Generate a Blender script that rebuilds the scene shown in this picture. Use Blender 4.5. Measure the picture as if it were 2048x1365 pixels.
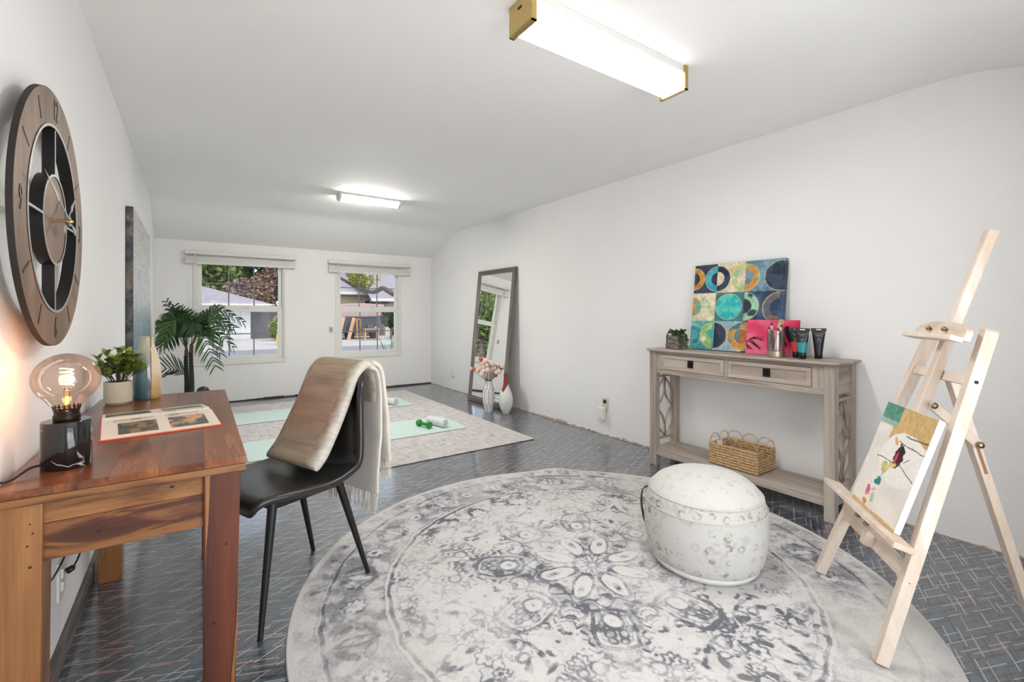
import bpy, bmesh, math, random
import numpy as np
from mathutils import Vector, Matrix, Euler

for _o in list(bpy.data.objects):
    bpy.data.objects.remove(_o, do_unlink=True)
S = bpy.context.scene
C = S.collection
R = math.radians
PI = math.pi
rng = random.Random(11)

# ------------------------------------------------------------------ camera
cam = bpy.data.cameras.new('camera')
cam.lens = 16.0
cam.sensor_width = 36.0
cam.shift_y = -0.0271
cam.clip_start = 0.02
cam.clip_end = 300
cam_o = bpy.data.objects.new('camera', cam)
C.objects.link(cam_o)
cam_o.location = (0, 0, 1.1)
cam_o.rotation_euler = (R(90), 0, -R(34.44))
S.camera = cam_o

# ------------------------------------------------------------------ world, sun, exposure
W = bpy.data.worlds.new('sky')
S.world = W
W.use_nodes = True
_n = W.node_tree.nodes
_bg = _n['Background']
_sky = _n.new('ShaderNodeTexSky')
_sky.sky_type = 'NISHITA'
_sky.sun_disc = False
_sky.sun_elevation = R(50)
_sky.sun_rotation = R(150)
_sky.air_density = 1.0
_sky.dust_density = 2.0
_hs = _n.new('ShaderNodeHueSaturation')
_hs.inputs['Saturation'].default_value = 0.45
W.node_tree.links.new(_sky.outputs[0], _hs.inputs['Color'])
W.node_tree.links.new(_hs.outputs[0], _bg.inputs['Color'])
_bg.inputs['Strength'].default_value = 0.32

sun = bpy.data.lights.new('sun', 'SUN')
sun.energy = 1.6
sun.angle = R(1.5)
sun.color = (1.0, 0.95, 0.88)
sun_o = bpy.data.objects.new('sun', sun)
C.objects.link(sun_o)
sun_o.location = (6, -6, 12)
sun_o.rotation_euler = Vector((-0.50, 0.42, -0.80)).to_track_quat('-Z', 'Y').to_euler()

# added area lamp for daylight at the rear window, tilted to brighten the ceiling
day = bpy.data.lights.new('window_daylight', 'AREA')
day.shape = 'RECTANGLE'
day.size = 1.4
day.size_y = 1.55
day.energy = 22
day.color = (0.96, 0.98, 1.0)
day_o = bpy.data.objects.new('window_daylight', day)
C.objects.link(day_o)
day_o.location = (0.90, -0.76, 0.85)
day_o.rotation_euler = (R(132), 0, 0)

S.view_settings.view_transform = 'Standard'
S.view_settings.look = 'None'
S.view_settings.exposure = 0.68
S.view_settings.gamma = 1.0
S.view_settings.use_curve_mapping = False

# ------------------------------------------------------------------ helpers
def lin(c):
    return tuple((x / 12.92 if x <= 0.04045 else ((x + 0.055) / 1.055) ** 2.4) for x in c)

def rgb(r, g, b):
    return lin((r / 255.0, g / 255.0, b / 255.0))

def slin(a):
    a = np.clip(np.asarray(a, float), 0, 1)
    return np.where(a <= 0.04045, a / 12.92, ((a + 0.055) / 1.055) ** 2.4)

def thing(name, label, cat, loc=(0, 0, 0), rz=0, group=None):
    o = bpy.data.objects.new(name, None)
    C.objects.link(o)
    o.empty_display_size = 0.05
    o.location = loc
    o.rotation_euler = (0, 0, rz)
    o['label'] = label
    o['category'] = cat
    if group:
        o['group'] = group
    return o

def tag(o, label, cat, group=None, kind=None):
    o['label'] = label
    o['category'] = cat
    if group:
        o['group'] = group
    if kind:
        o['kind'] = kind
    return o

def struct(o, label=None):
    o['kind'] = 'structure'
    if label:
        o['label'] = label
    return o

def copy_tree(o, parent=None):
    c = o.copy()
    C.objects.link(c)
    c.parent = parent
    for ch in list(o.children):
        copy_tree(ch, c)
    return c

class MB:
    """collects shapes, builds them as one mesh object"""
    def __init__(self):
        self.v = []
        self.f = []
        self.c = []

    def add(self, vs, fs, M=None):
        b = len(self.v)
        for p in vs:
            p = Vector(p)
            self.v.append(tuple(M @ p) if M is not None else tuple(p))
        for f in fs:
            self.f.append(tuple(i + b for i in f))
        return self

    def box(self, c, s, M=None):
        x, y, z = (k / 2 for k in s)
        vs = [(c[0] + i * x, c[1] + j * y, c[2] + k * z) for i in (-1, 1) for j in (-1, 1) for k in (-1, 1)]
        fs = [(0, 1, 3, 2), (4, 6, 7, 5), (0, 4, 5, 1), (2, 3, 7, 6), (0, 2, 6, 4), (1, 5, 7, 3)]
        return self.add(vs, fs, M)

    def b2(self, lo, hi, M=None):
        return self.box([(a + b) / 2 for a, b in zip(lo, hi)], [abs(b - a) for a, b in zip(lo, hi)], M)

    def bar(self, p0, p1, w, d, side=(1, 0, 0), w1=None, d1=None):
        """rectangular bar p0..p1; w across 'side', d across the other way"""
        p0, p1 = Vector(p0), Vector(p1)
        t = (p1 - p0).normalized()
        s = Vector(side)
        s = (s - t * s.dot(t)).normalized()
        n = t.cross(s)
        w1 = w if w1 is None else w1
        d1 = d if d1 is None else d1
        vs = []
        for p, ww, dd in ((p0, w, d), (p1, w1, d1)):
            for i, j in ((-1, -1), (1, -1), (1, 1), (-1, 1)):
                vs.append(p + s * (i * ww / 2) + n * (j * dd / 2))
        return self.add(vs, [(3, 2, 1, 0), (4, 5, 6, 7), (0, 1, 5, 4), (1, 2, 6, 5), (2, 3, 7, 6), (3, 0, 4, 7)])

    def tube(self, pts, r, seg=8, closed=False, sx=1.0):
        pts = [Vector(p) for p in pts]
        n = len(pts)
        rr = r if isinstance(r, (list, tuple)) else [r] * n
        rings = []
        nrm = None
        for i, p in enumerate(pts):
            if closed:
                t = (pts[(i + 1) % n] - pts[i - 1]).normalized()
            else:
                t = (pts[min(i + 1, n - 1)] - pts[max(i - 1, 0)]).normalized()
            if nrm is None:
                a = Vector((0, 0, 1)) if abs(t.z) < 0.9 else Vector((1, 0, 0))
                nrm = t.cross(a).normalized()
            else:
                nrm = (nrm - t * nrm.dot(t)).normalized()
            bi = t.cross(nrm)
            rings.append([p + (nrm * math.cos(2 * PI * k / seg) * sx + bi * math.sin(2 * PI * k / seg)) * rr[i] for k in range(seg)])
        vs = [q for ring in rings for q in ring]
        fs = []
        m = n if closed else n - 1
        for i in range(m):
            a, b = i * seg, ((i + 1) % n) * seg
            for k in range(seg):
                fs.append((a + k, a + (k + 1) % seg, b + (k + 1) % seg, b + k))
        if not closed:
            fs.append(tuple(range(seg - 1, -1, -1)))
            fs.append(tuple((n - 1) * seg + k for k in range(seg)))
        return self.add(vs, fs)

    def lathe(self, prof, seg=32, M=None, c=(0, 0, 0), sx=1.0, sy=1.0, close=False):
        vs, fs = [], []
        for r, z in prof:
            for k in range(seg):
                a = 2 * PI * k / seg
                vs.append((c[0] + r * math.cos(a) * sx, c[1] + r * math.sin(a) * sy, c[2] + z))
        n = len(prof)
        for i in range(n - 1 if not close else n):
            a, b = i * seg, ((i + 1) % n) * seg
            for k in range(seg):
                fs.append((a + k, a + (k + 1) % seg, b + (k + 1) % seg, b + k))
        if not close:
            if prof[0][0] > 1e-5:
                fs.append(tuple(range(seg - 1, -1, -1)))
            if prof[-1][0] > 1e-5:
                fs.append(tuple((n - 1) * seg + k for k in range(seg)))
        return self.add(vs, fs, M)

    def prism(self, outline, lo, hi, frame):
        """outline of (a,b) pairs; frame=(origin, A, B, N): extruded along N from lo to hi"""
        o, A, B, N = (Vector(q) for q in frame)
        n = len(outline)
        vs = [o + A * a + B * b + N * lo for a, b in outline] + [o + A * a + B * b + N * hi for a, b in outline]
        fs = [tuple(range(n - 1, -1, -1)), tuple(range(n, 2 * n))]
        for i in range(n):
            j = (i + 1) % n
            fs.append((i, j, n + j, n + i))
        return self.add(vs, fs)

    def grid(self, fn, nu, nv, closeu=False):
        vs = [fn(i / (nu if closeu else nu - 1), j / (nv - 1)) for j in range(nv) for i in range(nu)]
        fs = []
        for j in range(nv - 1):
            for i in range(nu if closeu else nu - 1):
                a = j * nu + i
                b = j * nu + (i + 1) % nu
                fs.append((a, b, b + nu, a + nu))
        return self.add(vs, fs)

    def ball(self, c, r, seg=10, rings=7, M=None):
        rx, ry, rz = r if isinstance(r, (tuple, list)) else (r, r, r)
        vs = [(c[0], c[1], c[2] - rz)]
        for i in range(1, rings):
            t = PI * i / rings
            for k in range(seg):
                a = 2 * PI * k / seg
                vs.append((c[0] + rx * math.sin(t) * math.cos(a), c[1] + ry * math.sin(t) * math.sin(a), c[2] - rz * math.cos(t)))
        vs.append((c[0], c[1], c[2] + rz))
        fs = []
        for k in range(seg):
            fs.append((0, 1 + (k + 1) % seg, 1 + k))
        for i in range(rings - 2):
            a = 1 + i * seg
            for k in range(seg):
                fs.append((a + k, a + (k + 1) % seg, a + seg + (k + 1) % seg, a + seg + k))
        a = 1 + (rings - 2) * seg
        for k in range(seg):
            fs.append((a + k, a + (k + 1) % seg, len(vs) - 1))
        return self.add(vs, fs, M)

    def mesh(self, name, smooth=False, fix=True):
        me = bpy.data.meshes.new(name)
        me.from_pydata(self.v, [], self.f)
        if fix:
            bm = bmesh.new()
            bm.from_mesh(me)
            bmesh.ops.recalc_face_normals(bm, faces=bm.faces)
            bm.to_mesh(me)
            bm.free()
        if smooth:
            me.polygons.foreach_set('use_smooth', [True] * len(me.polygons))
        me.update()
        return me

    def build(self, name, mat=None, parent=None, smooth=False, bevel=0.0, seg=2, fix=True, angle=None, solid=0.0):
        me = self.mesh(name, smooth, fix)
        o = bpy.data.objects.new(name, me)
        C.objects.link(o)
        if mat:
            me.materials.append(mat)
        if parent:
            o.parent = parent
        if solid:
            m = o.modifiers.new('solid', 'SOLIDIFY')
            m.thickness = solid
            m.offset = 0
        if bevel:
            m = o.modifiers.new('bevel', 'BEVEL')
            m.width = bevel
            m.segments = seg
            m.limit_method = 'ANGLE'
            m.angle_limit = R(35)
        if angle:
            me.set_sharp_from_angle(angle=R(angle))
        return o

def share(name, me, mat, parent, M):
    o = bpy.data.objects.new(name, me)
    C.objects.link(o)
    if mat and not me.materials:
        me.materials.append(mat)
    o.parent = parent
    o.matrix_local = M
    return o

def smoothpath(pts, n):
    """Catmull-Rom through pts, n samples"""
    P = [Vector(p) for p in pts]
    P = [P[0] * 2 - P[1]] + P + [P[-1] * 2 - P[-2]]
    out = []
    m = len(P) - 3
    for k in range(n):
        u = k / (n - 1) * m
        i = min(int(u), m - 1)
        t = u - i
        a, b, c, d = P[i:i + 4]
        out.append(0.5 * ((2 * b) + (c - a) * t + (2 * a - 5 * b + 4 * c - d) * t * t + (3 * b - a - 3 * c + d) * t ** 3))
    return out

# ------------------------------------------------------------------ 2-D value noise (numpy)
class VN:
    def __init__(self, seed, n=256):
        self.g = np.random.default_rng(seed).random((n, n))
        self.n = n

    def __call__(self, x, y, oct=4, gain=0.5):
        t = np.zeros_like(x, float)
        a, tot = 1.0, 0.0
        for k in range(oct):
            xi, yi = np.floor(x).astype(int), np.floor(y).astype(int)
            fx, fy = x - xi, y - yi
            fx, fy = fx * fx * (3 - 2 * fx), fy * fy * (3 - 2 * fy)
            g, n = self.g, self.n
            v = (g[xi % n, yi % n] * (1 - fx) * (1 - fy) + g[(xi + 1) % n, yi % n] * fx * (1 - fy)
                 + g[xi % n, (yi + 1) % n] * (1 - fx) * fy + g[(xi + 1) % n, (yi + 1) % n] * fx * fy)
            t += v * a
            tot += a
            a *= gain
            x, y = x * 2.03 + 17.3, y * 2.03 + 5.1
        return t / tot

def ss(a, b, x):
    t = np.clip((x - a) / (b - a), 0, 1)
    return t * t * (3 - 2 * t)

def set_cols(me, cols):
    """cols: (nverts,3) linear"""
    at = me.color_attributes.new('Col', 'FLOAT_COLOR', 'POINT')
    a = np.ones((len(me.vertices), 4), np.float32)
    a[:, :3] = cols
    at.data.foreach_set('color', a.ravel())

def panel(name, o, U, V, nu, nv, fn, mat, parent, bend=None):
    """flat painted grid o + u*U + v*V, colour fn(u,v)->(..,3) in sRGB 0..1"""
    o, U, V = (np.array(q, float) for q in (o, U, V))
    uu, vv = np.meshgrid(np.linspace(0, 1, nu), np.linspace(0, 1, nv))
    u, v = uu.ravel(), vv.ravel()
    P = o + u[:, None] * U + v[:, None] * V
    if bend is not None:
        P = P + bend(u, v)
    i = np.arange(nv - 1)[:, None] * nu + np.arange(nu - 1)[None, :]
    q = np.stack([i, i + 1, i + 1 + nu, i + nu], -1).reshape(-1, 4)
    me = bpy.data.meshes.new(name)
    me.vertices.add(len(P))
    me.vertices.foreach_set('co', P.ravel())
    me.loops.add(q.size)
    me.loops.foreach_set('vertex_index', q.ravel().astype(np.int32))
    me.polygons.add(len(q))
    me.polygons.foreach_set('loop_start', np.arange(0, q.size, 4, dtype=np.int32))
    me.update(calc_edges=True)
    set_cols(me, slin(fn(u, v)))
    me.materials.append(mat)
    ob = bpy.data.objects.new(name, me)
    C.objects.link(ob)
    ob.parent = parent
    return ob

# ------------------------------------------------------------------ materials
MATS = {}

class NT:
    def __init__(self, name):
        m = bpy.data.materials.new(name)
        m.use_nodes = True
        self.m = m
        self.t = m.node_tree
        self.p = self.t.nodes['Principled BSDF']
        self.out = self.t.nodes['Material Output']
        MATS[name] = m

    def n(self, kind, **kw):
        q = self.t.nodes.new('ShaderNode' + kind)
        for k, v in kw.items():
            setattr(q, k, v)
        return q

    def l(self, a, b):
        self.t.links.new(a, b)

    def put(self, sock, v):
        if hasattr(v, 'is_output') or isinstance(v, bpy.types.NodeSocket):
            self.l(v, sock)
        elif isinstance(v, (tuple, list)) and len(v) == 3 and sock.type == 'RGBA':
            sock.default_value = (*v, 1)
        else:
            sock.default_value = v

    def math(self, op, a, b=None, c=None):
        q = self.n('Math', operation=op)
        for i, v in enumerate((a, b, c)):
            if v is not None:
                self.put(q.inputs[i], v)
        return q.outputs[0]

    def mix(self, f, a, b, mode='MIX'):
        q = self.n('Mix', data_type='RGBA', blend_type=mode)
        self.put(q.inputs[0], f)
        self.put(q.inputs[6], a)
        self.put(q.inputs[7], b)
        return q.outputs[2]

    def ramp(self, f, stops, interp='LINEAR'):
        q = self.n('ValToRGB')
        q.color_ramp.interpolation = interp
        e = q.color_ramp.elements
        while len(e) < len(stops):
            e.new(0.5)
        for x, (p, c) in zip(e, stops):
            x.position = p
            x.color = (*c, 1) if len(c) == 3 else c
        self.put(q.inputs[0], f)
        return q.outputs[0]

    def coord(self, kind='Object', scale=(1, 1, 1), rot=(0, 0, 0), rand=False):
        tc = self.n('TexCoord')
        s = tc.outputs[kind]
        if rand:
            oi = self.n('ObjectInfo')
            va = self.n('VectorMath', operation='ADD')
            self.l(s, va.inputs[0])
            mm = self.n('VectorMath', operation='SCALE')
            cm = self.n('CombineXYZ')
            for i in range(3):
                self.l(oi.outputs['Random'], cm.inputs[i])
            self.l(cm.outputs[0], mm.inputs[0])
            mm.inputs['Scale'].default_value = 13.7
            self.l(mm.outputs[0], va.inputs[1])
            s = va.outputs[0]
        mp = self.n('Mapping')
        self.l(s, mp.inputs['Vector'])
        mp.inputs['Scale'].default_value = scale
        mp.inputs['Rotation'].default_value = rot
        return mp.outputs[0]

    def noise(self, vec, scale, detail=4, rough=0.55, dist=0.0):
        q = self.n('TexNoise')
        self.l(vec, q.inputs['Vector'])
        q.inputs['Scale'].default_value = scale
        q.inputs['Detail'].default_value = detail
        q.inputs['Roughness'].default_value = rough
        q.inputs['Distortion'].default_value = dist
        return q.outputs[0]

    def bump(self, h, strength=0.3, dist=0.002):
        q = self.n('Bump')
        q.inputs['Strength'].default_value = strength
        q.inputs['Distance'].default_value = dist
        self.put(q.inputs['Height'], h)
        self.l(q.outputs[0], self.p.inputs['Normal'])
        return q

    def set(self, col=None, rough=None, metal=None, spec=None, **kw):
        I = self.p.inputs
        if col is not None:
            self.put(I['Base Color'], col)
        if rough is not None:
            self.put(I['Roughness'], rough)
        if metal is not None:
            self.put(I['Metallic'], metal)
        if spec is not None:
            self.put(I['Specular IOR Level'], spec)
        for k, v in kw.items():
            self.put(I[k.replace('_', ' ')], v)
        return self.m

def plain(name, col, rough=0.5, metal=0.0, spec=0.5, var=0.0, vscale=20, bump=0.0, bscale=200, **kw):
    t = NT(name)
    c = col
    if var or bump:
        v = t.coord()
    if var:
        c = t.mix(t.noise(v, vscale, 5), tuple(k * (1 - var) for k in col), tuple(min(1, k * (1 + var)) for k in col))
    if bump:
        t.bump(t.noise(v, bscale, 3), bump, 0.001)
    return t.set(c, rough, metal, spec, **kw)

def wood(name, stops, axis=2, scale=9.0, stretch=0.10, rough=0.4, fine=0.35, dist=1.0, bump=0.05, coat=0.0, vary=0.0):
    t = NT(name)
    sc = [1, 1, 1]
    sc[axis] = stretch
    v = t.coord('Object', tuple(sc), rand=True)
    n1 = t.noise(v, scale, 5, 0.55, dist)
    c = t.ramp(n1, stops)
    sc2 = [1, 1, 1]
    sc2[axis] = 0.03
    v2 = t.coord('Object', tuple(sc2), rand=True)
    n2 = t.noise(v2, scale * 22, 3, 0.6)
    f = t.math('MULTIPLY', t.math('SUBTRACT', n2, 0.5), fine * 2)
    f = t.math('ADD', f, 1.0)
    if vary:
        oi = t.n('ObjectInfo')
        f = t.math('MULTIPLY', f, t.math('ADD', t.math('MULTIPLY', oi.outputs['Random'], vary * 2), 1 - vary))
    cc = t.n('VectorMath', operation='SCALE')
    t.l(c, cc.inputs[0])
    t.l(f, cc.inputs['Scale'])
    if bump:
        t.bump(n2, bump, 0.001)
    return t.set(cc.outputs[0], rough, 0, 0.5, Coat_Weight=coat, Coat_Roughness=0.15)

def thinglass(name, tint=(1, 1, 1), gloss=0.06, rough=0.02, fres=0.6):
    t = NT(name)
    tr = t.n('BsdfTransparent')
    tr.inputs[0].default_value = (*tint, 1)
    gl = t.n('BsdfGlossy')
    gl.inputs['Roughness'].default_value = rough
    lw = t.n('LayerWeight')
    lw.inputs[0].default_value = 0.35
    f = t.math('ADD', t.math('MULTIPLY', lw.outputs['Fresnel'], fres), gloss)
    mx = t.n('MixShader')
    t.l(f, mx.inputs[0])
    t.l(tr.outputs[0], mx.inputs[1])
    t.l(gl.outputs[0], mx.inputs[2])
    t.l(mx.outputs[0], t.out.inputs['Surface'])
    return t.m

def emit(name, col, strength):
    t = NT(name)
    e = t.n('Emission')
    e.inputs[0].default_value = (*col, 1)
    e.inputs[1].default_value = strength
    t.l(e.outputs[0], t.out.inputs['Surface'])
    return t.m

def painted(name, rough=0.6, breakup=0.0, bscale=300, bump=0.0, spec=0.3):
    t = NT(name)
    a = t.n('Attribute', attribute_name='Col')
    c = a.outputs['Color']
    v = t.coord()
    if breakup:
        n = t.noise(v, bscale, 3, 0.6)
        f = t.math('ADD', t.math('MULTIPLY', t.math('SUBTRACT', n, 0.5), breakup * 2), 1.0)
        cc = t.n('VectorMath', operation='SCALE')
        t.l(c, cc.inputs[0])
        t.l(f, cc.inputs['Scale'])
        c = cc.outputs[0]
    if bump:
        t.bump(t.noise(v, bscale, 3), bump, 0.002)
    return t.set(c, rough, 0, spec)
# ------------------------------------------------------------------ setting materials
def plaster(name, col, bs=0.35, sc=55):
    t = NT(name)
    v = t.coord()
    n = t.noise(v, 1.3, 3)
    c = t.mix(n, tuple(k * 0.965 for k in col), tuple(min(1, k * 1.03) for k in col))
    a = t.noise(v, sc, 4, 0.6)
    b = t.noise(v, 7, 3, 0.5)
    t.bump(t.math('ADD', a, t.math('MULTIPLY', b, 1.5)), bs, 0.004)
    return t.set(c, 0.75, 0, 0.25)

M_WALL = plaster('white_plaster', (0.88, 0.872, 0.86))
M_CEIL = plaster('ceiling_plaster', (0.93, 0.922, 0.91), 0.25, 40)
M_TRIMW = plain('white_trim_paint', (0.80, 0.79, 0.75), 0.4)
M_BLIND = plain('blind_white', (0.74, 0.73, 0.69), 0.45)
M_MUNT = plain('grille_grey', (0.20, 0.20, 0.20), 0.5)
M_GLASS = thinglass('window_glass', (0.98, 0.99, 0.99), 0.002, 0.02, 0.10)
M_TORN = plain('torn_plaster_edge', (0.44, 0.36, 0.28), 0.9, var=0.55, vscale=45)
M_GAP = plain('dark_floor_gap', (0.05, 0.045, 0.04), 0.8, var=0.4, vscale=30)
M_BASEB = wood('worn_baseboard', [(0.3, (0.05, 0.04, 0.035)), (0.5, (0.14, 0.115, 0.10)), (0.62, (0.20, 0.18, 0.17)), (0.72, (0.45, 0.44, 0.42))], 1, 12, 0.12, 0.7)

def floor_mat():
    t = NT('dash_pattern_flooring')
    tc = t.n('TexCoord')
    sx = t.n('SeparateXYZ')
    t.l(tc.outputs['Object'], sx.inputs[0])
    X, Y = sx.outputs[0], sx.outputs[1]

    def layer(ang, L, h, th, prob, seed):
        ca, sa = math.cos(R(ang)), math.sin(R(ang))
        u = t.math('ADD', t.math('MULTIPLY', X, ca), t.math('MULTIPLY', Y, sa))
        v = t.math('ADD', t.math('MULTIPLY', X, -sa), t.math('MULTIPLY', Y, ca))
        vr = t.math('ADD', t.math('DIVIDE', v, h), seed)
        row = t.math('FLOOR', vr)
        rv = t.math('ABSOLUTE', t.math('SUBTRACT', t.math('FRACT', vr), 0.5))
        w1 = t.n('TexWhiteNoise', noise_dimensions='1D')
        t.l(row, w1.inputs['W'])
        u2 = t.math('ADD', t.math('DIVIDE', u, L), t.math('MULTIPLY', w1.outputs[0], 9.0))
        cell = t.math('FLOOR', u2)
        fu = t.math('ABSOLUTE', t.math('SUBTRACT', t.math('FRACT', u2), 0.5))
        cv = t.n('CombineXYZ')
        t.l(cell, cv.inputs[0])
        t.l(row, cv.inputs[1])
        cv.inputs[2].default_value = seed
        w2 = t.n('TexWhiteNoise', noise_dimensions='3D')
        t.l(cv.outputs[0], w2.inputs['Vector'])
        r = w2.outputs[0]
        m = t.math('LESS_THAN', rv, th / h / 2)
        m = t.math('MULTIPLY', m, t.math('LESS_THAN', fu, t.math('ADD', t.math('MULTIPLY', r, 0.30), 0.16)))
        m = t.math('MULTIPLY', m, t.math('GREATER_THAN', r, 1 - prob))
        sc = t.n('SeparateColor')
        t.l(w2.outputs[1], sc.inputs[0])
        return m, sc.outputs[1]

    v0 = t.coord()
    nz = t.noise(v0, 700, 2, 0.6)
    nb = t.noise(v0, 2.2, 4, 0.6)
    base = t.mix(nz, (0.034, 0.050, 0.070), (0.105, 0.134, 0.168))
    base = t.mix(t.math('MULTIPLY', nb, 0.25), base, (0.070, 0.070, 0.070))
    c = base
    for ang, seed, L, h in ((-22, 3.3, 0.17, 0.034), (25, 8.8, 0.17, 0.034), (-22, 5.9, 0.11, 0.041), (25, 31.2, 0.11, 0.041)):
        m, k = layer(ang, L, h, 0.0055, 0.75, seed)
        c = t.mix(t.math('MULTIPLY', m, 0.8), c, (0.012, 0.014, 0.020))
    for ang, seed, L, h in ((-22, 13.1, 0.19, 0.052), (25, 21.7, 0.19, 0.052), (-22, 43.6, 0.13, 0.071), (25, 57.4, 0.13, 0.071)):
        m, k = layer(ang, L, h, 0.0042, 0.75, seed)
        lc = t.ramp(k, [(0.0, (0.50, 0.31, 0.27)), (0.5, (0.40, 0.44, 0.46))], 'CONSTANT')
        c = t.mix(t.math('MULTIPLY', m, 0.85), c, lc)
    t.bump(t.math('ADD', nz, t.math('MULTIPLY', t.noise(v0, 60, 3), 0.6)), 0.10, 0.002)
    return t.set(c, 0.34, 0, 0.8, Coat_Weight=0.8, Coat_Roughness=0.12, Coat_IOR=1.9)

M_FLOOR = floor_mat()

# ------------------------------------------------------------------ room shell
def XL(y):
    return -0.338 - 0.0135 * y

def XR(y):
    return 3.037 - 0.0065 * y

YB, YN = 6.62, -0.80
TH = 0.14
_cy = np.arange(-1.3, 7.2, 0.02)
_cz = np.interp(_cy, [-1.3, 0.545, 5.775, 7.2], [1.63, 2.257, 2.257, 1.765])
_k = np.hanning(25)
_cz = np.convolve(np.pad(_cz, 12, mode='edge'), _k / _k.sum(), 'valid')

MB().b2((-0.6, YN - 0.3, -0.06), (3.3, YB + TH, 0.0)).build('floor', M_FLOOR)
struct(bpy.data.objects['floor'], 'dark slate floor covering with pink, grey and black dashes')

prof = [Vector((0, y, float(np.interp(y, _cy, _cz)))) for y in np.concatenate([np.linspace(YN - TH, 1.0, 50), np.linspace(1.3, 5.2, 8), np.linspace(5.4, YB + TH, 50)])]
m = MB()
m.prism([(p.y, p.z) for p in prof] + [(YB + TH, 2.6), (YN - TH, 2.6)], -0.75, 3.4,
        ((0, 0, 0), (0, 1, 0), (0, 0, 1), (1, 0, 0)))
o = m.build('ceiling', M_CEIL, smooth=True, angle=25)
struct(o, 'white plaster ceiling curving down to the window wall')

m = MB()
m.prism([(XL(YN - TH), YN - TH), (XL(YB + TH), YB + TH), (XL(YB) - 0.15, YB + TH), (XL(YN) - 0.15, YN - TH)], 0, 2.4, ((0, 0, 0), (1, 0, 0), (0, 1, 0), (0, 0, 1)))
struct(m.build('wall_left', M_WALL), 'white plaster wall with the clock and the canvas')
m = MB()
m.prism([(XR(YN - TH), YN - TH), (XR(YB + TH), YB + TH), (XR(YB) + 0.15, YB + TH), (XR(YN) + 0.15, YN - TH)], 0, 2.4, ((0, 0, 0), (1, 0, 0), (0, 1, 0), (0, 0, 1)))
struct(m.build('wall_right', M_WALL), 'long white plaster wall behind the console table')

def wall_with_holes(name, y0, y1, x0, x1, ztop, holes, lab):
    m = MB()
    xs = x0
    for hx0, hx1, hz0, hz1 in holes:
        m.b2((xs, y0, 0), (hx0, y1, ztop))
        m.b2((hx0, y0, 0), (hx1, y1, hz0))
        m.b2((hx0, y0, hz1), (hx1, y1, ztop))
        xs = hx1
    m.b2((xs, y0, 0), (x1, y1, ztop))
    return struct(m.build(name, M_WALL), lab)

WIN = [(-0.045, 0.915, 0.50, 1.80), (1.575, 2.49, 0.50, 1.79)]
wall_with_holes('wall_back', YB, YB + TH, -0.6, 3.2, 2.15, WIN, 'white end wall with two windows')
wall_with_holes('wall_front', YN - TH, YN, -0.6, 3.3, 2.3, [(0.15, 1.65, 0.12, 1.78)], 'white end wall behind the camera')

# added wall out of view, keeps window light off the near right wall
struct(MB().b2((2.00, YN, 0), (2.10, -0.10, 2.3)).build('wall_shade', M_WALL), 'unseen white wall added behind the camera to shade the right wall')

# torn plaster edge along the right wall, dark gap along the back wall
m = MB()
y = 6.6
while y > -0.7:
    w = rng.uniform(0.02, 0.07)
    h = max(0.004, rng.gauss(0.008, 0.005)) * (1.5 if 3.0 < y < 4.2 else 1)
    dx = rng.uniform(0.003, 0.008)
    x = XR(y)
    m.add([(x - dx, y, 0), (x - dx, y - w, 0), (x + 0.01, y - w, 0), (x + 0.01, y, 0),
           (x - dx * 0.5, y, h), (x - dx * 0.5, y - w, h * rng.uniform(0.4, 1.2)), (x + 0.01, y - w, h), (x + 0.01, y, h)],
          [(0, 1, 5, 4), (1, 2, 6, 5), (2, 3, 7, 6), (3, 0, 4, 7), (4, 5, 6, 7)])
    y -= w
struct(m.build('trim_1', M_TORN), 'torn brown plaster edge along the foot of the right wall')
m = MB()
x = -0.4
while x < 2.98:
    w = rng.uniform(0.05, 0.25)
    m.b2((x, YB - rng.uniform(0.008, 0.03), 0), (x + w, YB + 0.02, rng.uniform(0.010, 0.022)))
    x += w
struct(m.build('trim_2', M_GAP), 'dark ragged floor edge under the windows')
m = MB()
m.prism([(XL(YN) + 0.001, YN), (XL(YB) + 0.001, YB), (XL(YB) + 0.014, YB), (XL(YN) + 0.014, YN)], 0, 0.078, ((0, 0, 0), (1, 0, 0), (0, 1, 0), (0, 0, 1)))
struct(m.build('baseboard_left', M_BASEB, bevel=0.003), 'worn dark wooden baseboard')

# ------------------------------------------------------------------ windows
def frame_rect(m, x0, x1, z0, z1, wl, wr, wb, wt, y0, y1):
    m.b2((x0, y0, z0), (x0 + wl, y1, z1))
    m.b2((x1 - wr, y0, z0), (x1, y1, z1))
    m.b2((x0 + wl, y0, z0), (x1 - wr, y1, z0 + wb))
    m.b2((x0 + wl, y0, z1 - wt), (x1 - wr, y1, z1))

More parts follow.
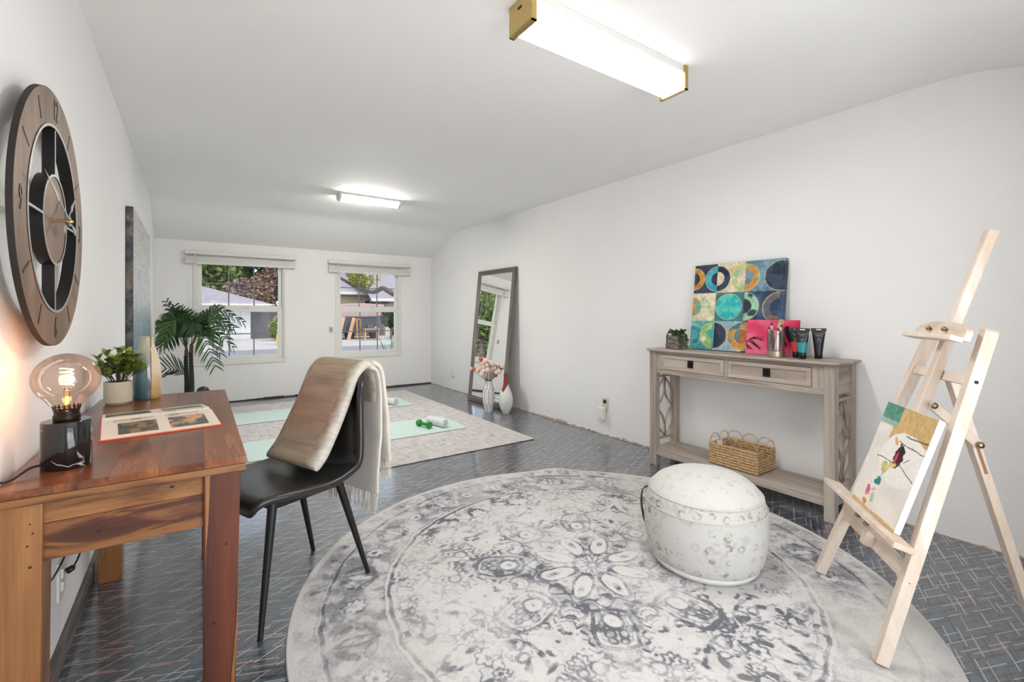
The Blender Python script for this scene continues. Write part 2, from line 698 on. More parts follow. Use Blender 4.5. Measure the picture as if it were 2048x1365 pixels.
def window(num, hole, lab):
    x0, x1, z0, z1 = hole
    root = bpy.data.objects.new('window_%d' % num, None)
    C.objects.link(root)
    struct(root, lab)
    root.location = (0, 0, 0)
    m = MB()
    frame_rect(m, x0 - 0.022, x1 + 0.022, z0 - 0.035, z1 + 0.03, 0.03, 0.03, 0.045, 0.04, YB - 0.012, YB + 0.01)
    m.build('casing', M_TRIMW, root, bevel=0.003)
    m = MB()
    frame_rect(m, x0, x1, z0, z1, 0.022, 0.022, 0.02, 0.02, YB + 0.01, YB + 0.12)
    m.build('jamb', M_TRIMW, root, bevel=0.002)
    zm = 1.155
    for nm, a, b, zz0, zz1, yy, wb, wt in (('upper_sash', x0 + 0.022, x1 - 0.022, zm - 0.005, z1 - 0.02, YB + 0.075, 0.045, 0.035),
                                           ('lower_sash', x0 + 0.022, x1 - 0.022, z0 + 0.02, zm + 0.012, YB + 0.04, 0.045, 0.05)):
        ws = 0.042 if nm == 'upper_sash' else 0.055
        m = MB()
        frame_rect(m, a, b, zz0, zz1, ws, ws, wb, wt, yy - 0.016, yy + 0.016)
        sash = m.build(nm, M_TRIMW, root, bevel=0.003)
        gx0, gx1, gz0, gz1 = a + ws, b - ws, zz0 + wb, zz1 - wt
        dx, dz = (gx1 - gx0) / 3, (gz1 - gz0) / 2
        for i in (1, 2):
            MB().box((gx0 + dx * i, yy, (gz0 + gz1) / 2), (0.013, 0.012, gz1 - gz0)).build('grille_bar', M_MUNT, sash)
        MB().box(((gx0 + gx1) / 2, yy, gz0 + dz), (gx1 - gx0, 0.011, 0.013)).build('grille_bar', M_MUNT, sash)
        for i in range(3):
            for k in range(2):
                MB().b2((gx0 + dx * i, yy + 0.007, gz0 + dz * k), (gx0 + dx * (i + 1), yy + 0.010, gz0 + dz * (k + 1))).build('pane', M_GLASS, sash)
    m = MB()
    m.box(((x0 + x1) / 2 + 0.05, YB + 0.022, zm + 0.020), (0.06, 0.02, 0.014))
    m.bar(((x0 + x1) / 2 + 0.03, YB + 0.015, zm + 0.03), ((x0 + x1) / 2 + 0.075, YB + 0.015, zm + 0.03), 0.01, 0.008, (0, 1, 0))
    m.build('sash_lock', M_TRIMW, root, bevel=0.002)

window(1, WIN[0], 'white double-hung window with grey grilles behind the palm')
window(2, WIN[1], 'white double-hung window with grey grilles beside the mirror wall')

root = bpy.data.objects.new('window_3', None)
C.objects.link(root)
struct(root, 'wide window in the wall behind the camera')
m = MB()
frame_rect(m, 0.15, 1.65, 0.12, 1.78, 0.05, 0.05, 0.05, 0.05, YN - 0.10, YN - 0.04)
m.b2((0.88, YN - 0.09, 0.17), (0.92, YN - 0.05, 1.73))
m.build('frame', M_TRIMW, root)
for a, b in ((0.20, 0.88), (0.92, 1.60)):
    MB().b2((a, YN - 0.075, 0.17), (b, YN - 0.07, 1.73)).build('pane', M_GLASS, root)

# raised blinds
def blind(x0, x1, zt, zb, wx, label, wl):
    t = thing('window_blind', label, 'blind', ((x0 + x1) / 2, YB - 0.04, zb))
    L = x1 - x0
    d = zt - zb
    MB().b2((-L / 2, -0.045, d - 0.045), (L / 2, 0.028, d)).build('headrail', M_BLIND, t, bevel=0.004)
    n = 7
    for i in range(n):
        z = 0.024 + i * 0.0095
        MB().box((rng.uniform(-0.003, 0.003), rng.uniform(-0.003, 0.003), z), (L - 0.012, 0.05, 0.0082)).build('slat', M_BLIND, t)
    MB().box((0, 0, 0.010), (L - 0.01, 0.054, 0.020)).build('bottom_rail', M_BLIND, t, bevel=0.003)
    for k in (-0.40, -0.13, 0.13, 0.40):
        m = MB()
        for yy in (-0.027, 0.0265):
            m.tube([(k * L, yy, d - 0.046), (k * L + 0.002, yy * 1.05, d * 0.55), (k * L - 0.002, yy * 1.1, 0.004)], 0.0022, 6)
        m.build('ladder_cord', M_BLIND, t)
    m = MB()
    m.tube([(wx - (x0 + x1) / 2, -0.05, d - 0.03), (wx - (x0 + x1) / 2 + 0.004, -0.052, d - 0.03 - wl)], 0.0045, 8)
    m.tube([(wx - (x0 + x1) / 2, -0.045, d + 0.02), (wx - (x0 + x1) / 2, -0.05, d - 0.03)], 0.002, 6)
    m.build('tilt_wand', M_BLIND, t)
    return t

blind(-0.146, 1.046, 1.845, 1.690, -0.045, 'raised white slat blind over the window behind the palm', 0.62)
blind(1.451, 2.632, 1.832, 1.668, 1.575, 'raised white slat blind over the window nearer the mirror', 0.42)

# small cleat plate between the windows
t = thing('cord_cleat', 'small cream cleat plate on the wall left of the window near the mirror', 'cleat', (1.497, YB, 0.872))
MB().box((0, -0.004, 0), (0.05, 0.008, 0.075)).build('plate', plain('cleat_cream', (0.55, 0.50, 0.38), 0.5), t, bevel=0.003)
MB().tube([(0, -0.006, 0), (0, -0.02, 0), (0, -0.026, 0.012)], 0.005, 8).build('hook', plain('cleat_dark', (0.06, 0.05, 0.04), 0.4, 0.6), t, smooth=True)

# ------------------------------------------------------------------ ceiling lamps
M_BRASS = plain('brushed_brass', (0.58, 0.42, 0.16), 0.32, 1.0, var=0.12, vscale=40)
M_HOUS = plain('lamp_housing_white', (0.72, 0.71, 0.69), 0.5, var=0.05, vscale=30)
M_SLOT = plain('slot_black', (0.01, 0.01, 0.01), 0.6)
M_DIFF = emit('lamp_diffuser', (1.0, 0.985, 0.955), 34.0)
M_DIFS = emit('lamp_diffuser_side', (1.0, 0.97, 0.94), 1.8)
M_DIFF2 = emit('far_lamp_diffuser', (1.0, 0.97, 0.92), 75.0)

t = thing('ceiling_light', 'large fluorescent ceiling light with brass end caps near the easel', 'ceiling light', (1.425, 1.36, 2.257))
LL = 0.90
MB().b2((-LL / 2, -0.062, -0.030), (LL / 2, 0.062, 0.0)).build('housing', M_HOUS, t, bevel=0.002)
MB().prism([(-0.060, -0.030), (-0.064, -0.075), (-0.058, -0.104), (0.058, -0.104), (0.064, -0.075), (0.060, -0.030)], -LL / 2 + 0.004, LL / 2 - 0.004,
           ((0, 0, 0), (0, 1, 0), (0, 0, 1), (1, 0, 0))).build('diffuser', M_DIFF, t)
o = [c for c in t.children if c.name.startswith('diffuser')][0]
o.data.materials.append(M_DIFS)
for p in o.data.polygons:
    if abs(p.normal.z) < 0.8:
        p.material_index = 1
for s in (-1, 1):
    cap = MB().b2((s * LL / 2 - 0.006 + (0.004 if s < 0 else -0.004), -0.069, -0.111), (s * LL / 2 + s * 0.008, 0.069, 0.0)).build('end_cap', M_BRASS, t, bevel=0.003)
    m = MB()
    x0 = s * LL / 2 - s * 0.016
    x1 = s * LL / 2 + s * 0.006
    m.b2((x0, -0.072, -0.114), (x1, -0.067, 0.0))
    m.b2((x0, 0.067, -0.114), (x1, 0.072, 0.0))
    m.b2((x0, -0.072, -0.114), (x1, 0.072, -0.109))
    m.build('rim', M_BRASS, cap)
    MB().box((s * LL / 2 + s * 0.0085, 0.0, -0.035), (0.002, 0.022, 0.008)).build('slot', M_SLOT, cap)

t = thing('ceiling_light', 'small fluorescent ceiling light farther in toward the windows', 'ceiling light', (1.40, 4.56, 2.258))
MB().b2((-0.30, -0.075, -0.022), (0.30, 0.075, 0.0)).build('housing', M_HOUS, t, bevel=0.004)
m = MB()
m.prism([(0.066 * math.cos(a), -0.020 - 0.048 * math.sin(a)) for a in [PI * k / 12 for k in range(13)]], -0.282, 0.282, ((0, 0, 0), (0, 1, 0), (0, 0, 1), (1, 0, 0)))
o = m.build('diffuser', M_DIFF2, t)
o.data.materials.append(emit('far_lamp_diffuser_side', (1.0, 0.95, 0.88), 45.0))
for p in o.data.polygons:
    if p.normal.z > -0.6:
        p.material_index = 1
for s in (-1, 1):
    m = MB()
    m.prism([(0.074 * math.cos(a), -0.002 - 0.072 * math.sin(a)) for a in [PI * k / 12 for k in range(13)]], s * 0.283, s * 0.306, ((0, 0, 0), (0, 1, 0), (0, 0, 1), (1, 0, 0)))
    m.build('end_cap', M_HOUS, t, bevel=0.004)

# ------------------------------------------------------------------ wall plates
M_PLATE = plain('plate_white', (0.78, 0.77, 0.74), 0.35)
M_BLK = plain('black_plastic', (0.012, 0.012, 0.013), 0.35)
def wallM(y, z, side):
    if side == 'R':
        return Matrix.Translation((XR(y), y, z)) @ Matrix.Rotation(-R(90), 4, 'Z')     # local -Y looks into the room (-X)
    return Matrix.Translation((XL(y), y, z)) @ Matrix.Rotation(R(90), 4, 'Z')

def at_wall(t, y, z, side):
    M = wallM(y, z, side)
    t.location = M.translation
    t.rotation_euler = M.to_euler()

# local frame on wall things: x along wall, +y into wall, -y into the room
t = thing('wall_outlet', 'white wall outlet cover low on the right wall left of the mirror', 'outlet')
at_wall(t, 5.86, 0.245, 'R')
MB().box((0, 0, 0), (0.08, 0.012, 0.12)).build('plate', M_PLATE, t, bevel=0.003)
m = MB()
for dz in (-0.028, 0.028):
    m.box((0, -0.012, dz), (0.06, 0.03, 0.045))
m.build('socket', M_PLATE, t, bevel=0.004)
t = thing('wall_outlet', 'beige wall outlet with black socket right of the floor mirror', 'outlet')
at_wall(t, 2.91, 0.275, 'R')
MB().box((0, 0, 0), (0.075, 0.012, 0.12)).build('plate', plain('plate_beige', (0.62, 0.58, 0.48), 0.4), t, bevel=0.003)
m = MB()
m.lathe([(0.017, 0), (0.017, 0.012), (0.0, 0.012)], 20, Matrix.Rotation(R(90), 4, 'X') @ Matrix.Translation((0, 0.028, 0)))
m.build('socket', M_BLK, t)
t = thing('plug_in_device', 'white plug-in gadget hanging on the outlet right of the mirror', 'plug device')
at_wall(t, 2.925, 0.20, 'R')
MB().box((0, -0.032, -0.004), (0.062, 0.048, 0.118)).build('body', plain('device_white', (0.82, 0.81, 0.79), 0.35), t, bevel=0.010, seg=3)
m = MB()
m.lathe([(0.006, 0), (0.006, 0.001), (0.0, 0.001)], 16, Matrix.Translation((0.004, -0.0565, -0.040)) @ Matrix.Rotation(R(90), 4, 'X'))
m.build('emblem', plain('emblem_grey', (0.25, 0.25, 0.25), 0.5), t)
t = thing('wall_outlet', 'white wall outlet under the desk with a black plug', 'outlet')
at_wall(t, 1.99, 0.262, 'L')
MB().box((0, 0, 0), (0.075, 0.012, 0.12)).build('plate', M_PLATE, t, bevel=0.003)
m = MB()
for dz in (-0.02, 0.02):
    m.box((0, -0.008, dz), (0.034, 0.008, 0.03))
m.build('socket', M_PLATE, t, bevel=0.002)
# ------------------------------------------------------------------ desk
_dk = [(0.30, (0.030, 0.006, 0.002)), (0.45, (0.080, 0.016, 0.005)), (0.60, (0.135, 0.030, 0.009)), (0.75, (0.20, 0.055, 0.018))]
_lt = [(0.30, (0.060, 0.016, 0.005)), (0.40, (0.15, 0.052, 0.014)), (0.52, (0.255, 0.105, 0.030)), (0.75, (0.34, 0.155, 0.050))]
_tp = [(0.30, (0.060, 0.014, 0.005)), (0.45, (0.155, 0.042, 0.012)), (0.58, (0.235, 0.072, 0.020)), (0.72, (0.36, 0.135, 0.042))]
M_DK_Z = wood('sheesham_red_upright', _dk, 2, 9, 0.10, 0.42)
M_LT_Z = wood('sheesham_gold_upright', _lt, 2, 8, 0.14, 0.45)
M_LT_X = wood('sheesham_gold_across', _lt, 0, 14, 0.20, 0.42, dist=1.6)
M_DK_X = wood('sheesham_red_across', _dk, 0, 10, 0.16, 0.42, dist=1.6)
M_MX_X = wood('sheesham_mixed_across', [(0.30, (0.045, 0.010, 0.004)), (0.46, (0.085, 0.022, 0.007)), (0.53, (0.21, 0.080, 0.023)), (0.75, (0.30, 0.135, 0.045))], 0, 13, 0.22, 0.42, dist=1.8)
M_DK_Y = wood('sheesham_red_long', _dk, 1, 9, 0.10, 0.42)
M_TOP = wood('sheesham_polished_top', _tp, 1, 7, 0.16, 0.26, 0.45, 1.8, 0.02, coat=0.12, vary=0.40)
M_KNOT = plain('wood_knot', (0.02, 0.008, 0.004), 0.5)

DX0, DX1, DY0, DY1, DZ = -0.343, 0.098, 1.335, 2.560, 0.738
desk = thing('wooden_desk', 'glossy reddish-brown solid wood desk against the left wall', 'desk', ((DX0 + DX1) / 2, (DY0 + DY1) / 2, 0))
ox, oy = (DX0 + DX1) / 2, (DY0 + DY1) / 2
def D(x, y, z):
    return (x - ox, y - oy, z)
# the top is glued up from five boards running along the desk
bw = (DX1 - DX0) / 5
for i in range(5):
    MB().b2(D(DX0 + bw * i, DY0, DZ - 0.017), D(DX0 + bw * (i + 1) - 0.0003, DY1, DZ)).build('top_board', M_TOP, desk)
m = MB()
m.b2(D(DX0 + 0.002, DY0 + 0.001, DZ - 0.036), D(DX1 - 0.001, DY0 + 0.05, DZ - 0.0185))
m.build('lipping', M_LT_X, desk, bevel=0.002)
m = MB()
m.b2(D(DX1 - 0.05, DY0 + 0.05, DZ - 0.036), D(DX1 - 0.001, DY1 - 0.001, DZ - 0.0185))
m.b2(D(DX0 + 0.002, DY1 - 0.05, DZ - 0.036), D(DX1 - 0.05, DY1 - 0.001, DZ - 0.0185))
m.build('lipping', M_DK_Y, desk, bevel=0.002)
legs = [((DX0 + 0.002, DX0 + 0.070), (DY0 + 0.014, DY0 + 0.092), M_LT_Z, 0), ((0.007, 0.086), (DY0 + 0.014, DY0 + 0.092), M_DK_Z, 1),
        ((DX0 + 0.002, DX0 + 0.082), (2.458, 2.540), M_LT_Z, 0), ((0.007, 0.086), (2.458, 2.540), M_DK_Z, 1)]
for (a, b), (c, d), mt, s in legs:
    m = MB()
    zt = DZ - 0.0365
    k = 0.016
    lo = [D(a, c + 0.004, 0), D(b - (k if s else 0.006), c + 0.004, 0), D(b - (k if s else 0.006), d - 0.004, 0), D(a, d - 0.004, 0)]
    hi = [D(a, c, zt), D(b, c, zt), D(b, d, zt), D(a, d, zt)]
    m.add(lo + hi, [(3, 2, 1, 0), (4, 5, 6, 7), (0, 1, 5, 4), (1, 2, 6, 5), (2, 3, 7, 6), (3, 0, 4, 7)])
    leg = m.build('leg', mt, desk, bevel=0.003)
    if s and c < 2:
        m = MB()
        m.prism([(0.004, zt - 0.001), (0.014, zt - 0.001), (0.010, 0.58), (0.006, 0.52), (0.0045, 0.44)], -0.0006, 0.006, (D(a, c, 0), (1, 0, 0), (0, 0, 1), (0, 1, 0)))
        m.prism([(0.066, 0.0), (0.078 - 0.015, 0.0), (0.0775 - 0.003, 0.42), (0.068, 0.30), (0.058, 0.18), (0.054, 0.02)], -0.0006, 0.003, (D(a, c, 0), (1, 0, 0), (0, 0, 1), (0, 1, 0)))
        m.build('sapwood_streak', M_LT_Z, leg)
y0 = DY0 + 0.026
MB().b2(D(DX0 + 0.068, y0, 0.6525), D(0.009, y0 + 0.02, DZ - 0.036)).build('apron_board', M_LT_X, desk, bevel=0.0015)
MB().b2(D(DX0 + 0.068, y0 + 0.001, 0.572), D(0.009, y0 + 0.021, 0.652)).build('apron_board', M_MX_X, desk, bevel=0.0015)
MB().b2(D(DX0 + 0.08, 2.505, 0.572), D(0.009, 2.525, DZ - 0.036)).build('apron_board', M_DK_X, desk, bevel=0.0015)
MB().b2(D(0.054, 1.42, 0.572), D(0.074, 2.46, DZ - 0.036)).build('apron_board', M_DK_Y, desk, bevel=0.0015)
MB().b2(D(DX0 + 0.012, 1.42, 0.572), D(DX0 + 0.032, 2.46, DZ - 0.036)).build('apron_board', M_DK_Y, desk, bevel=0.0015)
for x, z, r in ((-0.055, 0.684, 0.006), (-0.185, 0.612, 0.004), (-0.11, 0.70, 0.002)):
    MB().ball(D(x, y0 + 0.0004, z), (r, 0.0012, r * 0.6), 10, 6).build('knot', M_KNOT, desk)
for x, z, r in ((-0.292, 0.66, 0.0022), (-0.288, 0.64, 0.0022), (-0.296, 0.615, 0.0025), (-0.292, 0.57, 0.003), (0.055, 0.52, 0.003), (0.03, 0.33, 0.0035)):
    MB().ball(D(x, DY0 + 0.0148, z), (r, 0.0012, r), 8, 6).build('knot', M_KNOT, desk)

# ------------------------------------------------------------------ bulb lamp
def marble():
    t = NT('black_marble')
    v = t.coord('Object', (1, 1, 1))
    n = t.noise(v, 7, 3, 0.5, 0.6)
    w = t.math('ABSOLUTE', t.math('SUBTRACT', n, 0.5))
    vein = t.ramp(w, [(0.0, (0.75, 0.72, 0.68)), (0.006, (0.3, 0.28, 0.26)), (0.013, (0.010, 0.009, 0.009))])
    msk = t.ramp(t.noise(v, 7, 1), [(0.55, (0, 0, 0)), (0.60, (1, 1, 1))])
    c = t.mix(msk, (0.010, 0.009, 0.009), vein)
    return t.set(c, 0.07, 0, 0.6)
M_MARB = marble()
M_BMET = plain('dark_bronze', (0.025, 0.018, 0.014), 0.4, 0.8)
M_BULB = thinglass('smoked_amber_glass', (0.88, 0.77, 0.70), 0.035, 0.01, 0.35)
M_FIL = emit('glowing_filament', (1.0, 0.46, 0.13), 30.0)
M_STEM = thinglass('bulb_stem_glass', (1.0, 0.90, 0.74), 0.15, 0.05)
lamp = thing('bulb_lamp', 'glowing amber globe bulb lamp on a black marble base on the desk', 'table lamp', (-0.260, 1.486, DZ))
lamp.location.z = DZ + 0.0004
MB().lathe([(0.0435, 0), (0.045, 0.002), (0.045, 0.107), (0.0435, 0.109), (0.0, 0.109)], 64).build('base', M_MARB, lamp, smooth=True, angle=40)
soc = MB().lathe([(0.0235, 0.109), (0.0245, 0.112), (0.0245, 0.121), (0.0235, 0.123), (0.020, 0.1235), (0.020, 0.112), (0.0, 0.112)], 40).build('socket', M_BMET, lamp, smooth=True, angle=40)
m = MB()
m.lathe([(0.0225, 0.122), (0.0228, 0.132), (0.0218, 0.132), (0.0215, 0.122)], 40, close=True)
for k in range(16):
    a = 2 * PI * k / 16
    cx, sx_ = 0.0226 * math.cos(a), 0.0226 * math.sin(a)
    m.bar((cx, sx_, 0.131), (cx * 1.05, sx_ * 1.05, 0.141), 0.0022, 0.0012, (-sx_, cx, 0))
    for dz, rr in ((0.1385, 0.0020), (0.1425, 0.0017)):
        m.ball((cx * 1.05, sx_ * 1.05, dz), rr, 6, 4)
    for sg in (-1, 1):
        b = a + sg * 0.10
        m.ball((0.0236 * math.cos(b), 0.0236 * math.sin(b), 0.1375), 0.0015, 6, 4)
m.build('crown_ring', M_BMET, soc)
bp = []
for k in range(40):
    u = k / 39
    if u < 0.22:
        s = u / 0.22
        bp.append((0.0205 + 0.002 * s + 0.012 * s ** 3, 0.120 + 0.030 * s))
    else:
        a = PI * 0.815 * (1 - (u - 0.22) / 0.78)
        bp.append((max(0.0, 0.0615 * math.sin(a)), 0.2065 + 0.0600 * math.cos(a)))
bp[-1] = (0.0, bp[-1][1])
bp[9] = ((bp[8][0] + bp[10][0]) / 2, (bp[8][1] + bp[10][1]) / 2)
bulb = MB().lathe(bp, 56).build('bulb', M_BULB, lamp, smooth=True)
m = MB()
m.tube([(0.0115 * math.cos(4.6 * 2 * PI * s / 130), 0.0115 * math.sin(4.6 * 2 * PI * s / 130), 0.190 + 0.042 * s / 130) for s in range(131)], 0.0010, 6)
m.build('filament', M_FIL, bulb)
m = MB()
m.lathe([(0.0075, 0.118), (0.0062, 0.150), (0.0055, 0.172), (0.0068, 0.177), (0.0040, 0.180), (0.0, 0.181)], 20)
m.build('stem', M_STEM, bulb, smooth=True)
m = MB()
for sg in (-1, 1):
    m.tube([(sg * 0.003, 0, 0.178), (sg * 0.0035, 0, 0.186), (sg * 0.0105, 0, 0.191)], 0.0005, 5)
m.build('lead_wires', M_BMET, bulb)
pl = bpy.data.lights.new('lamp_glow', 'POINT')
pl.energy = 0.5
pl.color = (1.0, 0.42, 0.13)
pl.shadow_soft_size = 0.015
po = bpy.data.objects.new('lamp_glow', pl)
C.objects.link(po)
po.parent = lamp
po.location = (0, 0, 0.21)
lx, ly = -0.260, 1.486
cord = [(-0.299, 1.463, 0.753), (-0.315, 1.448, 0.752), (-0.331, 1.415, 0.7425), (-0.340, 1.40, 0.7415), (-0.3515, 1.40, 0.738), (-0.3535, 1.41, 0.70), (-0.350, 1.50, 0.50), (-0.340, 1.75, 0.36), (-0.330, 2.12, 0.40), (-0.325, 2.10, 0.335), (-0.328, 2.03, 0.300), (-0.338, 1.99, 0.284)]
pts = [(p[0] - lx, p[1] - ly, p[2] - DZ) for p in cord]
m = MB()
m.tube(smoothpath(pts, 90), 0.0028, 8)
cd = m.build('cord', M_BLK, lamp, smooth=True)
MB().tube([pts[0], Vector(pts[0]) + Vector((0.006, 0.004, 0))], 0.0048, 10).build('strain_relief', M_BLK, cd, smooth=True)
m = MB()
m.tube([Vector(pts[-1]) + Vector((0.004, 0.012, 0.004)), Vector(pts[-1]) + Vector((0.001, 0.004, 0.001)), Vector(pts[-1]) + Vector((-0.009, -0.004, -0.002))], [0.006, 0.010, 0.010], 10)
m.build('plug', M_BLK, cd, smooth=True)
m = MB()
for k in range(5):
    a = R(206 + k * 3.2)
    m.box((0.0453 * math.cos(a), 0.0453 * math.sin(a), 0.094), (0.0006, 0.0018, 0.0028), None)
m.build('maker_mark', plain('mark_grey', (0.35, 0.33, 0.30), 0.6), lamp)

# ------------------------------------------------------------------ open book
bk_ = thing('open_book', 'open picture book with an orange cover lying on the desk', 'book', (-0.113, 1.937, DZ), R(7))
BW, BD = 0.288, 0.21          # page height runs along x, each page BD deep along y
M_COVER = plain('orange_cover', rgb(214, 78, 36), 0.35)
M_PAGEE = plain('page_edges', (0.62, 0.56, 0.48), 0.8, var=0.15, vscale=300)
M_PAGE = painted('printed_page', 0.32, 0.0, spec=0.5)
MB().b2((-BW / 2 - 0.005, -BD - 0.005, 0.0), (BW / 2 + 0.005, BD + 0.005, 0.0035)).build('cover', M_COVER, bk_, bevel=0.001)
def hump(v):      # v 0 at gutter .. 1 at outer edge
    return 0.0045 + 0.019 * np.sqrt(np.clip(1 - v, 0, 1)) * ss(0.0, 0.13, v) * (1 - 0.45 * v) + 0.003 * (1 - v)
vn = VN(5)
def page_fn(which):
    def fn(u, v):
        c = np.ones((len(u), 3)) * np.array([0.90, 0.85, 0.79])
        def pic(u0, u1, v0, v1, a, b, d, seed):
            k = ((u > u0) & (u < u1) & (v > v0) & (v < v1))
            s, r = (u - u0) / (u1 - u0), (v - v0) / (v1 - v0)
            n = vn(s * 5 + seed, r * 6 + seed, 4)
            q = np.where(n[:, None] > 0.55, np.array(a), np.where(n[:, None] > 0.42, np.array(b), np.array(d)))
            q = q * (0.75 + 0.5 * vn(s * 17 + seed, r * 15, 3))[:, None]
            c[k] = q[k]
        if which == 0:
            pic(0.13, 0.46, 0.34, 0.90, (0.55, 0.44, 0.27), (0.33, 0.32, 0.27), (0.22, 0.23, 0.22), 3)
            pic(0.56, 0.90, 0.32, 0.90, (0.78, 0.60, 0.40), (0.45, 0.44, 0.38), (0.30, 0.31, 0.30), 9)
            for a, b in ((0.10, 0.44), (0.54, 0.86)):
                k = (u > a) & (u < b) & (v > 0.12) & (v < 0.27) & (np.mod(u * 62, 1) < 0.42)
                c[k] = (0.52, 0.48, 0.45)
        else:
            pic(0.03, 0.44, 0.25, 0.80, (0.42, 0.46, 0.16), (0.20, 0.24, 0.20), (0.12, 0.14, 0.15), 14)
            pic(0.55, 0.96, 0.30, 0.75, (0.55, 0.58, 0.50), (0.36, 0.40, 0.38), (0.28, 0.32, 0.30), 21)
            k = (u > 0.5) & (u < 0.95) & (v > 0.10) & (v < 0.22) & (np.mod(u * 62, 1) < 0.42)
            c[k] = (0.55, 0.52, 0.48)
        return c
    return fn
for which, sg in ((0, -1), (1, 1)):
    pg = panel('page', (-BW / 2, 0, 0), (BW, 0, 0), (0, sg * BD, 0), 190, 130, page_fn(which), M_PAGE, bk_,
               bend=lambda u, v: np.stack([0 * u, 0 * u, hump(v)], 1))
    pg.data.polygons.foreach_set('use_smooth', [True] * len(pg.data.polygons))
    m = MB()
    n = 26
    vv = [i / (n - 1) for i in range(n)]
    out = [(sg * BD * v, float(hump(np.array([v]))[0]) - 0.0004) for v in vv] + [(sg * BD, 0.0035), (0, 0.0035)]
    m.prism(out, -BW / 2 + 0.0005, BW / 2 - 0.0005, ((0, 0, 0), (0, 1, 0), (0, 0, 1), (1, 0, 0)))
    m.build('page_block', M_PAGEE, bk_)

# ------------------------------------------------------------------ potted plant on the desk
M_POT = plain('ribbed_cream_pot', rgb(196, 188, 166), 0.55, var=0.05)
M_SOIL = plain('soil', (0.03, 0.022, 0.015), 0.9, var=0.5, vscale=80)
def leafmat(name, a, b, rough=0.4):
    t = NT(name)
    oi = t.n('ObjectInfo')
    v = t.coord()
    c = t.mix(oi.outputs['Random'], a, b)
    c = t.mix(t.math('MULTIPLY', t.noise(v, 40, 3), 0.5), c, tuple(k * 0.55 for k in a))
    return t.set(c, rough, 0, 0.4, Subsurface_Weight=0.0)
M_LEAF = leafmat('fresh_leaf', rgb(84, 108, 44), rgb(166, 176, 88))
M_STALK = plain('brown_stalk', (0.05, 0.045, 0.02), 0.7)
pot = thing('potted_plant', 'leafy green plant in a ribbed cream pot on the desk', 'plant', (-0.270, 2.395, DZ))
prof = [(0.0, 0.004), (0.030, 0.004), (0.030, 0.0), (0.036, 0.0), (0.040, 0.006)]
for k in range(17):
    z = 0.008 + k * 0.0046
    prof += [(0.0438, z), (0.0448, z + 0.0015), (0.0448, z + 0.0031), (0.0438, z + 0.0046)]
prof += [(0.0445, 0.0885), (0.043, 0.0900), (0.0405, 0.0895), (0.040, 0.078), (0.0, 0.078)]
MB().lathe(prof, 48).build('pot', M_POT, pot, smooth=True, angle=50)
MB().lathe([(0.0, 0.0795), (0.0398, 0.0785)], 24).build('soil', M_SOIL, pot)
lm = MB()
nu = 7
sec = []
for i in range(nu):
    s = i / (nu - 1)
    w = 0.40 * math.sin(PI * s ** 0.75) ** 0.8 * 0.5 if 0 < s < 1 else 0.02
    z = 0.10 * math.sin(PI * s) - 0.10 * s * s
    sec.append(((-w, s, z + 0.30 * w), (0, s, z), (w, s, z + 0.30 * w)))
lm.add([p for q in sec for p in q], [f for i in range(nu - 1) for f in ((3 * i, 3 * i + 1, 3 * i + 4, 3 * i + 3), (3 * i + 1, 3 * i + 2, 3 * i + 5, 3 * i + 4))])
LEAF = lm.mesh('leaf', True, False)
def add_leaf(parent, p, d, size, up=Vector((0, 0, 1)), mat=None, me=None, name='leaf', width=1.0):
    y = Vector(d).normalized()
    x = y.cross(up)
    x = x.normalized() if x.length > 1e-4 else Vector((1, 0, 0))
    z = x.cross(y)
    M = Matrix((x * size * width, y * size, z * size)).transposed().to_4x4()
    M.translation = p
    return share(name, me or LEAF, mat or M_LEAF, parent, M)
stems = MB()
for k in range(34):
    a = rng.uniform(0, 2 * PI)
    sp = rng.uniform(0.25, 1.0)
    if k == 0:
        a, sp = R(213), 0.75
    hgt = rng.uniform(0.05, 0.125) if k else 0.125
    b0 = Vector((0.022 * math.cos(a) * rng.random(), 0.022 * math.sin(a) * rng.random(), 0.078))
    tip = Vector((max(-0.055, math.cos(a) * 0.095 * sp), math.sin(a) * 0.080 * sp, 0.078 + hgt * (1.15 - 0.45 * sp)))
    pa = [b0, b0.lerp(tip, 0.5) + Vector((0, 0, 0.012)), tip]
    P = smoothpath(pa, 8)
    stems.tube(P, 0.0014, 5)
    for s in (3, 5, 7):
        base_a = rng.uniform(0, 2 * PI)
        for q in range(2 if s < 7 else 4):
            aa = base_a + q * (PI if s < 7 else PI / 2)
            tilt = rng.uniform(0.15, 0.6) if s < 7 else rng.uniform(0.6, 1.3)
            d = Vector((math.cos(aa), math.sin(aa), tilt)) + (tip - b0).normalized() * 0.25
            q2 = P[s] + d.normalized() * 0.046
            if math.hypot(q2.x - 0.085, q2.y - 0.078) < 0.056 or math.hypot(P[s].x - 0.085, P[s].y - 0.078) < 0.054 or q2.x < -0.09:
                continue
            add_leaf(pot, P[s], d, rng.uniform(0.030, 0.046), width=1.25)
stems.build('stems', M_STALK, pot)

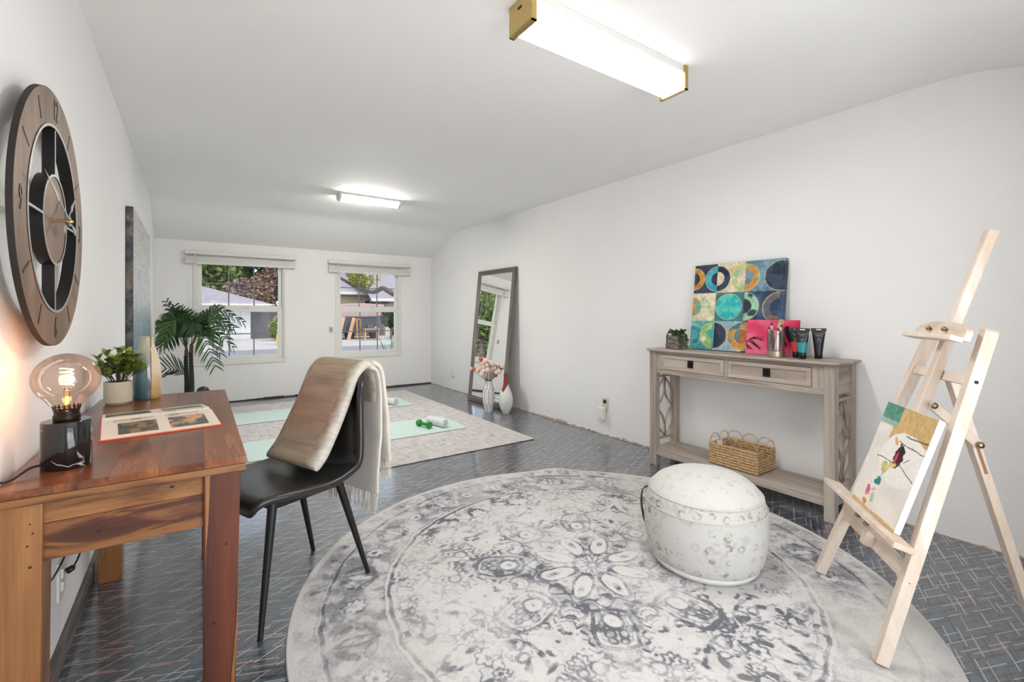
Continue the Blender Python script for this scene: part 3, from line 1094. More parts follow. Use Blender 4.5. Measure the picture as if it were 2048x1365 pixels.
# ------------------------------------------------------------------ glazed bottle vase
def vase_mat():
    t = NT('two_tone_glaze')
    tc = t.n('TexCoord')
    sp = t.n('SeparateXYZ')
    t.l(tc.outputs['Object'], sp.inputs[0])
    v = t.coord()
    n = t.noise(v, 18, 4, 0.6)
    # side seam: plane through the axis
    s = t.math('ADD', t.math('MULTIPLY', sp.outputs[0], 0.997), t.math('MULTIPLY', sp.outputs[1], 0.075))
    blue = t.ramp(t.math('ADD', t.math('MULTIPLY', sp.outputs[2], 3.6), t.math('MULTIPLY', n, 0.3)),
                  [(0.25, rgb(62, 96, 108)), (0.60, rgb(104, 134, 138)), (0.80, rgb(158, 160, 140)), (1.0, rgb(176, 172, 148))])
    cream = t.ramp(t.math('ADD', t.math('MULTIPLY', sp.outputs[2], 3.2), t.math('MULTIPLY', n, 0.4)),
                   [(0.15, rgb(112, 84, 52)), (0.32, rgb(196, 160, 112)), (0.6, rgb(226, 206, 172)), (1.0, rgb(214, 198, 170))])
    e = t.math('ADD', s, t.math('MULTIPLY', t.math('SUBTRACT', n, 0.5), 0.004))
    k = t.math('GREATER_THAN', e, 0.0125)
    seam = t.math('LESS_THAN', t.math('ABSOLUTE', t.math('SUBTRACT', e, 0.0120)), 0.0018)
    c = t.mix(k, blue, cream)
    c = t.mix(seam, c, rgb(120, 78, 42))
    return t.set(c, 0.10, 0, 0.5, Coat_Weight=0.5, Coat_Roughness=0.05)
vz = thing('bottle_vase', 'tall glazed bottle vase in teal and cream behind the desk plant', 'vase', (-0.185, 2.473, DZ))
pr = [(0.0, 0.003), (0.040, 0.003), (0.042, 0.0), (0.0455, 0.001), (0.0470, 0.010), (0.0480, 0.05), (0.0485, 0.09), (0.0475, 0.125), (0.044, 0.155), (0.037, 0.188), (0.029, 0.214), (0.0235, 0.234), (0.0215, 0.249), (0.0212, 0.258), (0.0225, 0.262), (0.0205, 0.264), (0.0185, 0.258), (0.018, 0.23), (0.0, 0.20)]
P = smoothpath([(r, 0, z) for r, z in pr], 60)
MB().lathe([(max(0, p.x), p.z) for p in P], 56).build('body', vase_mat(), vz, smooth=True)

# ------------------------------------------------------------------ clock
M_CLK = wood('clock_walnut', [(0.30, (0.11, 0.062, 0.036)), (0.50, (0.19, 0.115, 0.070)), (0.70, (0.27, 0.175, 0.115))], 2, 10, 0.12, 0.5, 0.3, 0.6)
M_CBLK = plain('clock_black_metal', (0.012, 0.011, 0.011), 0.4, 0.3)
M_CSIL = plain('clock_silver', (0.42, 0.42, 0.41), 0.35, 0.7)
M_CHAND = plain('clock_hand_grey', (0.30, 0.31, 0.31), 0.4, 0.5)
yc, zc = 1.650, 1.342
clk = thing('wall_clock', 'large round wooden wall clock with open centre and black numerals', 'clock', (XL(yc), yc, zc))
# local: x out of the wall, y to the right, z up
def ring(m, r0, r1, x0, x1, seg=96):
    Mx = Matrix.Rotation(R(90), 4, 'Y')
    m.lathe([(r0, x0), (r1, x0), (r1, x1), (r0, x1)], seg, Mx, close=True)
RO, RI, RH = 0.325, 0.238, 0.115
XF = 0.050
# the rim is built of eight walnut staves
for k in range(8):
    m = MB()
    a0, a1 = 2 * PI * k / 8, 2 * PI * (k + 1) / 8 - 0.0015
    n = 12
    out = [(RO * math.sin(a0 + (a1 - a0) * i / n), RO * math.cos(a0 + (a1 - a0) * i / n)) for i in range(n + 1)]
    out += [((RI + 0.003) * math.sin(a1 + (a0 - a1) * i / n), (RI + 0.003) * math.cos(a1 + (a0 - a1) * i / n)) for i in range(n + 1)]
    m.prism(out, XF - 0.011, XF, ((0, 0, 0), (0, 1, 0), (0, 0, 1), (1, 0, 0)))
    o = m.build('rim_stave', M_CLK, clk)
m = MB()
ring(m, RO - 0.0005, RO + 0.001, XF - 0.0115, XF - 0.0006)
m.build('rim_edge', plain('clock_dark_edge', (0.012, 0.008, 0.006), 0.7), clk)
MB().lathe([(0.03, 0.001), (0.03, 0.0255)], 24, Matrix.Rotation(R(90), 4, 'Y')).build('wall_boss', M_CBLK, clk)
m = MB()
ring(m, RI - 0.004, RI + 0.0028, 0.024, XF + 0.001)
inn = m.build('inner_band', M_CBLK, clk)
m = MB()
ring(m, RI - 0.004, RI + 0.0028, XF + 0.0011, XF + 0.0022)
m.build('bright_edge', M_CSIL, inn)
for a in range(4):
    m = MB()
    c, s = math.cos(a * PI / 2), math.sin(a * PI / 2)
    m.bar((0.037, s * RH, c * RH), (0.037, s * (RI - 0.002), c * (RI - 0.002)), 0.024, 0.006, (1, 0, 0))
    sp = m.build('spoke', M_CBLK, clk)
    m = MB()
    m.bar((0.0497, s * RH, c * RH), (0.0497, s * (RI - 0.002), c * (RI - 0.002)), 0.001, 0.0062, (1, 0, 0))
    m.build('bright_edge', M_CSIL, sp)
m = MB()
m.lathe([(RH - 0.004, 0.026), (RH - 0.004, XF - 0.001), (0, XF - 0.001)], 72, Matrix.Rotation(R(90), 4, 'Y'))
hub = m.build('hub_disc', M_CLK, clk)
m = MB()
ring(m, RH - 0.0038, RH + 0.002, 0.025, XF)
m.build('hub_band', M_CBLK, hub)
m = MB()
ring(m, RH - 0.0038, RH + 0.002, XF + 0.0001, XF + 0.0015)
m.build('hub_bright_edge', M_CSIL, hub)
def textmesh(s, size, sx=1.0):
    cu = bpy.data.curves.new('t', 'FONT')
    cu.body = s
    cu.size = size
    cu.align_x = 'CENTER'
    cu.align_y = 'CENTER'
    cu.extrude = 0.0006
    cu.resolution_u = 6
    ob = bpy.data.objects.new('t', cu)
    C.objects.link(ob)
    bpy.context.view_layer.update()
    me = bpy.data.meshes.new_from_object(ob.evaluated_get(bpy.context.evaluated_depsgraph_get()))
    bpy.data.objects.remove(ob)
    me.transform(Matrix.Diagonal((sx, 1, 1, 1)))
    return me
FRM = Matrix(((0, 0, 1, 0), (1, 0, 0, 0), (0, 1, 0, 0), (0, 0, 0, 1)))     # text x->y, y->z, z->x
rm = (RO + RI) / 2
for s, a in (('12', 0), ('3', 90), ('6', 180), ('9', 270)):
    me = textmesh(s, 0.078, 0.62)
    p = (XF + 0.0006, rm * math.sin(R(a)), rm * math.cos(R(a)))
    share('numeral', me, M_CBLK, clk, Matrix.Translation(p) @ FRM)
for h in range(12):
    if h % 3 == 0:
        continue
    a = R(h * 30)
    m = MB()
    m.bar((XF + 0.0004, (rm - 0.026) * math.sin(a), (rm - 0.026) * math.cos(a)), (XF + 0.0004, (rm + 0.026) * math.sin(a), (rm + 0.026) * math.cos(a)), 0.0012, 0.006, (1, 0, 0))
    m.build('hour_mark', M_CBLK, clk)
def hand(name, ang, L, tail, x, w):
    a = R(ang)
    A, B = (0, math.sin(a), math.cos(a)), (0, math.cos(a), -math.sin(a))
    m = MB()
    m.prism([(-tail, -w * 1.3), (-tail * 0.8, -w * 1.7), (-tail * 0.62, -w * 1.2), (-tail * 0.5, -w * 0.5), (L * 0.45, -w * 0.45), (L * 0.50, -w * 1.5), (L * 0.62, -w), (L, 0),
             (L * 0.62, w), (L * 0.50, w * 1.5), (L * 0.45, w * 0.45), (-tail * 0.5, w * 0.5), (-tail * 0.62, w * 1.2), (-tail * 0.8, w * 1.7), (-tail, w * 1.3)],
            x, x + 0.0012, ((0, 0, 0), A, B, (1, 0, 0)))
    m.lathe([(w * 2.2, x), (w * 2.2, x + 0.0012), (0, x + 0.0012)], 20, Matrix.Rotation(R(90), 4, 'Y'))
    return m.build(name, M_CHAND, clk)
hand('hour_hand', 50, 0.125, 0.05, XF + 0.022, 0.0062)
hand('minute_hand', -72, 0.250, 0.07, XF + 0.027, 0.0062)
MB().lathe([(0.004, XF - 0.002), (0.004, XF + 0.020), (0.0055, XF + 0.020), (0.0055, XF + 0.030), (0.0035, XF + 0.034), (0, XF + 0.034)], 16, Matrix.Rotation(R(90), 4, 'Y')).build('hand_arbor', M_BRASS, clk, smooth=True, angle=40)

# ------------------------------------------------------------------ canvas on the left wall
def silver_canvas():
    t = NT('silver_blue_painting')
    v = t.coord()
    tc = t.n('TexCoord')
    sp = t.n('SeparateXYZ')
    t.l(tc.outputs['Object'], sp.inputs[0])
    n = t.noise(v, 9, 6, 0.65, 0.8)
    n2 = t.noise(v, 24, 4, 0.65, 2.2)
    z = t.math('ADD', t.math('MULTIPLY', sp.outputs[2], 0.9), t.math('MULTIPLY', t.math('SUBTRACT', n, 0.5), 0.35))
    c = t.ramp(z, [(0.0, rgb(92, 118, 138)), (0.16, rgb(150, 172, 184)), (0.36, rgb(222, 226, 230)), (0.62, rgb(226, 227, 228)), (0.9, rgb(214, 214, 210))])
    c = t.mix(t.math('MULTIPLY', t.ramp(n2, [(0.46, (0, 0, 0)), (0.58, (1, 1, 1))]), 0.75), c, rgb(112, 120, 126))
    t.bump(t.math('ADD', n2, n), 0.8, 0.012)
    return t.set(c, 0.30, 0, 0.5)
def side_canvas():
    t = NT('canvas_side_dark')
    v = t.coord('Object', (1, 1, 1))
    n = t.noise(v, 7, 6, 0.65, 0.9)
    c = t.ramp(n, [(0.35, (0.012, 0.012, 0.02)), (0.48, (0.07, 0.065, 0.08)), (0.60, (0.20, 0.17, 0.14)), (0.75, (0.30, 0.27, 0.23))])
    return t.set(c, 0.5)
cv = thing('wall_canvas', 'large silver and blue abstract canvas on the left wall beyond the clock', 'painting', (XL(4.46), 4.46, 0.80))
cv.rotation_euler = (0, 0, math.atan(0.0135))
MB().b2((0.002, -0.71, 0), (0.0385, 0.71, 0.98)).build('stretcher', side_canvas(), cv, bevel=0.003)
MB().b2((0.0388, -0.708, 0.002), (0.0405, 0.708, 0.978)).build('painted_face', silver_canvas(), cv, bevel=0.0005)
# ------------------------------------------------------------------ palm
LAT = Vector((0.8247, -0.5656, 0))
DEP = Vector((0.5656, 0.8247, 0))
M_FROND = leafmat('palm_green', rgb(34, 66, 44), rgb(84, 122, 66), 0.38)
M_TRUNK = plain('palm_trunk', (0.022, 0.030, 0.022), 0.8, var=0.5, vscale=60, bump=0.5, bscale=90)
M_TRUNKB = plain('palm_trunk_brown', (0.16, 0.085, 0.04), 0.8, var=0.4, vscale=70)
M_POTB = plain('charcoal_pot', (0.03, 0.03, 0.032), 0.5)
PX, PY = -0.085, 5.80
palm = thing('potted_palm', 'artificial palm with drooping fronds beside the left window', 'plant', (PX, PY, 0))
MB().lathe([(0, 0.0), (0.085, 0.0), (0.092, 0.01), (0.115, 0.20), (0.12, 0.205), (0.12, 0.225), (0.108, 0.225), (0.105, 0.20), (0, 0.20)], 36).build('pot', M_POTB, palm, smooth=True, angle=40)
MB().lathe([(0, 0.208), (0.106, 0.203)], 24).build('soil', M_SOIL, palm)
def trunk(lx, dx, zt):
    m = MB()
    pts, rr = [], []
    b = LAT * lx + DEP * dx
    n = 46
    for i in range(n):
        s = i / (n - 1)
        pts.append((b.x + 0.004 * math.sin(s * 5), b.y, 0.19 + (zt - 0.19) * s))
        rr.append(0.0235 - 0.006 * s + 0.0016 * (i % 3))
    m.tube(pts, rr, 10)
    tr = m.build('trunk', M_TRUNK, palm, smooth=True)
    m = MB()
    m.tube([(b.x, b.y, zt - 0.012), (b.x, b.y, zt + 0.05), (b.x, b.y, zt + 0.085)], [0.019, 0.018, 0.011], 10)
    m.build('trunk_collar', M_TRUNKB, tr, smooth=True)
    return Vector((b.x, b.y, zt))
c1 = trunk(-0.052, 0.02, 0.655)
c2 = trunk(0.028, -0.02, 0.70)
def frond(base, tip, rise, leaf, n=20, droop=0.35, start=0.22):
    base, tip = Vector(base), Vector(tip)
    mid = base.lerp(tip, 0.5) + Vector((0, 0, rise))
    P = smoothpath([base, base.lerp(mid, 0.55) + Vector((0, 0, rise * 0.30)), mid, tip], 40)
    m = MB()
    m.tube(P, [0.0042 - 0.0032 * i / 39 for i in range(40)], 5)
    for sd in (-1, 1):
        for k in range(n):
            s = start + (1 - start) * (k + 0.5) / n
            i = min(38, int(s * 39))
            p = P[i]
            t = (P[min(39, i + 1)] - P[max(0, i - 1)]).normalized()
            side = t.cross(Vector((0, 0, 1)))
            if side.length < 0.2:
                side = t.cross(DEP)
            tw = t.cross(DEP)
            side = (side.normalized() * (1 if side.dot(tw) > 0 else -1) * 0.35 + tw.normalized() * 0.65).normalized()
            nrm = side.cross(t).normalized()
            if nrm.z < 0:
                nrm = -nrm
            L = leaf * (0.45 + 0.75 * math.sin(PI * (0.12 + 0.80 * s))) * rng.uniform(0.85, 1.1)
            d = (t * 0.75 + side * sd * 0.85 + nrm * 0.22).normalized()
            w = 0.0085
            wd = (t - d * t.dot(d)).normalized()
            vs = []
            for j in range(5):
                q = j / 4
                c = p + d * (L * q) - Vector((0, 0, 1)) * (droop * L * q * q)
                ww = w * (0.55 + 1.2 * q) * (1 - q) ** 0.55 + 0.0003
                vs += [c - wd * ww, c + nrm * ww * 0.5, c + wd * ww]
            # keep inside the left wall
            vs = [Vector((max(v.x, XL(5.2) + 0.03 - PX), v.y, v.z)) for v in vs]
            m.add(vs, [f for j in range(4) for f in ((3 * j, 3 * j + 1, 3 * j + 4, 3 * j + 3), (3 * j + 1, 3 * j + 2, 3 * j + 5, 3 * j + 4))])
    return m.build('frond', M_FROND, palm, smooth=True, fix=False)
def T(base, l, d, z):
    return base + LAT * l + DEP * d + Vector((0, 0, z))
top1 = c1 + Vector((0, 0, 0.07))
for l, d, z, rise, leaf in ((-0.17, -0.06, 0.50, 0.06, 0.15), (-0.27, 0.10, 0.38, 0.08, 0.15), (-0.26, -0.10, 0.24, 0.12, 0.15), (-0.27, 0.05, 0.06, 0.18, 0.15), (-0.22, -0.18, -0.06, 0.20, 0.15),
                            (-0.05, -0.10, 0.46, 0.05, 0.14), (0.06, 0.10, 0.36, 0.08, 0.13), (-0.10, 0.20, 0.30, 0.12, 0.13), (-0.08, -0.22, 0.10, 0.25, 0.15), (0.12, -0.14, 0.22, 0.18, 0.13), (-0.16, 0.02, 0.30, 0.22, 0.15), (-0.10, -0.05, 0.36, 0.16, 0.15), (-0.22, -0.02, 0.14, 0.26, 0.15), (-0.15, -0.12, 0.04, 0.28, 0.14), (-0.06, 0.04, 0.20, 0.24, 0.14)):
    frond(top1, T(top1, l, d, z), rise, leaf)
top2 = c2 + Vector((0, 0, 0.06))
for l, d, z, rise, leaf in ((0.52, 0.05, 0.24, 0.26, 0.10), (0.48, -0.12, 0.16, 0.24, 0.10), (0.44, 0.00, -0.02, 0.18, 0.12), (0.32, -0.10, -0.22, 0.22, 0.15), (0.24, 0.10, -0.10, 0.22, 0.13),
                            (0.18, 0.12, 0.40, 0.10, 0.12), (0.36, 0.14, 0.18, 0.20, 0.12), (0.16, -0.16, 0.16, 0.16, 0.12)):
    frond(top2, T(top2, l, d, z), rise, leaf)
lowb = c1 - Vector((0, 0, 0.20))
frond(lowb, T(lowb, -0.20, -0.05, 0.075), 0.02, 0.22, 8, 0.10, 0.02)
m = MB()
m.ball((0.112, -0.05, 0.29), (0.055, 0.03, 0.045), 14, 10)
m.ball((0.150, -0.06, 0.265), (0.04, 0.03, 0.035), 12, 8)
m.tube([(0.08, -0.03, 0.20), (0.112, -0.05, 0.26)], 0.01, 6)
m.build('base_leaf', plain('dark_green_leaf', (0.012, 0.030, 0.022), 0.4), palm, smooth=True)

# ------------------------------------------------------------------ chair
def leather():
    t = NT('black_leatherette')
    v = t.coord()
    t.bump(t.math('ADD', t.noise(v, 420, 3), t.math('MULTIPLY', t.noise(v, 12, 3), 0.8)), 0.12, 0.0015)
    return t.set(t.mix(t.noise(v, 9, 3), (0.013, 0.012, 0.012), (0.026, 0.024, 0.023)), 0.30, 0, 0.5)
M_LEATH = leather()
M_CHB = plain('black_powder_coat', (0.010, 0.010, 0.010), 0.4, 0.2)
CRZ = R(113.3)
chair = thing('bucket_chair', 'black leatherette bucket chair with slim splayed legs at the desk', 'chair', (0.300, 2.0, 0), CRZ)
sp = [(0.250, 0.432, 0.175), (0.240, 0.447, 0.192), (0.200, 0.455, 0.205), (0.120, 0.452, 0.220), (0.020, 0.443, 0.226), (-0.080, 0.440, 0.226), (-0.150, 0.455, 0.224),
      (-0.190, 0.495, 0.220), (-0.212, 0.560, 0.214), (-0.228, 0.640, 0.205), (-0.243, 0.720, 0.194), (-0.255, 0.785, 0.176), (-0.262, 0.820, 0.140), (-0.265, 0.834, 0.095)]
prof = smoothpath([(a, b, c) for a, b, c in sp], 46)
def shell(u, v):
    k = v * 45
    i = min(44, int(k))
    q = prof[i].lerp(prof[i + 1], k - i)
    t = (prof[min(45, i + 1)] - prof[max(0, i - 1)])
    tl = math.hypot(t.x, t.y)
    nx, nz = t.y / tl, -t.x / tl       # normal toward sitter: up on the seat, forward on the back
    s = u * 2 - 1
    e = abs(s) ** 2.6
    lift = 0.012 * e if v < 0.30 else 0.012 * e + 0.022 * e * ss(0.30, 0.45, np.array(v)).item() + 0.030 * e * ss(0.45, 0.8, np.array(v)).item()
    lift *= 1 - 0.65 * float(ss(0.78, 1.0, np.array(v)))
    if v < 0.12:
        lift *= v / 0.12
    return (s * q.z, q.x + nx * lift, q.y + nz * lift)
m = MB()
m.grid(shell, 27, 70)
so = m.build('seat_shell', M_LEATH, chair, smooth=True)
md = so.modifiers.new('solid', 'SOLIDIFY')
md.thickness = 0.028
md.offset = 0
md = so.modifiers.new('bevel', 'BEVEL')
md.width = 0.006
md.segments = 3
md.limit_method = 'ANGLE'
md.angle_limit = R(50)
edge = [shell(0.0, k / 50) for k in range(51)] + [shell(k / 20, 1.0) for k in range(1, 20)] + [shell(1.0, 1 - k / 50) for k in range(51)] + [shell(1 - k / 14, 0.0) for k in range(1, 14)]
m = MB()
m.tube(edge, 0.0145, 8, closed=True)
m.build('edge_piping', M_LEATH, so, smooth=True)
m = MB()
for s in (0.0, 1.0):
    p = Vector(shell(s, 0.36))
    m.ball((p.x, p.y, p.z), (0.0125, 0.0010, 0.0125), 12, 8)
m.build('seam', M_CHB, so)
FT, RT = (0.14, 0.155, 0.428), (0.14, -0.115, 0.425)
for sx_ in (-1, 1):
    for (tx, ty, tz), (bx, by) in ((FT, (0.187, 0.225)), (RT, (0.187, -0.225))):
        m = MB()
        lift_ = 0.0112 if (sx_ < 0 and by < 0) else 0.0
        pts = [(sx_ * (tx + (bx - tx) * k / 8), ty + (by - ty) * k / 8, tz + (0.006 + lift_ - tz) * k / 8) for k in range(9)]
        m.tube(pts, [0.0165 - 0.0075 * k / 8 for k in range(9)], 14)
        lg = m.build('leg', M_CHB, chair, smooth=True, angle=50)
        m = MB()
        m.tube([pts[-1], (pts[-1][0], pts[-1][1], 0.0005 + lift_)], 0.0095, 12)
        m.build('foot', M_BLK, lg)
m = MB()
for a, b in (((-0.14, 0.155, 0.418), (0.14, 0.155, 0.418)), ((-0.14, -0.115, 0.416), (0.14, -0.115, 0.416)), ((-0.14, 0.155, 0.418), (-0.14, -0.115, 0.416)), ((0.14, 0.155, 0.418), (0.14, -0.115, 0.416))):
    m.bar(a, b, 0.022, 0.028, (0, 0, 1))
m.build('under_frame', M_CHB, chair, bevel=0.002)

# ------------------------------------------------------------------ throw blanket over the chair back
M_THROW = painted('woven_throw', 0.95, 0.22, 420, 0.35, 0.1)
M_FRNG = plain('throw_fringe', (0.68, 0.63, 0.55), 0.95)
thr = thing('throw_blanket', 'beige ribbed throw with a fringe draped over the chair back', 'blanket', (0.300, 2.0, 0), CRZ)
vnt = VN(21)
def sweep(path, x0, x1, th, name, colf, wave=0.0019, nseg=440, rib=0.0092, skew=None, corner=1.0):
    P = smoothpath([(a, b, 0) for a, b in path], nseg)
    L = [0.0]
    for i in range(1, nseg):
        L.append(L[-1] + (P[i] - P[i - 1]).length)
    NC = 56
    V, cols = [], []
    for i, p in enumerate(P):
        t = (P[min(nseg - 1, i + 1)] - P[max(0, i - 1)]).normalized()
        nx, nz = -t.y, t.x
        s = L[i] / L[-1]
        thk = th(s) if callable(th) else th
        endr = min(1.0, (min(L[i], L[-1] - L[i]) / (thk * 0.5 + 1e-6)))
        rnd = math.sqrt(max(0.02, 1 - (1 - endr) ** 2))
        a0 = x0(s) if callable(x0) else x0
        a1 = x1(s) if callable(x1) else x1
        w = (a1 - a0) / 2
        for k in range(NC):
            a = 2 * PI * k / NC
            ca, sa = math.cos(a), math.sin(a)
            e = 0.16
            cx = math.copysign(abs(ca) ** e, ca) * w
            edge_f = min(1.0, (w - abs(cx)) / (thk * 0.5))
            h = math.copysign(abs(sa) ** 0.55, sa) * thk / 2 * rnd
            cx = (a0 + a1) / 2 + math.copysign(1, ca) * (w - thk * 0.5 * (1 - math.sqrt(max(0, 1 - (2 * abs(h) / thk) ** 2)))) * (abs(cx) / w if w else 1)
            r = wave * math.sin(2 * PI * L[i] / rib) * (1 if sa != 0 else 0)
            big = 0.006 * (vnt(np.array([cx * 9 + 3]), np.array([s * 5 + 1]), 2)[0] - 0.5) * 2
            hh = h + (math.copysign(r, h) if abs(h) > thk * 0.2 else 0) + big
            V.append((cx, p.x + nx * hh, p.y + nz * hh))
            cols.append(colf(s, cx, h))
    m = MB()
    m.v = V
    for i in range(nseg - 1):
        for k in range(NC):
            a, b = i * NC + k, i * NC + (k + 1) % NC
            m.f.append((a, b, b + NC, a + NC))
    m.f.append(tuple(range(NC)))
    m.f.append(tuple((nseg - 1) * NC + k for k in range(NC)))
    o = m.build(name, M_THROW, thr, smooth=True)
    set_cols(o.data, slin(np.array(cols)))
    return o
tan, pink, cream = np.array((0.74, 0.67, 0.59)), np.array((0.72, 0.60, 0.52)), np.array((0.86, 0.83, 0.79))
def c_front(s, x, h):
    n = vnt(np.array([x * 7 + 9]), np.array([s * 4 + 2]), 3)[0]
    f = math.exp(-((s - 0.36) / 0.20) ** 2) * (0.5 + n)
    edge_ = min(1, max(0, (-0.105 - x) / 0.03))
    c = tan * (1 - f) + pink * f
    g = 0.93 + 0.05 * math.sin(2 * PI * s * 0.80 / 0.0092) + 0.07 * (vnt(np.array([x * 60]), np.array([s * 90]), 2)[0] - 0.5) * 2 + 0.05 * math.sin(2 * PI * x / 0.06) * math.sin(2 * PI * s * 7)  # rib grooves darkened in the colour as shade; other terms vary the tone
    return (c * (1 - edge_) + cream * edge_) * g
front = [(-0.010, 0.492), (-0.056, 0.542), (-0.100, 0.616), (-0.140, 0.696), (-0.176, 0.772), (-0.214, 0.843), (-0.262, 0.878), (-0.303, 0.850), (-0.318, 0.78), (-0.320, 0.70)]
sweep(front, -0.150, 0.190, lambda s: 0.050 - 0.018 * s, 'front_fold', c_front)
def c_back(s, x, h):
    n = vnt(np.array([x * 14 + 4]), np.array([s * 3 + 7]), 3)[0]
    return cream * (0.94 + 0.10 * n)  # back painted lighter than the front for the light falling on it
back = [(-0.262, 0.868), (-0.296, 0.850), (-0.310, 0.80), (-0.316, 0.72), (-0.312, 0.56), (-0.300, 0.42), (-0.292, 0.315)]
sweep(back, lambda s: -0.168 - 0.006 * s, lambda s: 0.160 + 0.015 * s, 0.018, 'back_drape', c_back, 0.0019)
back2 = [(-0.285, 0.886), (-0.330, 0.855), (-0.347, 0.76), (-0.356, 0.62), (-0.360, 0.50), (-0.358, 0.440)]
sweep(back2, lambda s: -0.150 - 0.03 * s, lambda s: 0.03 - 0.02 * s, 0.020, 'back_drape', c_back, 0.0019, 280)
m = MB()
for k in range(190):
    if k < 125:
        x, y, z, L = -0.172 + 0.345 * (k + rng.random()) / 125, -0.292 + rng.uniform(-0.008, 0.008), 0.320, rng.uniform(0.075, 0.105)
    else:
        x, y, z, L = -0.178 + 0.185 * (k - 125 + rng.random()) / 65, -0.358 + rng.uniform(-0.008, 0.008), 0.445, rng.uniform(0.07, 0.10)
    dx, dy = rng.uniform(-0.012, 0.012), rng.uniform(-0.010, 0.010)
    m.tube([(x, y, z), (x + dx * 0.4, y + dy * 0.5, z - L * 0.5), (x + dx * 1.3, y + dy, z - L)], [0.0019, 0.0017, 0.0011], 4)
o = m.build('fringe', M_FRNG, thr)
o['kind'] = 'stuff'

# ------------------------------------------------------------------ rectangular rug, mats, towels, dumbbells
def streak_rug():
    t = NT('grey_streaked_rug')
    v = t.coord('Object', (1.0, 5.0, 1))
    v1 = t.coord('Object', (4, 1.2, 1))
    a = t.noise(v, 9, 6, 0.7)
    b = t.noise(v1, 7, 5, 0.65)
    f = t.noise(t.coord(), 240, 2, 0.6)
    k = t.math('ADD', t.math('MULTIPLY', a, 0.55), t.math('ADD', t.math('MULTIPLY', b, 0.30), t.math('MULTIPLY', f, 0.15)))
    c = t.ramp(k, [(0.36, rgb(150, 145, 142)), (0.46, rgb(198, 193, 190)), (0.54, rgb(214, 210, 206)), (0.66, rgb(228, 224, 220))])
    t.bump(t.math('ADD', f, a), 0.5, 0.004)
    return t.set(c, 0.95, 0, 0.1)
rug = thing('area_rug', 'pale grey streaked rectangular rug under the exercise mats', 'rug', (1.22, 4.68, 0))
MB().b2((-1.18, -1.52, 0.0005), (1.18, 1.52, 0.007)).build('backing', plain('rug_backing', (0.10, 0.075, 0.055), 0.9), rug)
MB().b2((-1.183, -1.523, 0.0035), (1.183, 1.523, 0.0105)).build('pile', streak_rug(), rug, bevel=0.003)
M_MINT = plain('mint_foam', rgb(206, 227, 219), 0.6, var=0.03, vscale=60, bump=0.15, bscale=500)
M_MATG = plain('mat_underside', (0.05, 0.05, 0.055), 0.8)
ZM = 0.0107
for y0, y1, lab in ((3.805, 4.395, 'mint green exercise mat nearer the chair, with dumbbell and towel'), (5.125, 5.705, 'mint green exercise mat nearer the windows')):
    t = thing('exercise_mat', lab, 'exercise mat', (1.195, (y0 + y1) / 2, ZM), R(-0.6), 'mint exercise mats')
    h = (y1 - y0) / 2
    def rr(L, H, r=0.02):
        out = []
        for cx, cy, a0 in ((L - r, H - r, 0), (-L + r, H - r, 90), (-L + r, -H + r, 180), (L - r, -H + r, 270)):
            out += [(cx + r * math.cos(R(a0 + k * 18)), cy + r * math.sin(R(a0 + k * 18))) for k in range(6)]
        return out
    MB().prism(rr(0.905, h), 0.0, 0.003, ((0, 0, 0), (1, 0, 0), (0, 1, 0), (0, 0, 1))).build('underside', M_MATG, t)
    MB().prism(rr(0.9045, h - 0.0005), 0.003, 0.0065, ((0, 0, 0), (1, 0, 0), (0, 1, 0), (0, 0, 1))).build('top_layer', M_MINT, t, bevel=0.001)
ZT = ZM + 0.0066
M_TOWEL = plain('white_terry', (0.80, 0.80, 0.80), 0.95, var=0.08, vscale=150, bump=0.8, bscale=260)
def towel(x, y, ang, label, L=0.25, r=0.040):
    t = thing('rolled_towel', label, 'towel', (x, y, ZT), ang, 'rolled white towels')
    m = MB()
    N = 130
    turns = 4.0
    V = []
    for i in range(N):
        s = i / (N - 1)
        a = s * turns * 2 * PI
        ro = 0.006 + (r - 0.006) * s
        V.append((ro * math.cos(a), ro * math.sin(a)))
    th = 0.0062
    out, inn_ = [], []
    for i, (a, b) in enumerate(V):
        q = math.hypot(a, b)
        out.append((a * (1 + th / 2 / q), b * (1 + th / 2 / q)))
        inn_.append((a * (1 - th / 2 / q), b * (1 - th / 2 / q)))
    low = min(b for a, b in out)
    n = N
    vs, fs = [], []
    ends = [-L / 2, -L / 2 + 0.004, L / 2 - 0.004, L / 2]
    for e, xx in enumerate(ends):
        k = 0.0 if e in (0, 3) else 1.0
        for i in range(n):
            (a, b), (c, d) = out[i], inn_[i]
            ma, mb_ = (a + c) / 2, (b + d) / 2
            a, b, c, d = (ma + (a - ma) * (0.55 + 0.45 * k), mb_ + (b - mb_) * (0.55 + 0.45 * k), ma + (c - ma) * (0.55 + 0.45 * k), mb_ + (d - mb_) * (0.55 + 0.45 * k))
            vs += [(xx, a, b - low), (xx, c, d - low)]
    for e in range(3):
        for i in range(n - 1):
            A, B = e * 2 * n + 2 * i, (e + 1) * 2 * n + 2 * i
            fs += [(A, A + 2, B + 2, B), (A + 1, B + 1, B + 3, A + 3)]
        A, B = e * 2 * n, (e + 1) * 2 * n
        fs += [(A, B, B + 1, A + 1), (A + 2 * n - 2, A + 2 * n - 1, B + 2 * n - 1, B + 2 * n - 2)]
    for e in (0, 3):
        for i in range(n - 1):
            A = e * 2 * n + 2 * i
            fs.append((A, A + 1, A + 3, A + 2))
    m.add(vs, fs)
    m.build('towel_roll', M_TOWEL, t, smooth=True, angle=60)
    return t
towel(1.885, 4.025, R(-76), 'rolled white towel next to the green dumbbell')
towel(1.865, 5.300, R(-73), 'rolled white towel on the mat nearer the windows')
M_DUMB = plain('green_vinyl', rgb(34, 138, 44), 0.35, bump=0.1, bscale=300)
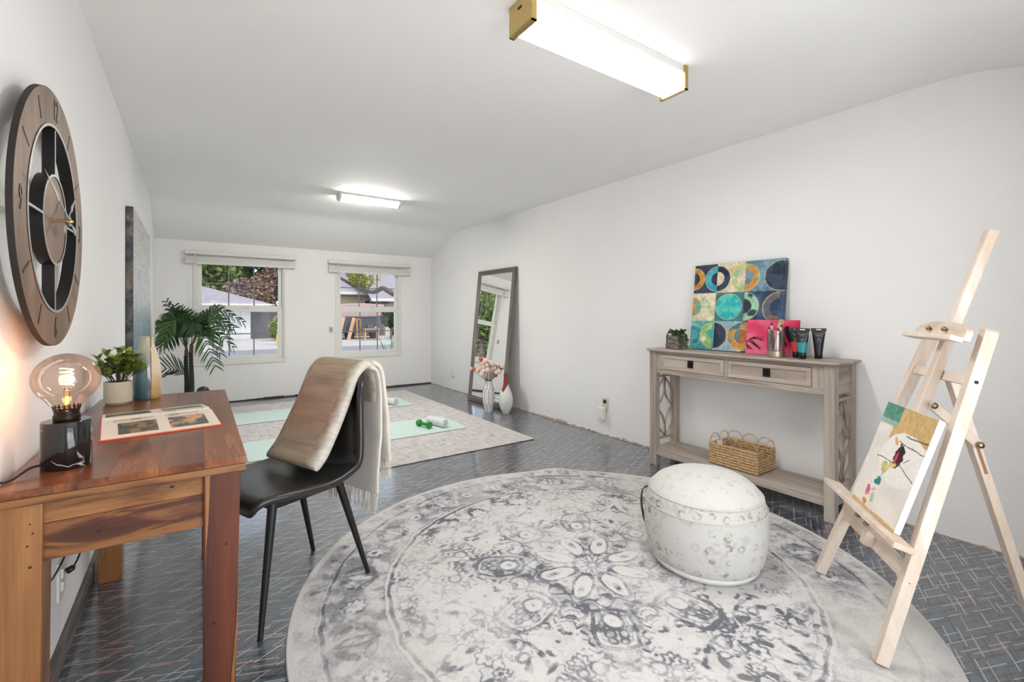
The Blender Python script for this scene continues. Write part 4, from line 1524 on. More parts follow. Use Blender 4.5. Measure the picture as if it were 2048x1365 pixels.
def dumbbell(x, y, ang, label):
    t = thing('dumbbell', label, 'dumbbell', (x, y, ZT + 0.0325), ang, 'green dumbbells')
    Mx = Matrix.Rotation(R(90), 4, 'Y')
    m = MB()
    m.lathe([(0.0125, -0.05), (0.0145, -0.03), (0.0155, 0), (0.0145, 0.03), (0.0125, 0.05)], 20, Mx)
    m.build('handle', M_DUMB, t, smooth=True)
    for s in (-1, 1):
        m = MB()
        pr = [(0.0, s * 0.045), (0.014, s * 0.046), (0.026, s * 0.053), (0.0315, s * 0.060), (0.0325, s * 0.066), (0.0325, s * 0.078), (0.0300, s * 0.085), (0.022, s * 0.0885), (0.0, s * 0.0895)]
        m.lathe(pr, 24, Mx)
        m.build('head', M_DUMB, t, smooth=True, angle=35)
    return t
dumbbell(1.755, 4.035, R(-73), 'green dumbbell on the mat nearer the chair')
dumbbell(1.735, 5.44, R(-60), 'green dumbbell on the far mat, mostly hidden behind the throw')

# ------------------------------------------------------------------ floor mirror
M_FRAME = wood('grey_weathered_frame', [(0.3, (0.075, 0.062, 0.052)), (0.5, (0.17, 0.145, 0.125)), (0.7, (0.28, 0.25, 0.225))], 2, 14, 0.08, 0.5)
M_FRAMEH = wood('grey_weathered_frame_across', [(0.3, (0.075, 0.062, 0.052)), (0.5, (0.17, 0.145, 0.125)), (0.7, (0.28, 0.25, 0.225))], 1, 14, 0.08, 0.5)
M_MIRR = plain('mirror_silver', (0.93, 0.94, 0.94), 0.0, 1.0)
mir = thing('floor_mirror', 'tall leaning floor mirror with a weathered grey wood frame', 'mirror', (2.825, 4.675, 0.0))
lean = R(5.6)
mir.rotation_euler = (0, lean, R(0.4))
mir.location.z = 0.003
MW, MH, FW, FT_ = 0.415, 1.640, 0.058, 0.030
for s in (-1, 1):
    MB().prism([(s * MW, 0), (s * MW, MH), (s * (MW - FW), MH - FW), (s * (MW - FW), FW)], -0.018, FT_ - 0.018, ((0, 0, 0), (0, 1, 0), (0, 0, 1), (1, 0, 0))).build('frame_stile', M_FRAME, mir, bevel=0.004)
for z0, z1 in ((0, FW), (MH, MH - FW)):
    MB().prism([(-MW, z0), (MW, z0), (MW - FW, z1), (-MW + FW, z1)], -0.018, FT_ - 0.018, ((0, 0, 0), (0, 1, 0), (0, 0, 1), (1, 0, 0))).build('frame_rail', M_FRAMEH, mir, bevel=0.004)
MB().b2((-0.006, -MW + FW - 0.006, FW - 0.006), (-0.002, MW - FW + 0.006, MH - FW + 0.006)).build('glass', M_MIRR, mir)
MB().b2((-0.0015, -MW + 0.02, 0.02), (0.006, MW - 0.02, MH - 0.02)).build('back_panel', plain('mirror_back', (0.2, 0.16, 0.12), 0.8), mir)

# ------------------------------------------------------------------ vases and flowers
M_CER = plain('white_ceramic', (0.80, 0.79, 0.77), 0.22)
M_LINE = plain('bronze_line', (0.12, 0.08, 0.05), 0.4, 0.4)
fv = thing('faceted_vase', 'white faceted vase with bronze hexagon lines by the mirror', 'vase', (2.655, 4.335, 0))
def fr(z):
    pts = [(0.0, 0.040), (0.05, 0.052), (0.10, 0.063), (0.17, 0.068), (0.235, 0.066), (0.28, 0.054), (0.32, 0.040), (0.345, 0.034)]
    for (z0, r0), (z1, r1) in zip(pts, pts[1:]):
        if z <= z1:
            return r0 + (r1 - r0) * (z - z0) / (z1 - z0)
    return 0.034
NF = 9
m = MB()
zz = [0.0, 0.05, 0.10, 0.17, 0.235, 0.28, 0.32, 0.345]
m.lathe([(0, 0.002)] + [(fr(z), z) for z in zz] + [(0.029, 0.345), (0.030, 0.28), (0.0, 0.26)], NF * 2)
body = m.build('body', M_CER, fv)
m = MB()
def vp(k, z, e=1.012):
    a = 2 * PI * k / NF
    r = fr(z) * e
    return (r * math.cos(a), r * math.sin(a), z)
for k in range(NF):
    segs = [(vp(k, 0.105), vp(k, 0.17), vp(k, 0.235)), (vp(k, 0.235), vp(k + 0.5, 0.275)), (vp(k, 0.235), vp(k - 0.5, 0.275)), (vp(k + 0.5, 0.275), vp(k + 0.5, 0.32), vp(k + 0.5, 0.344)),
            (vp(k, 0.105), vp(k + 0.5, 0.068)), (vp(k, 0.105), vp(k - 0.5, 0.068)), (vp(k + 0.5, 0.068), vp(k + 0.5, 0.004))]
    for sgm in segs:
        m.tube(sgm, 0.0016, 5)
m.build('hexagon_lines', M_LINE, fv)
def bloom_mat(name, a, b):
    t = NT(name)
    oi = t.n('ObjectInfo')
    return t.set(t.mix(oi.outputs['Random'], a, b), 0.9, 0, 0.1)
M_BPK = bloom_mat('blush_bloom', rgb(232, 204, 190), rgb(246, 232, 220))
M_BOR = bloom_mat('orange_bloom', rgb(208, 92, 58), rgb(226, 120, 84))
M_BGR = plain('flower_stem_green', (0.10, 0.13, 0.05), 0.7)
bm_ = MB()
pts = []
ga = PI * (3 - math.sqrt(5))
for i in range(90):
    z = 1 - 2 * (i + 0.5) / 90
    r = math.sqrt(1 - z * z)
    pts.append(Vector((r * math.cos(ga * i), r * math.sin(ga * i), z)))
bm_.ball((0, 0, 0), 0.80, 12, 8)
for p in pts:
    a = p.cross(Vector((0.3, 0.9, 0.2))).normalized() * 0.13
    b = p.cross(a).normalized() * 0.13
    q = p * 0.74
    bm_.add([q + a, q + b, q - a, q - b, p * 1.03], [(0, 1, 4), (1, 2, 4), (2, 3, 4), (3, 0, 4)])
BLO = {}
for nm, mt in (('p', M_BPK), ('o', M_BOR)):
    BLO[nm] = bm_.mesh('bloom', True, False)
    BLO[nm].materials.append(mt)
fl = [(-0.20, 0.13, 'p'), (-0.165, 0.128, 'o'), (-0.075, 0.185, 'p'), (-0.105, 0.225, 'p'), (-0.09, 0.235, 'o'), (-0.03, 0.225, 'p'), (0.02, 0.215, 'p'), (0.045, 0.20, 'p'), (0.075, 0.185, 'p'), (-0.015, 0.175, 'p'),
      (-0.02, 0.185, 'o'), (0.02, 0.165, 'p'), (-0.055, 0.155, 'p'), (-0.09, 0.14, 'p'), (-0.12, 0.115, 'p'), (-0.055, 0.115, 'p'), (-0.01, 0.125, 'p'), (0.03, 0.12, 'p'), (0.065, 0.15, 'p'), (0.10, 0.155, 'p'), (0.15, 0.17, 'p'),
      (0.145, 0.145, 'o'), (0.12, 0.11, 'p'), (0.09, 0.10, 'p'), (0.055, 0.085, 'p'), (-0.03, 0.075, 'p'), (-0.07, 0.08, 'p'), (0.08, 0.065, 'o'), (0.0, 0.09, 'p'), (0.11, 0.19, 'p'), (-0.05, 0.205, 'p'), (0.03, 0.05, 'p')]
nv = [0, 0]
for i, (l, z, k) in enumerate(fl):
    base = Vector((2.655, 4.335, 0.30))
    dp = rng.uniform(-0.06, 0.05)
    p = Vector((2.655, 4.335, 0.345 + z)) + LAT * l + DEP * dp
    inn_v = Vector((2.655, 4.335, 0.345)) + LAT * max(-0.022, min(0.022, l * 0.2)) + DEP * (dp * 0.3)
    col = 'orange-red' if k == 'o' else 'blush'
    t = thing('pompom_flower', 'small %s pompom flower in the white faceted vase' % col, 'flower', tuple(inn_v - Vector((0, 0, 0.04))), 0, '%s pompom flowers in the vase' % col)
    o3 = t.location
    loc = p - o3
    m = MB()
    m.tube(smoothpath([(0, 0, 0), (0.1 * loc.x, 0.1 * loc.y, 0.045), (loc.x * 0.6, loc.y * 0.6, loc.z * 0.65), tuple(loc)], 8), 0.0016, 5)
    m.build('stem', M_BGR, t)
    s = rng.uniform(0.024, 0.031)
    share('bloom', BLO[k], None, t, Matrix.Translation(loc) @ Euler((rng.random() * 6, rng.random() * 6, 0)).to_matrix().to_4x4() @ Matrix.Scale(s, 4))
def red_white():
    t = NT('white_and_rust_glaze')
    tc = t.n('TexCoord')
    sp = t.n('SeparateXYZ')
    t.l(tc.outputs['Object'], sp.inputs[0])
    X, Y, Z = sp.outputs
    s = t.math('ADD', t.math('MULTIPLY', X, 0.8247), t.math('MULTIPLY', Y, -0.5656))
    lft = t.math('SUBTRACT', Z, t.math('ADD', t.math('MULTIPLY', t.math('ABSOLUTE', t.math('ADD', s, 0.030)), 1.55), 0.235))
    k = t.math('GREATER_THAN', lft, 0.0)
    return t.set(t.mix(k, (0.74, 0.73, 0.70), rgb(142, 52, 42)), 0.35)
rv = thing('teardrop_vase', 'white teardrop vase with a rust-red neck by the mirror', 'vase', (2.775, 4.165, 0))
pr = [(0, 0.002), (0.03, 0.0), (0.036, 0.004), (0.060, 0.05), (0.074, 0.10), (0.0785, 0.145), (0.073, 0.195), (0.058, 0.24), (0.040, 0.28), (0.029, 0.32), (0.025, 0.36), (0.024, 0.41), (0.026, 0.432), (0.022, 0.432), (0.020, 0.40), (0, 0.36)]
MB().lathe([(max(0, p.x), p.z) for p in smoothpath([(r, 0, z) for r, z in pr], 60)], 48).build('body', red_white(), rv, smooth=True)
# ------------------------------------------------------------------ round rug
def rug_mat():
    t = NT('medallion_pile')
    a = t.n('Attribute', attribute_name='Col')
    sc = t.n('SeparateColor')
    t.l(a.outputs['Color'], sc.inputs[0])
    v = t.coord()
    n = t.noise(v, 300, 3, 0.7)
    n2 = t.noise(v, 90, 3, 0.6)
    k = t.math('ADD', sc.outputs[0], t.math('ADD', t.math('MULTIPLY', t.math('SUBTRACT', n, 0.5), 1.15), t.math('MULTIPLY', t.math('SUBTRACT', n2, 0.5), 0.45)))
    c = t.ramp(k, [(0.02, rgb(214, 211, 208)), (0.28, rgb(192, 189, 188)), (0.55, rgb(156, 155, 159)), (0.92, rgb(108, 108, 114))])
    c = t.mix(t.math('MULTIPLY', sc.outputs[1], 0.5), c, rgb(200, 197, 188))
    t.bump(n, 0.5, 0.003)
    return t.set(c, 0.95, 0, 0.08)
M_RUG = rug_mat()
RC, RR = (1.400, 1.432), 1.185
def rug_colors(x, y):
    n1, n2, n3 = VN(1), VN(2), VN(3)
    wx = (n1(x * 13, y * 13, 3) - 0.5) * 0.022
    wy = (n2(x * 13 + 5, y * 13, 3) - 0.5) * 0.022
    x2, y2 = x + wx, y + wy
    r = np.hypot(x2, y2)
    th = np.arctan2(y2, x2)
    dark = np.zeros_like(r)
    tone = np.zeros_like(r)
    def fold(k, off=0.0):
        s = 2 * PI / k
        a = np.mod(th - off + s / 2, s) - s / 2
        return r * np.cos(a), np.abs(r * np.sin(a))
    def line(d, w, amt=1.0, mask=None):
        nonlocal dark
        q = amt * (1 - ss(w * 0.6, w * 0.6 + 0.004, np.abs(d)))
        dark = np.maximum(dark, q if mask is None else q * mask)
    def ell(u, v, u0, v0, a, b, rot=0.0):
        c, s = math.cos(rot), math.sin(rot)
        p, q = (u - u0) * c + (v - v0) * s, -(u - u0) * s + (v - v0) * c
        return (np.sqrt((p / a) ** 2 + (q / b) ** 2 + 1e-9) - 1) * min(a, b)
    def fill(d, amt, mask=None):
        nonlocal tone
        k = 1 - ss(-0.003, 0.003, d)
        if mask is not None:
            k = k * mask
        tone = tone * (1 - k) + amt * k
    u8, v8 = fold(8, R(12))
    a8 = np.arctan2(v8, u8)
    u4, v4 = fold(4, R(12))
    field = ((r > 0.0) & (r < 0.84)).astype(float)
    border = ((r > 0.87) & (r < 1.07)).astype(float)
    # grounds
    tone = np.where(border > 0, 0.34, np.where(r > 1.075, 0.26, 0.10))
    # stepped medallion
    step = np.round((0.47 + 0.10 * np.cos(a8 * 8)) / 0.034) * 0.034
    rm = step + 0.010 * np.sin(a8 * 46)
    k = 1 - ss(-0.008, 0.008, r - rm)
    tone = tone * (1 - k) + 0.52 * k
    line(r - rm, 0.008, 1.0)
    line(r - rm - 0.030, 0.005, 0.55)
    line(r - rm + 0.034, 0.005, 0.55)
    # small scrolls hung outside the medallion
    for uu, vv, rr_ in ((0.575, 0.09, 0.026), (0.60, 0.145, 0.018), (0.56, 0.03, 0.016)):
        d = np.hypot(u8 - uu, v8 - vv) - rr_
        line(d, 0.006, 0.75)
    # big palmettes on the axes
    for kk, off, c0, a_, b_ in ((4, R(12), 0.420, 0.112, 0.084), (4, R(57), 0.395, 0.100, 0.072)):
        u, v = fold(kk, off)
        sq = np.maximum(np.abs(u - c0) / a_, v / b_)
        d = 0.5 * ell(u, v, c0, 0, a_, b_) + 0.5 * (sq - 1) * b_
        fill(d, 0.13)
        line(d, 0.0085, 1.0)
        line(d + 0.020, 0.004, 0.5)
        d = ell(u, v, c0 - 0.035, 0, 0.044, 0.038)
        fill(d, 0.06)
        line(d, 0.008, 1.0)
        fill(ell(u, v, c0 - 0.035, 0, 0.010, 0.010), 0.75)
        for uu, vv, q in ((c0 + 0.028, 0.022, 0.018), (c0 + 0.005, 0.052, 0.016), (c0 + 0.062, 0.018, 0.014), (c0 - 0.075, 0.045, 0.012)):
            d = ell(u, v, uu, vv, q, q * 0.85)
            fill(d, 0.55)
            line(d, 0.005, 0.9)
    # inner rosette of long petals
    line(r - 0.262 - 0.020 * np.cos(a8 * 16), 0.007, 0.95)
    line(r - 0.292 - 0.020 * np.cos(a8 * 16), 0.004, 0.6)
    u, v = fold(8, R(34.5))
    d = ell(u, v, 0.165, 0, 0.088, 0.040)
    fill(d, 0.05)
    line(d, 0.006, 0.85)
    fill(ell(u, v, 0.185, 0, 0.034, 0.013), 0.55)
    d = ell(u, v, 0.345, 0, 0.035, 0.045)
    fill(d, 0.10)
    line(d, 0.006, 0.8)
    d = ell(u8, v8, 0.205, 0, 0.045, 0.020)
    fill(d, 0.85)
    fill(ell(u8, v8, 0.325, 0.075, 0.016, 0.034, 0.5), 0.9)
    tone = np.where(r < 0.075, 0.06, tone)
    u, v = fold(12)
    line(ell(u, v, 0.050, 0, 0.028, 0.010), 0.003, 0.5)
    # vines and flecks, mirrored round the centre
    vin = np.abs(n1(u4 * 15 + 3, v4 * 15 + 8, 2) - 0.5)
    pm = ss(0.46, 0.56, n2(u4 * 5 + 1, v4 * 5, 2))
    out_f = field * (r > rm + 0.02)
    dark = np.maximum(dark, 0.62 * (1 - ss(0.010, 0.030, vin)) * pm * out_f)
    fl = ss(0.60, 0.68, n3(u4 * 34 + 5, v4 * 34 + 2, 2))
    tone = np.maximum(tone, 0.75 * fl * (0.30 + 0.7 * ss(0.40, 0.6, n2(u4 * 6 + 9, v4 * 6 + 4, 2))) * out_f)
    flm = ss(0.52, 0.66, n3(u8 * 40 + 11, v8 * 40, 2))
    tone = np.where((r < rm) & (tone > 0.45), tone * (0.55 + 0.75 * flm), tone)
    # field flowers and leaves
    pr = np.random.default_rng(4)
    for i in range(40):
        rr_ = pr.uniform(0.56, 0.80)
        aa = pr.uniform(0, PI / 4)
        uu, vv = rr_ * math.cos(aa), rr_ * math.sin(aa)
        ro = pr.uniform(0, PI)
        if i % 3 == 0:
            sz = pr.uniform(0.020, 0.034)
            an = np.arctan2(v4 - vv, u4 - uu)
            d = np.hypot(u4 - uu, v4 - vv) - sz * (1 + 0.18 * np.cos(6 * an))
            fill(d, 0.07, out_f)
            line(d, 0.005, 0.7, out_f)
            fill(ell(u4, v4, uu, vv, 0.008, 0.008), 0.7, out_f)
        else:
            d = ell(u4, v4, uu, vv, pr.uniform(0.018, 0.038), pr.uniform(0.007, 0.012), ro)
            fill(d, pr.uniform(0.55, 0.9), out_f)
    # guard lines
    for rr_, w, a in ((0.845, 0.009, 0.95), (0.868, 0.005, 0.6), (1.078, 0.009, 0.9), (1.096, 0.004, 0.5), (0.812, 0.004, 0.4)):
        line(r - rr_, w, a)
    # border: rosettes, lancet leaves, scrolling vine
    u, v = fold(16, R(5))
    an = np.arctan2(v, u - 0.972)
    d = np.hypot(u - 0.972, v) - 0.038 * (1 + 0.14 * np.cos(8 * an))
    fill(d, 0.06)
    line(d, 0.006, 0.7)
    fill(ell(u, v, 0.972, 0, 0.011, 0.011), 0.65)
    u, v = fold(16, R(5) + PI / 16)
    for uu, vv, a_, b_, ro in ((0.972, 0.0, 0.062, 0.020, 0.0), (0.94, 0.055, 0.034, 0.013, 0.9), (1.012, 0.055, 0.034, 0.013, -0.7)):
        d = ell(u, v, uu, vv, a_, b_, ro)
        fill(d, 0.16 if vv == 0 else 0.55)
        line(d, 0.005, 0.75)
    line(r - 0.972 - 0.062 * np.cos(16 * (th - R(5))), 0.005, 0.5, border)
    vb = np.abs(n2(th * 9 + 30, r * 18, 2) - 0.5)
    dark = np.maximum(dark, 0.5 * (1 - ss(0.010, 0.03, vb)) * border)
    u, v = fold(60)
    d = ell(u, v, 1.130, 0.0, 0.017, 0.013)
    fill(d, 0.45)
    line(d, 0.004, 0.5)
    d = ell(u, v, 0.790, 0.0, 0.012, 0.010)
    line(d, 0.004, 0.5)
    # wear
    wear = n3(x * 3.4 + 2, y * 3.4 + 9, 4)
    med = n2(x * 21 + 4, y * 21, 4, 0.62)
    fine = n1(x * 70, y * 70, 4, 0.7)
    w_ = 0.40 + 0.75 * ss(0.30, 0.66, wear)
    v_ = np.maximum(tone * (0.45 + 1.1 * ss(0.30, 0.65, med)), dark * (0.55 + 0.55 * ss(0.30, 0.6, med))) * w_
    v_ = v_ + (fine - 0.5) * 0.5 * (0.25 + v_) + 0.22 * (med - 0.5)
    v_ = np.where(r > 1.165, 0.12 + 0 * v_, v_)
    v_ = np.clip(v_, 0, 1)
    warm = ss(0.5, 0.8, n2(x * 2.2 + 8, y * 2.2 + 3, 3))
    return np.stack([v_, warm, 0 * v_], 1)
def polar_rug():
    NR, NS = 300, 1100
    rr_ = np.linspace(0.0, RR, NR) ** 1.0
    rr_[0] = 0.002
    a = np.linspace(0, 2 * PI, NS, endpoint=False)
    rg, ag = np.meshgrid(rr_, a, indexing='ij')
    wob = 1 + 0.004 * np.sin(ag * 3 + 1) * (rg / RR) ** 8
    x, y = (rg * np.cos(ag) * wob).ravel(), (rg * np.sin(ag) * wob).ravel()
    # slight ripples near the rim, most at the far side
    bumpz = 0.016 * np.exp(-((ag - R(58)) / 0.10) ** 2) * ss(0.92, 1.0, rg / RR) + 0.006 * np.exp(-((ag - R(10)) / 0.2) ** 2) * ss(0.9, 1.0, rg / RR)
    z = (0.0105 + bumpz).ravel()
    i = (np.arange(NR - 1)[:, None] * NS + np.arange(NS)[None, :])
    j = (np.arange(NR - 1)[:, None] * NS + (np.arange(NS)[None, :] + 1) % NS)
    q = np.stack([i, i + NS, j + NS, j], -1).reshape(-1, 4)
    me = bpy.data.meshes.new('pile')
    P = np.stack([x, y, z], 1)
    me.vertices.add(len(P))
    me.vertices.foreach_set('co', P.ravel())
    me.loops.add(q.size)
    me.loops.foreach_set('vertex_index', q.ravel().astype(np.int32))
    me.polygons.add(len(q))
    me.polygons.foreach_set('loop_start', np.arange(0, q.size, 4, dtype=np.int32))
    me.update(calc_edges=True)
    me.polygons.foreach_set('use_smooth', [True] * len(q))
    set_cols(me, rug_colors(x, y))
    me.materials.append(M_RUG)
    t = thing('round_rug', 'large round ivory and grey medallion rug in the foreground', 'rug', (RC[0], RC[1], 0))
    o = bpy.data.objects.new('pile', me)
    C.objects.link(o)
    o.parent = t
    m = MB()
    pts = []
    for k in range(240):
        ang = 2 * PI * k / 240
        w = 1 + 0.004 * math.sin(ang * 3 + 1)
        bz = 0.016 * math.exp(-((ang - R(58)) / 0.10) ** 2) + 0.006 * math.exp(-((ang - R(10)) / 0.2) ** 2)
        pts.append((RR * w * math.cos(ang), RR * w * math.sin(ang), 0.0056 + bz))
    m.tube(pts, 0.0054, 8, closed=True)
    m.build('bound_edge', plain('rug_binding', (0.60, 0.57, 0.54), 0.9), t, smooth=True)
polar_rug()
ZR = 0.0112

# ------------------------------------------------------------------ pouf
M_POUF = painted('woven_pouf_cover', 0.95, 0.16, 480, 0.8, 0.08)
M_PTOP = M_POUF
pouf = thing('floor_pouf', 'round cream woven floor pouf on the round rug', 'pouf', (1.843, 1.182, ZR))
vp_ = VN(31)
def pouf_part(name, prof, NS=300, NP=110, k0=1.0):
    P = smoothpath([(r, 0, z) for r, z in prof], NP)
    rr_, zz_ = np.array([max(0.0005, p.x) for p in P]), np.array([p.z for p in P])
    s = np.concatenate([[0], np.cumsum(np.hypot(np.diff(rr_), np.diff(zz_)))])
    a = np.linspace(0, 2 * PI, NS, endpoint=False)
    rg, ag = np.meshgrid(rr_, a, indexing='ij')
    zg = np.repeat(zz_[:, None], NS, 1)
    sg = np.repeat(s[:, None], NS, 1)
    lump = (vp_(np.cos(ag) * 2 + 5, np.sin(ag) * 2 + zg * 4, 2) - 0.5) * 0.020
    rg2 = rg * (1 + lump)
    x, y, z = (rg2 * np.cos(ag)).ravel(), (rg2 * np.sin(ag)).ravel(), (zg * (1 + 0.25 * lump)).ravel()
    if name == 'top_panel':
        cu, cw = x / 0.055, y / 0.055
    else:
        cu, cw = (ag * 0.25 / 0.058).ravel(), (sg / 0.058).ravel()
    iu, iw = np.floor(cu), np.floor(cw)
    h = np.mod(np.sin(iu * 12.9898 + iw * 78.233) * 43758.5, 1)
    h2 = np.mod(np.sin(iu * 39.3 + iw * 11.1) * 9758.5, 1)
    fu, fw = cu - iu - 0.5 + (h - 0.5) * 0.3, cw - iw - 0.5 + (h2 - 0.5) * 0.3
    q = np.hypot(fu, fw)
    ring_ = 1 - ss(0.04, 0.09, np.abs(q - 0.15 - 0.10 * h2))
    ring_ = np.maximum(ring_, (1 - ss(0.03, 0.06, q)))
    n = vp_(cu * 3.1 + 40, cw * 3.1, 4, 0.65)
    n2 = vp_(cu * 0.35 + 3, cw * 0.35, 3)
    fade = ss(0.35, 0.62, n) * (0.2 + 0.8 * ss(0.35, 0.6, n2)) * (h > 0.25)
    d = np.clip(ring_ * fade * 0.75 + 0.35 * ss(0.5, 0.75, n) * ss(0.45, 0.65, n2) * (0.5 if name == 'top_panel' else 1.0), 0, 1) * k0
    weave = 0.5 + 0.5 * np.sin((ag * 0.25).ravel() * 900 + sg.ravel() * 900)
    base = np.array((0.850, 0.842, 0.822)) * (1 - 0.06 * weave[:, None])
    col = base * (1 - d[:, None]) + np.array((0.56, 0.53, 0.47)) * d[:, None]
    i = (np.arange(NP - 1)[:, None] * NS + np.arange(NS)[None, :])
    j = (np.arange(NP - 1)[:, None] * NS + (np.arange(NS)[None, :] + 1) % NS)
    qd = np.stack([i, j, j + NS, i + NS], -1).reshape(-1, 4)
    me = bpy.data.meshes.new(name)
    PP = np.stack([x, y, z], 1)
    me.vertices.add(len(PP))
    me.vertices.foreach_set('co', PP.ravel())
    me.loops.add(qd.size)
    me.loops.foreach_set('vertex_index', qd.ravel().astype(np.int32))
    me.polygons.add(len(qd))
    me.polygons.foreach_set('loop_start', np.arange(0, qd.size, 4, dtype=np.int32))
    me.update(calc_edges=True)
    me.polygons.foreach_set('use_smooth', [True] * len(qd))
    set_cols(me, slin(col))
    me.materials.append(M_POUF)
    o = bpy.data.objects.new(name, me)
    C.objects.link(o)
    o.parent = pouf
    return o
pouf_part('side_panel', [(0.222, 0.028), (0.238, 0.06), (0.251, 0.12), (0.255, 0.18), (0.250, 0.245), (0.239, 0.292), (0.230, 0.312)])
pouf_part('top_panel', [(0.231, 0.311), (0.222, 0.325), (0.196, 0.350), (0.150, 0.375), (0.09, 0.391), (0.04, 0.397), (0.0006, 0.398)], k0=0.35)
MB().lathe([(0.0, 0.0005), (0.195, 0.0005), (0.213, 0.006), (0.222, 0.020), (0.2235, 0.030), (0.218, 0.034)], 96).build('base_rim', plain('pouf_base_white', (0.78, 0.77, 0.76), 0.6), pouf, smooth=True)
m = MB()
pts = [(0.2325 * math.cos(a), 0.2325 * math.sin(a), 0.3112) for a in [2 * PI * k / 120 for k in range(120)]]
m.tube(pts, 0.0034, 6, closed=True)
m.tube([(0.2505 * math.cos(a), 0.2505 * math.sin(a), 0.262) for a in [2 * PI * k / 120 for k in range(120)]], 0.0022, 6, closed=True)
m.build('seam_piping', plain('pouf_seam', (0.60, 0.57, 0.50), 0.9), pouf, smooth=True)
m = MB()
da = R(119)
dv = Vector((math.cos(da), math.sin(da), 0))
sd = Vector((-math.sin(da), math.cos(da), 0))
hp = smoothpath([dv * 0.238 + Vector((0, 0, 0.285)), dv * 0.265 + Vector((0, 0, 0.265)), dv * 0.272 + Vector((0, 0, 0.205)), dv * 0.262 + Vector((0, 0, 0.14)), dv * 0.252 + Vector((0, 0, 0.115))], 16)
for i in range(15):
    m.bar(hp[i], hp[i + 1], 0.028, 0.004, sd)
m.build('carry_strap', plain('brown_leather_strap', (0.075, 0.042, 0.026), 0.5), pouf)

# ------------------------------------------------------------------ console table
_cw = [(0.28, rgb(132, 117, 105)), (0.42, rgb(160, 146, 134)), (0.56, rgb(178, 165, 154)), (0.75, rgb(194, 183, 172))]
M_CWY = wood('limed_oak_long', _cw, 1, 11, 0.08, 0.55, 0.22)
M_CWZ = wood('limed_oak_upright', _cw, 2, 11, 0.08, 0.55, 0.22)
M_CWX = wood('limed_oak_across', _cw, 0, 11, 0.08, 0.55, 0.22)
M_KNOB = plain('black_iron_knob', (0.014, 0.013, 0.012), 0.45, 0.6, bump=0.4, bscale=90)
CO = Vector((2.86, 1.588, 0))
con = thing('console_table', 'whitewashed wooden console table with two drawers against the right wall', 'console table', tuple(CO))
def K(x, y, z):
    return (x - CO.x, y - CO.y, z)
X0, X1, Y0, Y1, ZC = 2.715, 3.000, 1.000, 2.178, 0.843
m = MB()
out = []
r = 0.03
for cx, cy, a0 in ((3.012 - 0.004, 2.205 - 0.004, 0), (2.690 + r, 2.205 - r, 90), (2.690 + r, 0.978 + r, 180), (3.012 - 0.004, 0.978 + 0.004, 270)):
    q = r if cx < 2.9 else 0.004
    out += [(cx + q * math.cos(R(a0 + k * 15)), cy + q * math.sin(R(a0 + k * 15))) for k in range(7)]
out = [(x - CO.x, y - CO.y) for x, y in out]
def scaled(o_, d):
    cx = sum(p[0] for p in o_) / len(o_)
    cy = sum(p[1] for p in o_) / len(o_)
    return [(p[0] - math.copysign(d, p[0] - cx), p[1] - math.copysign(d, p[1] - cy)) for p in o_]
prv = None
n = len(out)
levels = [(0.016, 0.823), (0.010, 0.826), (0.003, 0.830), (0.0, 0.835), (0.001, 0.840), (0.004, 0.843)]
vs, fs = [], []
for d, z in levels:
    vs += [(p[0], p[1], z) for p in scaled(out, d)]
for i in range(len(levels) - 1):
    for k in range(n):
        fs.append((i * n + k, i * n + (k + 1) % n, (i + 1) * n + (k + 1) % n, (i + 1) * n + k))
fs.append(tuple(range(n - 1, -1, -1)))
fs.append(tuple((len(levels) - 1) * n + k for k in range(n)))
m.add(vs, fs)
m.build('tabletop', M_CWY, con)
LW = 0.052
for xa in (X0, X1 - LW):
    for ya in (Y0, Y1 - LW):
        m = MB()
        m.b2(K(xa, ya, 0), K(xa + LW, ya + LW, 0.8225))
        lg = m.build('leg', M_CWZ, con, bevel=0.004)
# front face frame
fx = X0 + 0.010
MB().b2(K(fx, Y0 + LW, 0.808), K(fx + 0.02, Y1 - LW, 0.8225)).build('face_rail', M_CWY, con)
MB().b2(K(fx, Y0 + LW, 0.674), K(fx + 0.02, Y1 - LW, 0.6985)).build('face_rail', M_CWY, con, bevel=0.002)
MB().b2(K(fx - 0.006, Y0 + LW, 0.668), K(fx + 0.02, Y1 - LW, 0.676)).build('face_bead', M_CWY, con, bevel=0.002)
for ya, yb in ((Y0 + LW, 1.111), (1.5875, 1.6085), (2.0895, Y1 - LW)):
    MB().b2(K(fx, ya, 0.6985), K(fx + 0.02, yb, 0.808)).build('face_stile', M_CWZ, con)
for ya, yb in ((1.1135, 1.585), (1.611, 2.087)):
    z0, z1 = 0.701, 0.8055
    m = MB()
    e = 0.024
    m.b2(K(fx - 0.003, ya, z0), K(fx + 0.013, yb, z0 + e))
    m.b2(K(fx - 0.003, ya, z1 - e), K(fx + 0.013, yb, z1))
    m.b2(K(fx - 0.003, ya, z0 + e), K(fx + 0.013, ya + e, z1 - e))
    m.b2(K(fx - 0.003, yb - e, z0 + e), K(fx + 0.013, yb, z1 - e))
    dr = m.build('drawer', M_CWY, con, bevel=0.002)
    MB().b2(K(fx + 0.004, ya + e, z0 + e), K(fx + 0.012, yb - e, z1 - e)).build('panel', M_CWY, dr)
    MB().b2(K(fx + 0.013, ya + 0.005, z0 + 0.003), K(2.97, yb - 0.005, z1 - 0.003)).build('drawer_box', M_CWX, dr)
    yc_ = (ya + yb) / 2
    m = MB()
    m.box(K(fx - 0.001, yc_, 0.7545), (0.008, 0.040, 0.048))
    m.box(K(fx - 0.008, yc_, 0.7545), (0.010, 0.016, 0.018))
    m.build('knob', M_KNOB, dr, bevel=0.002)
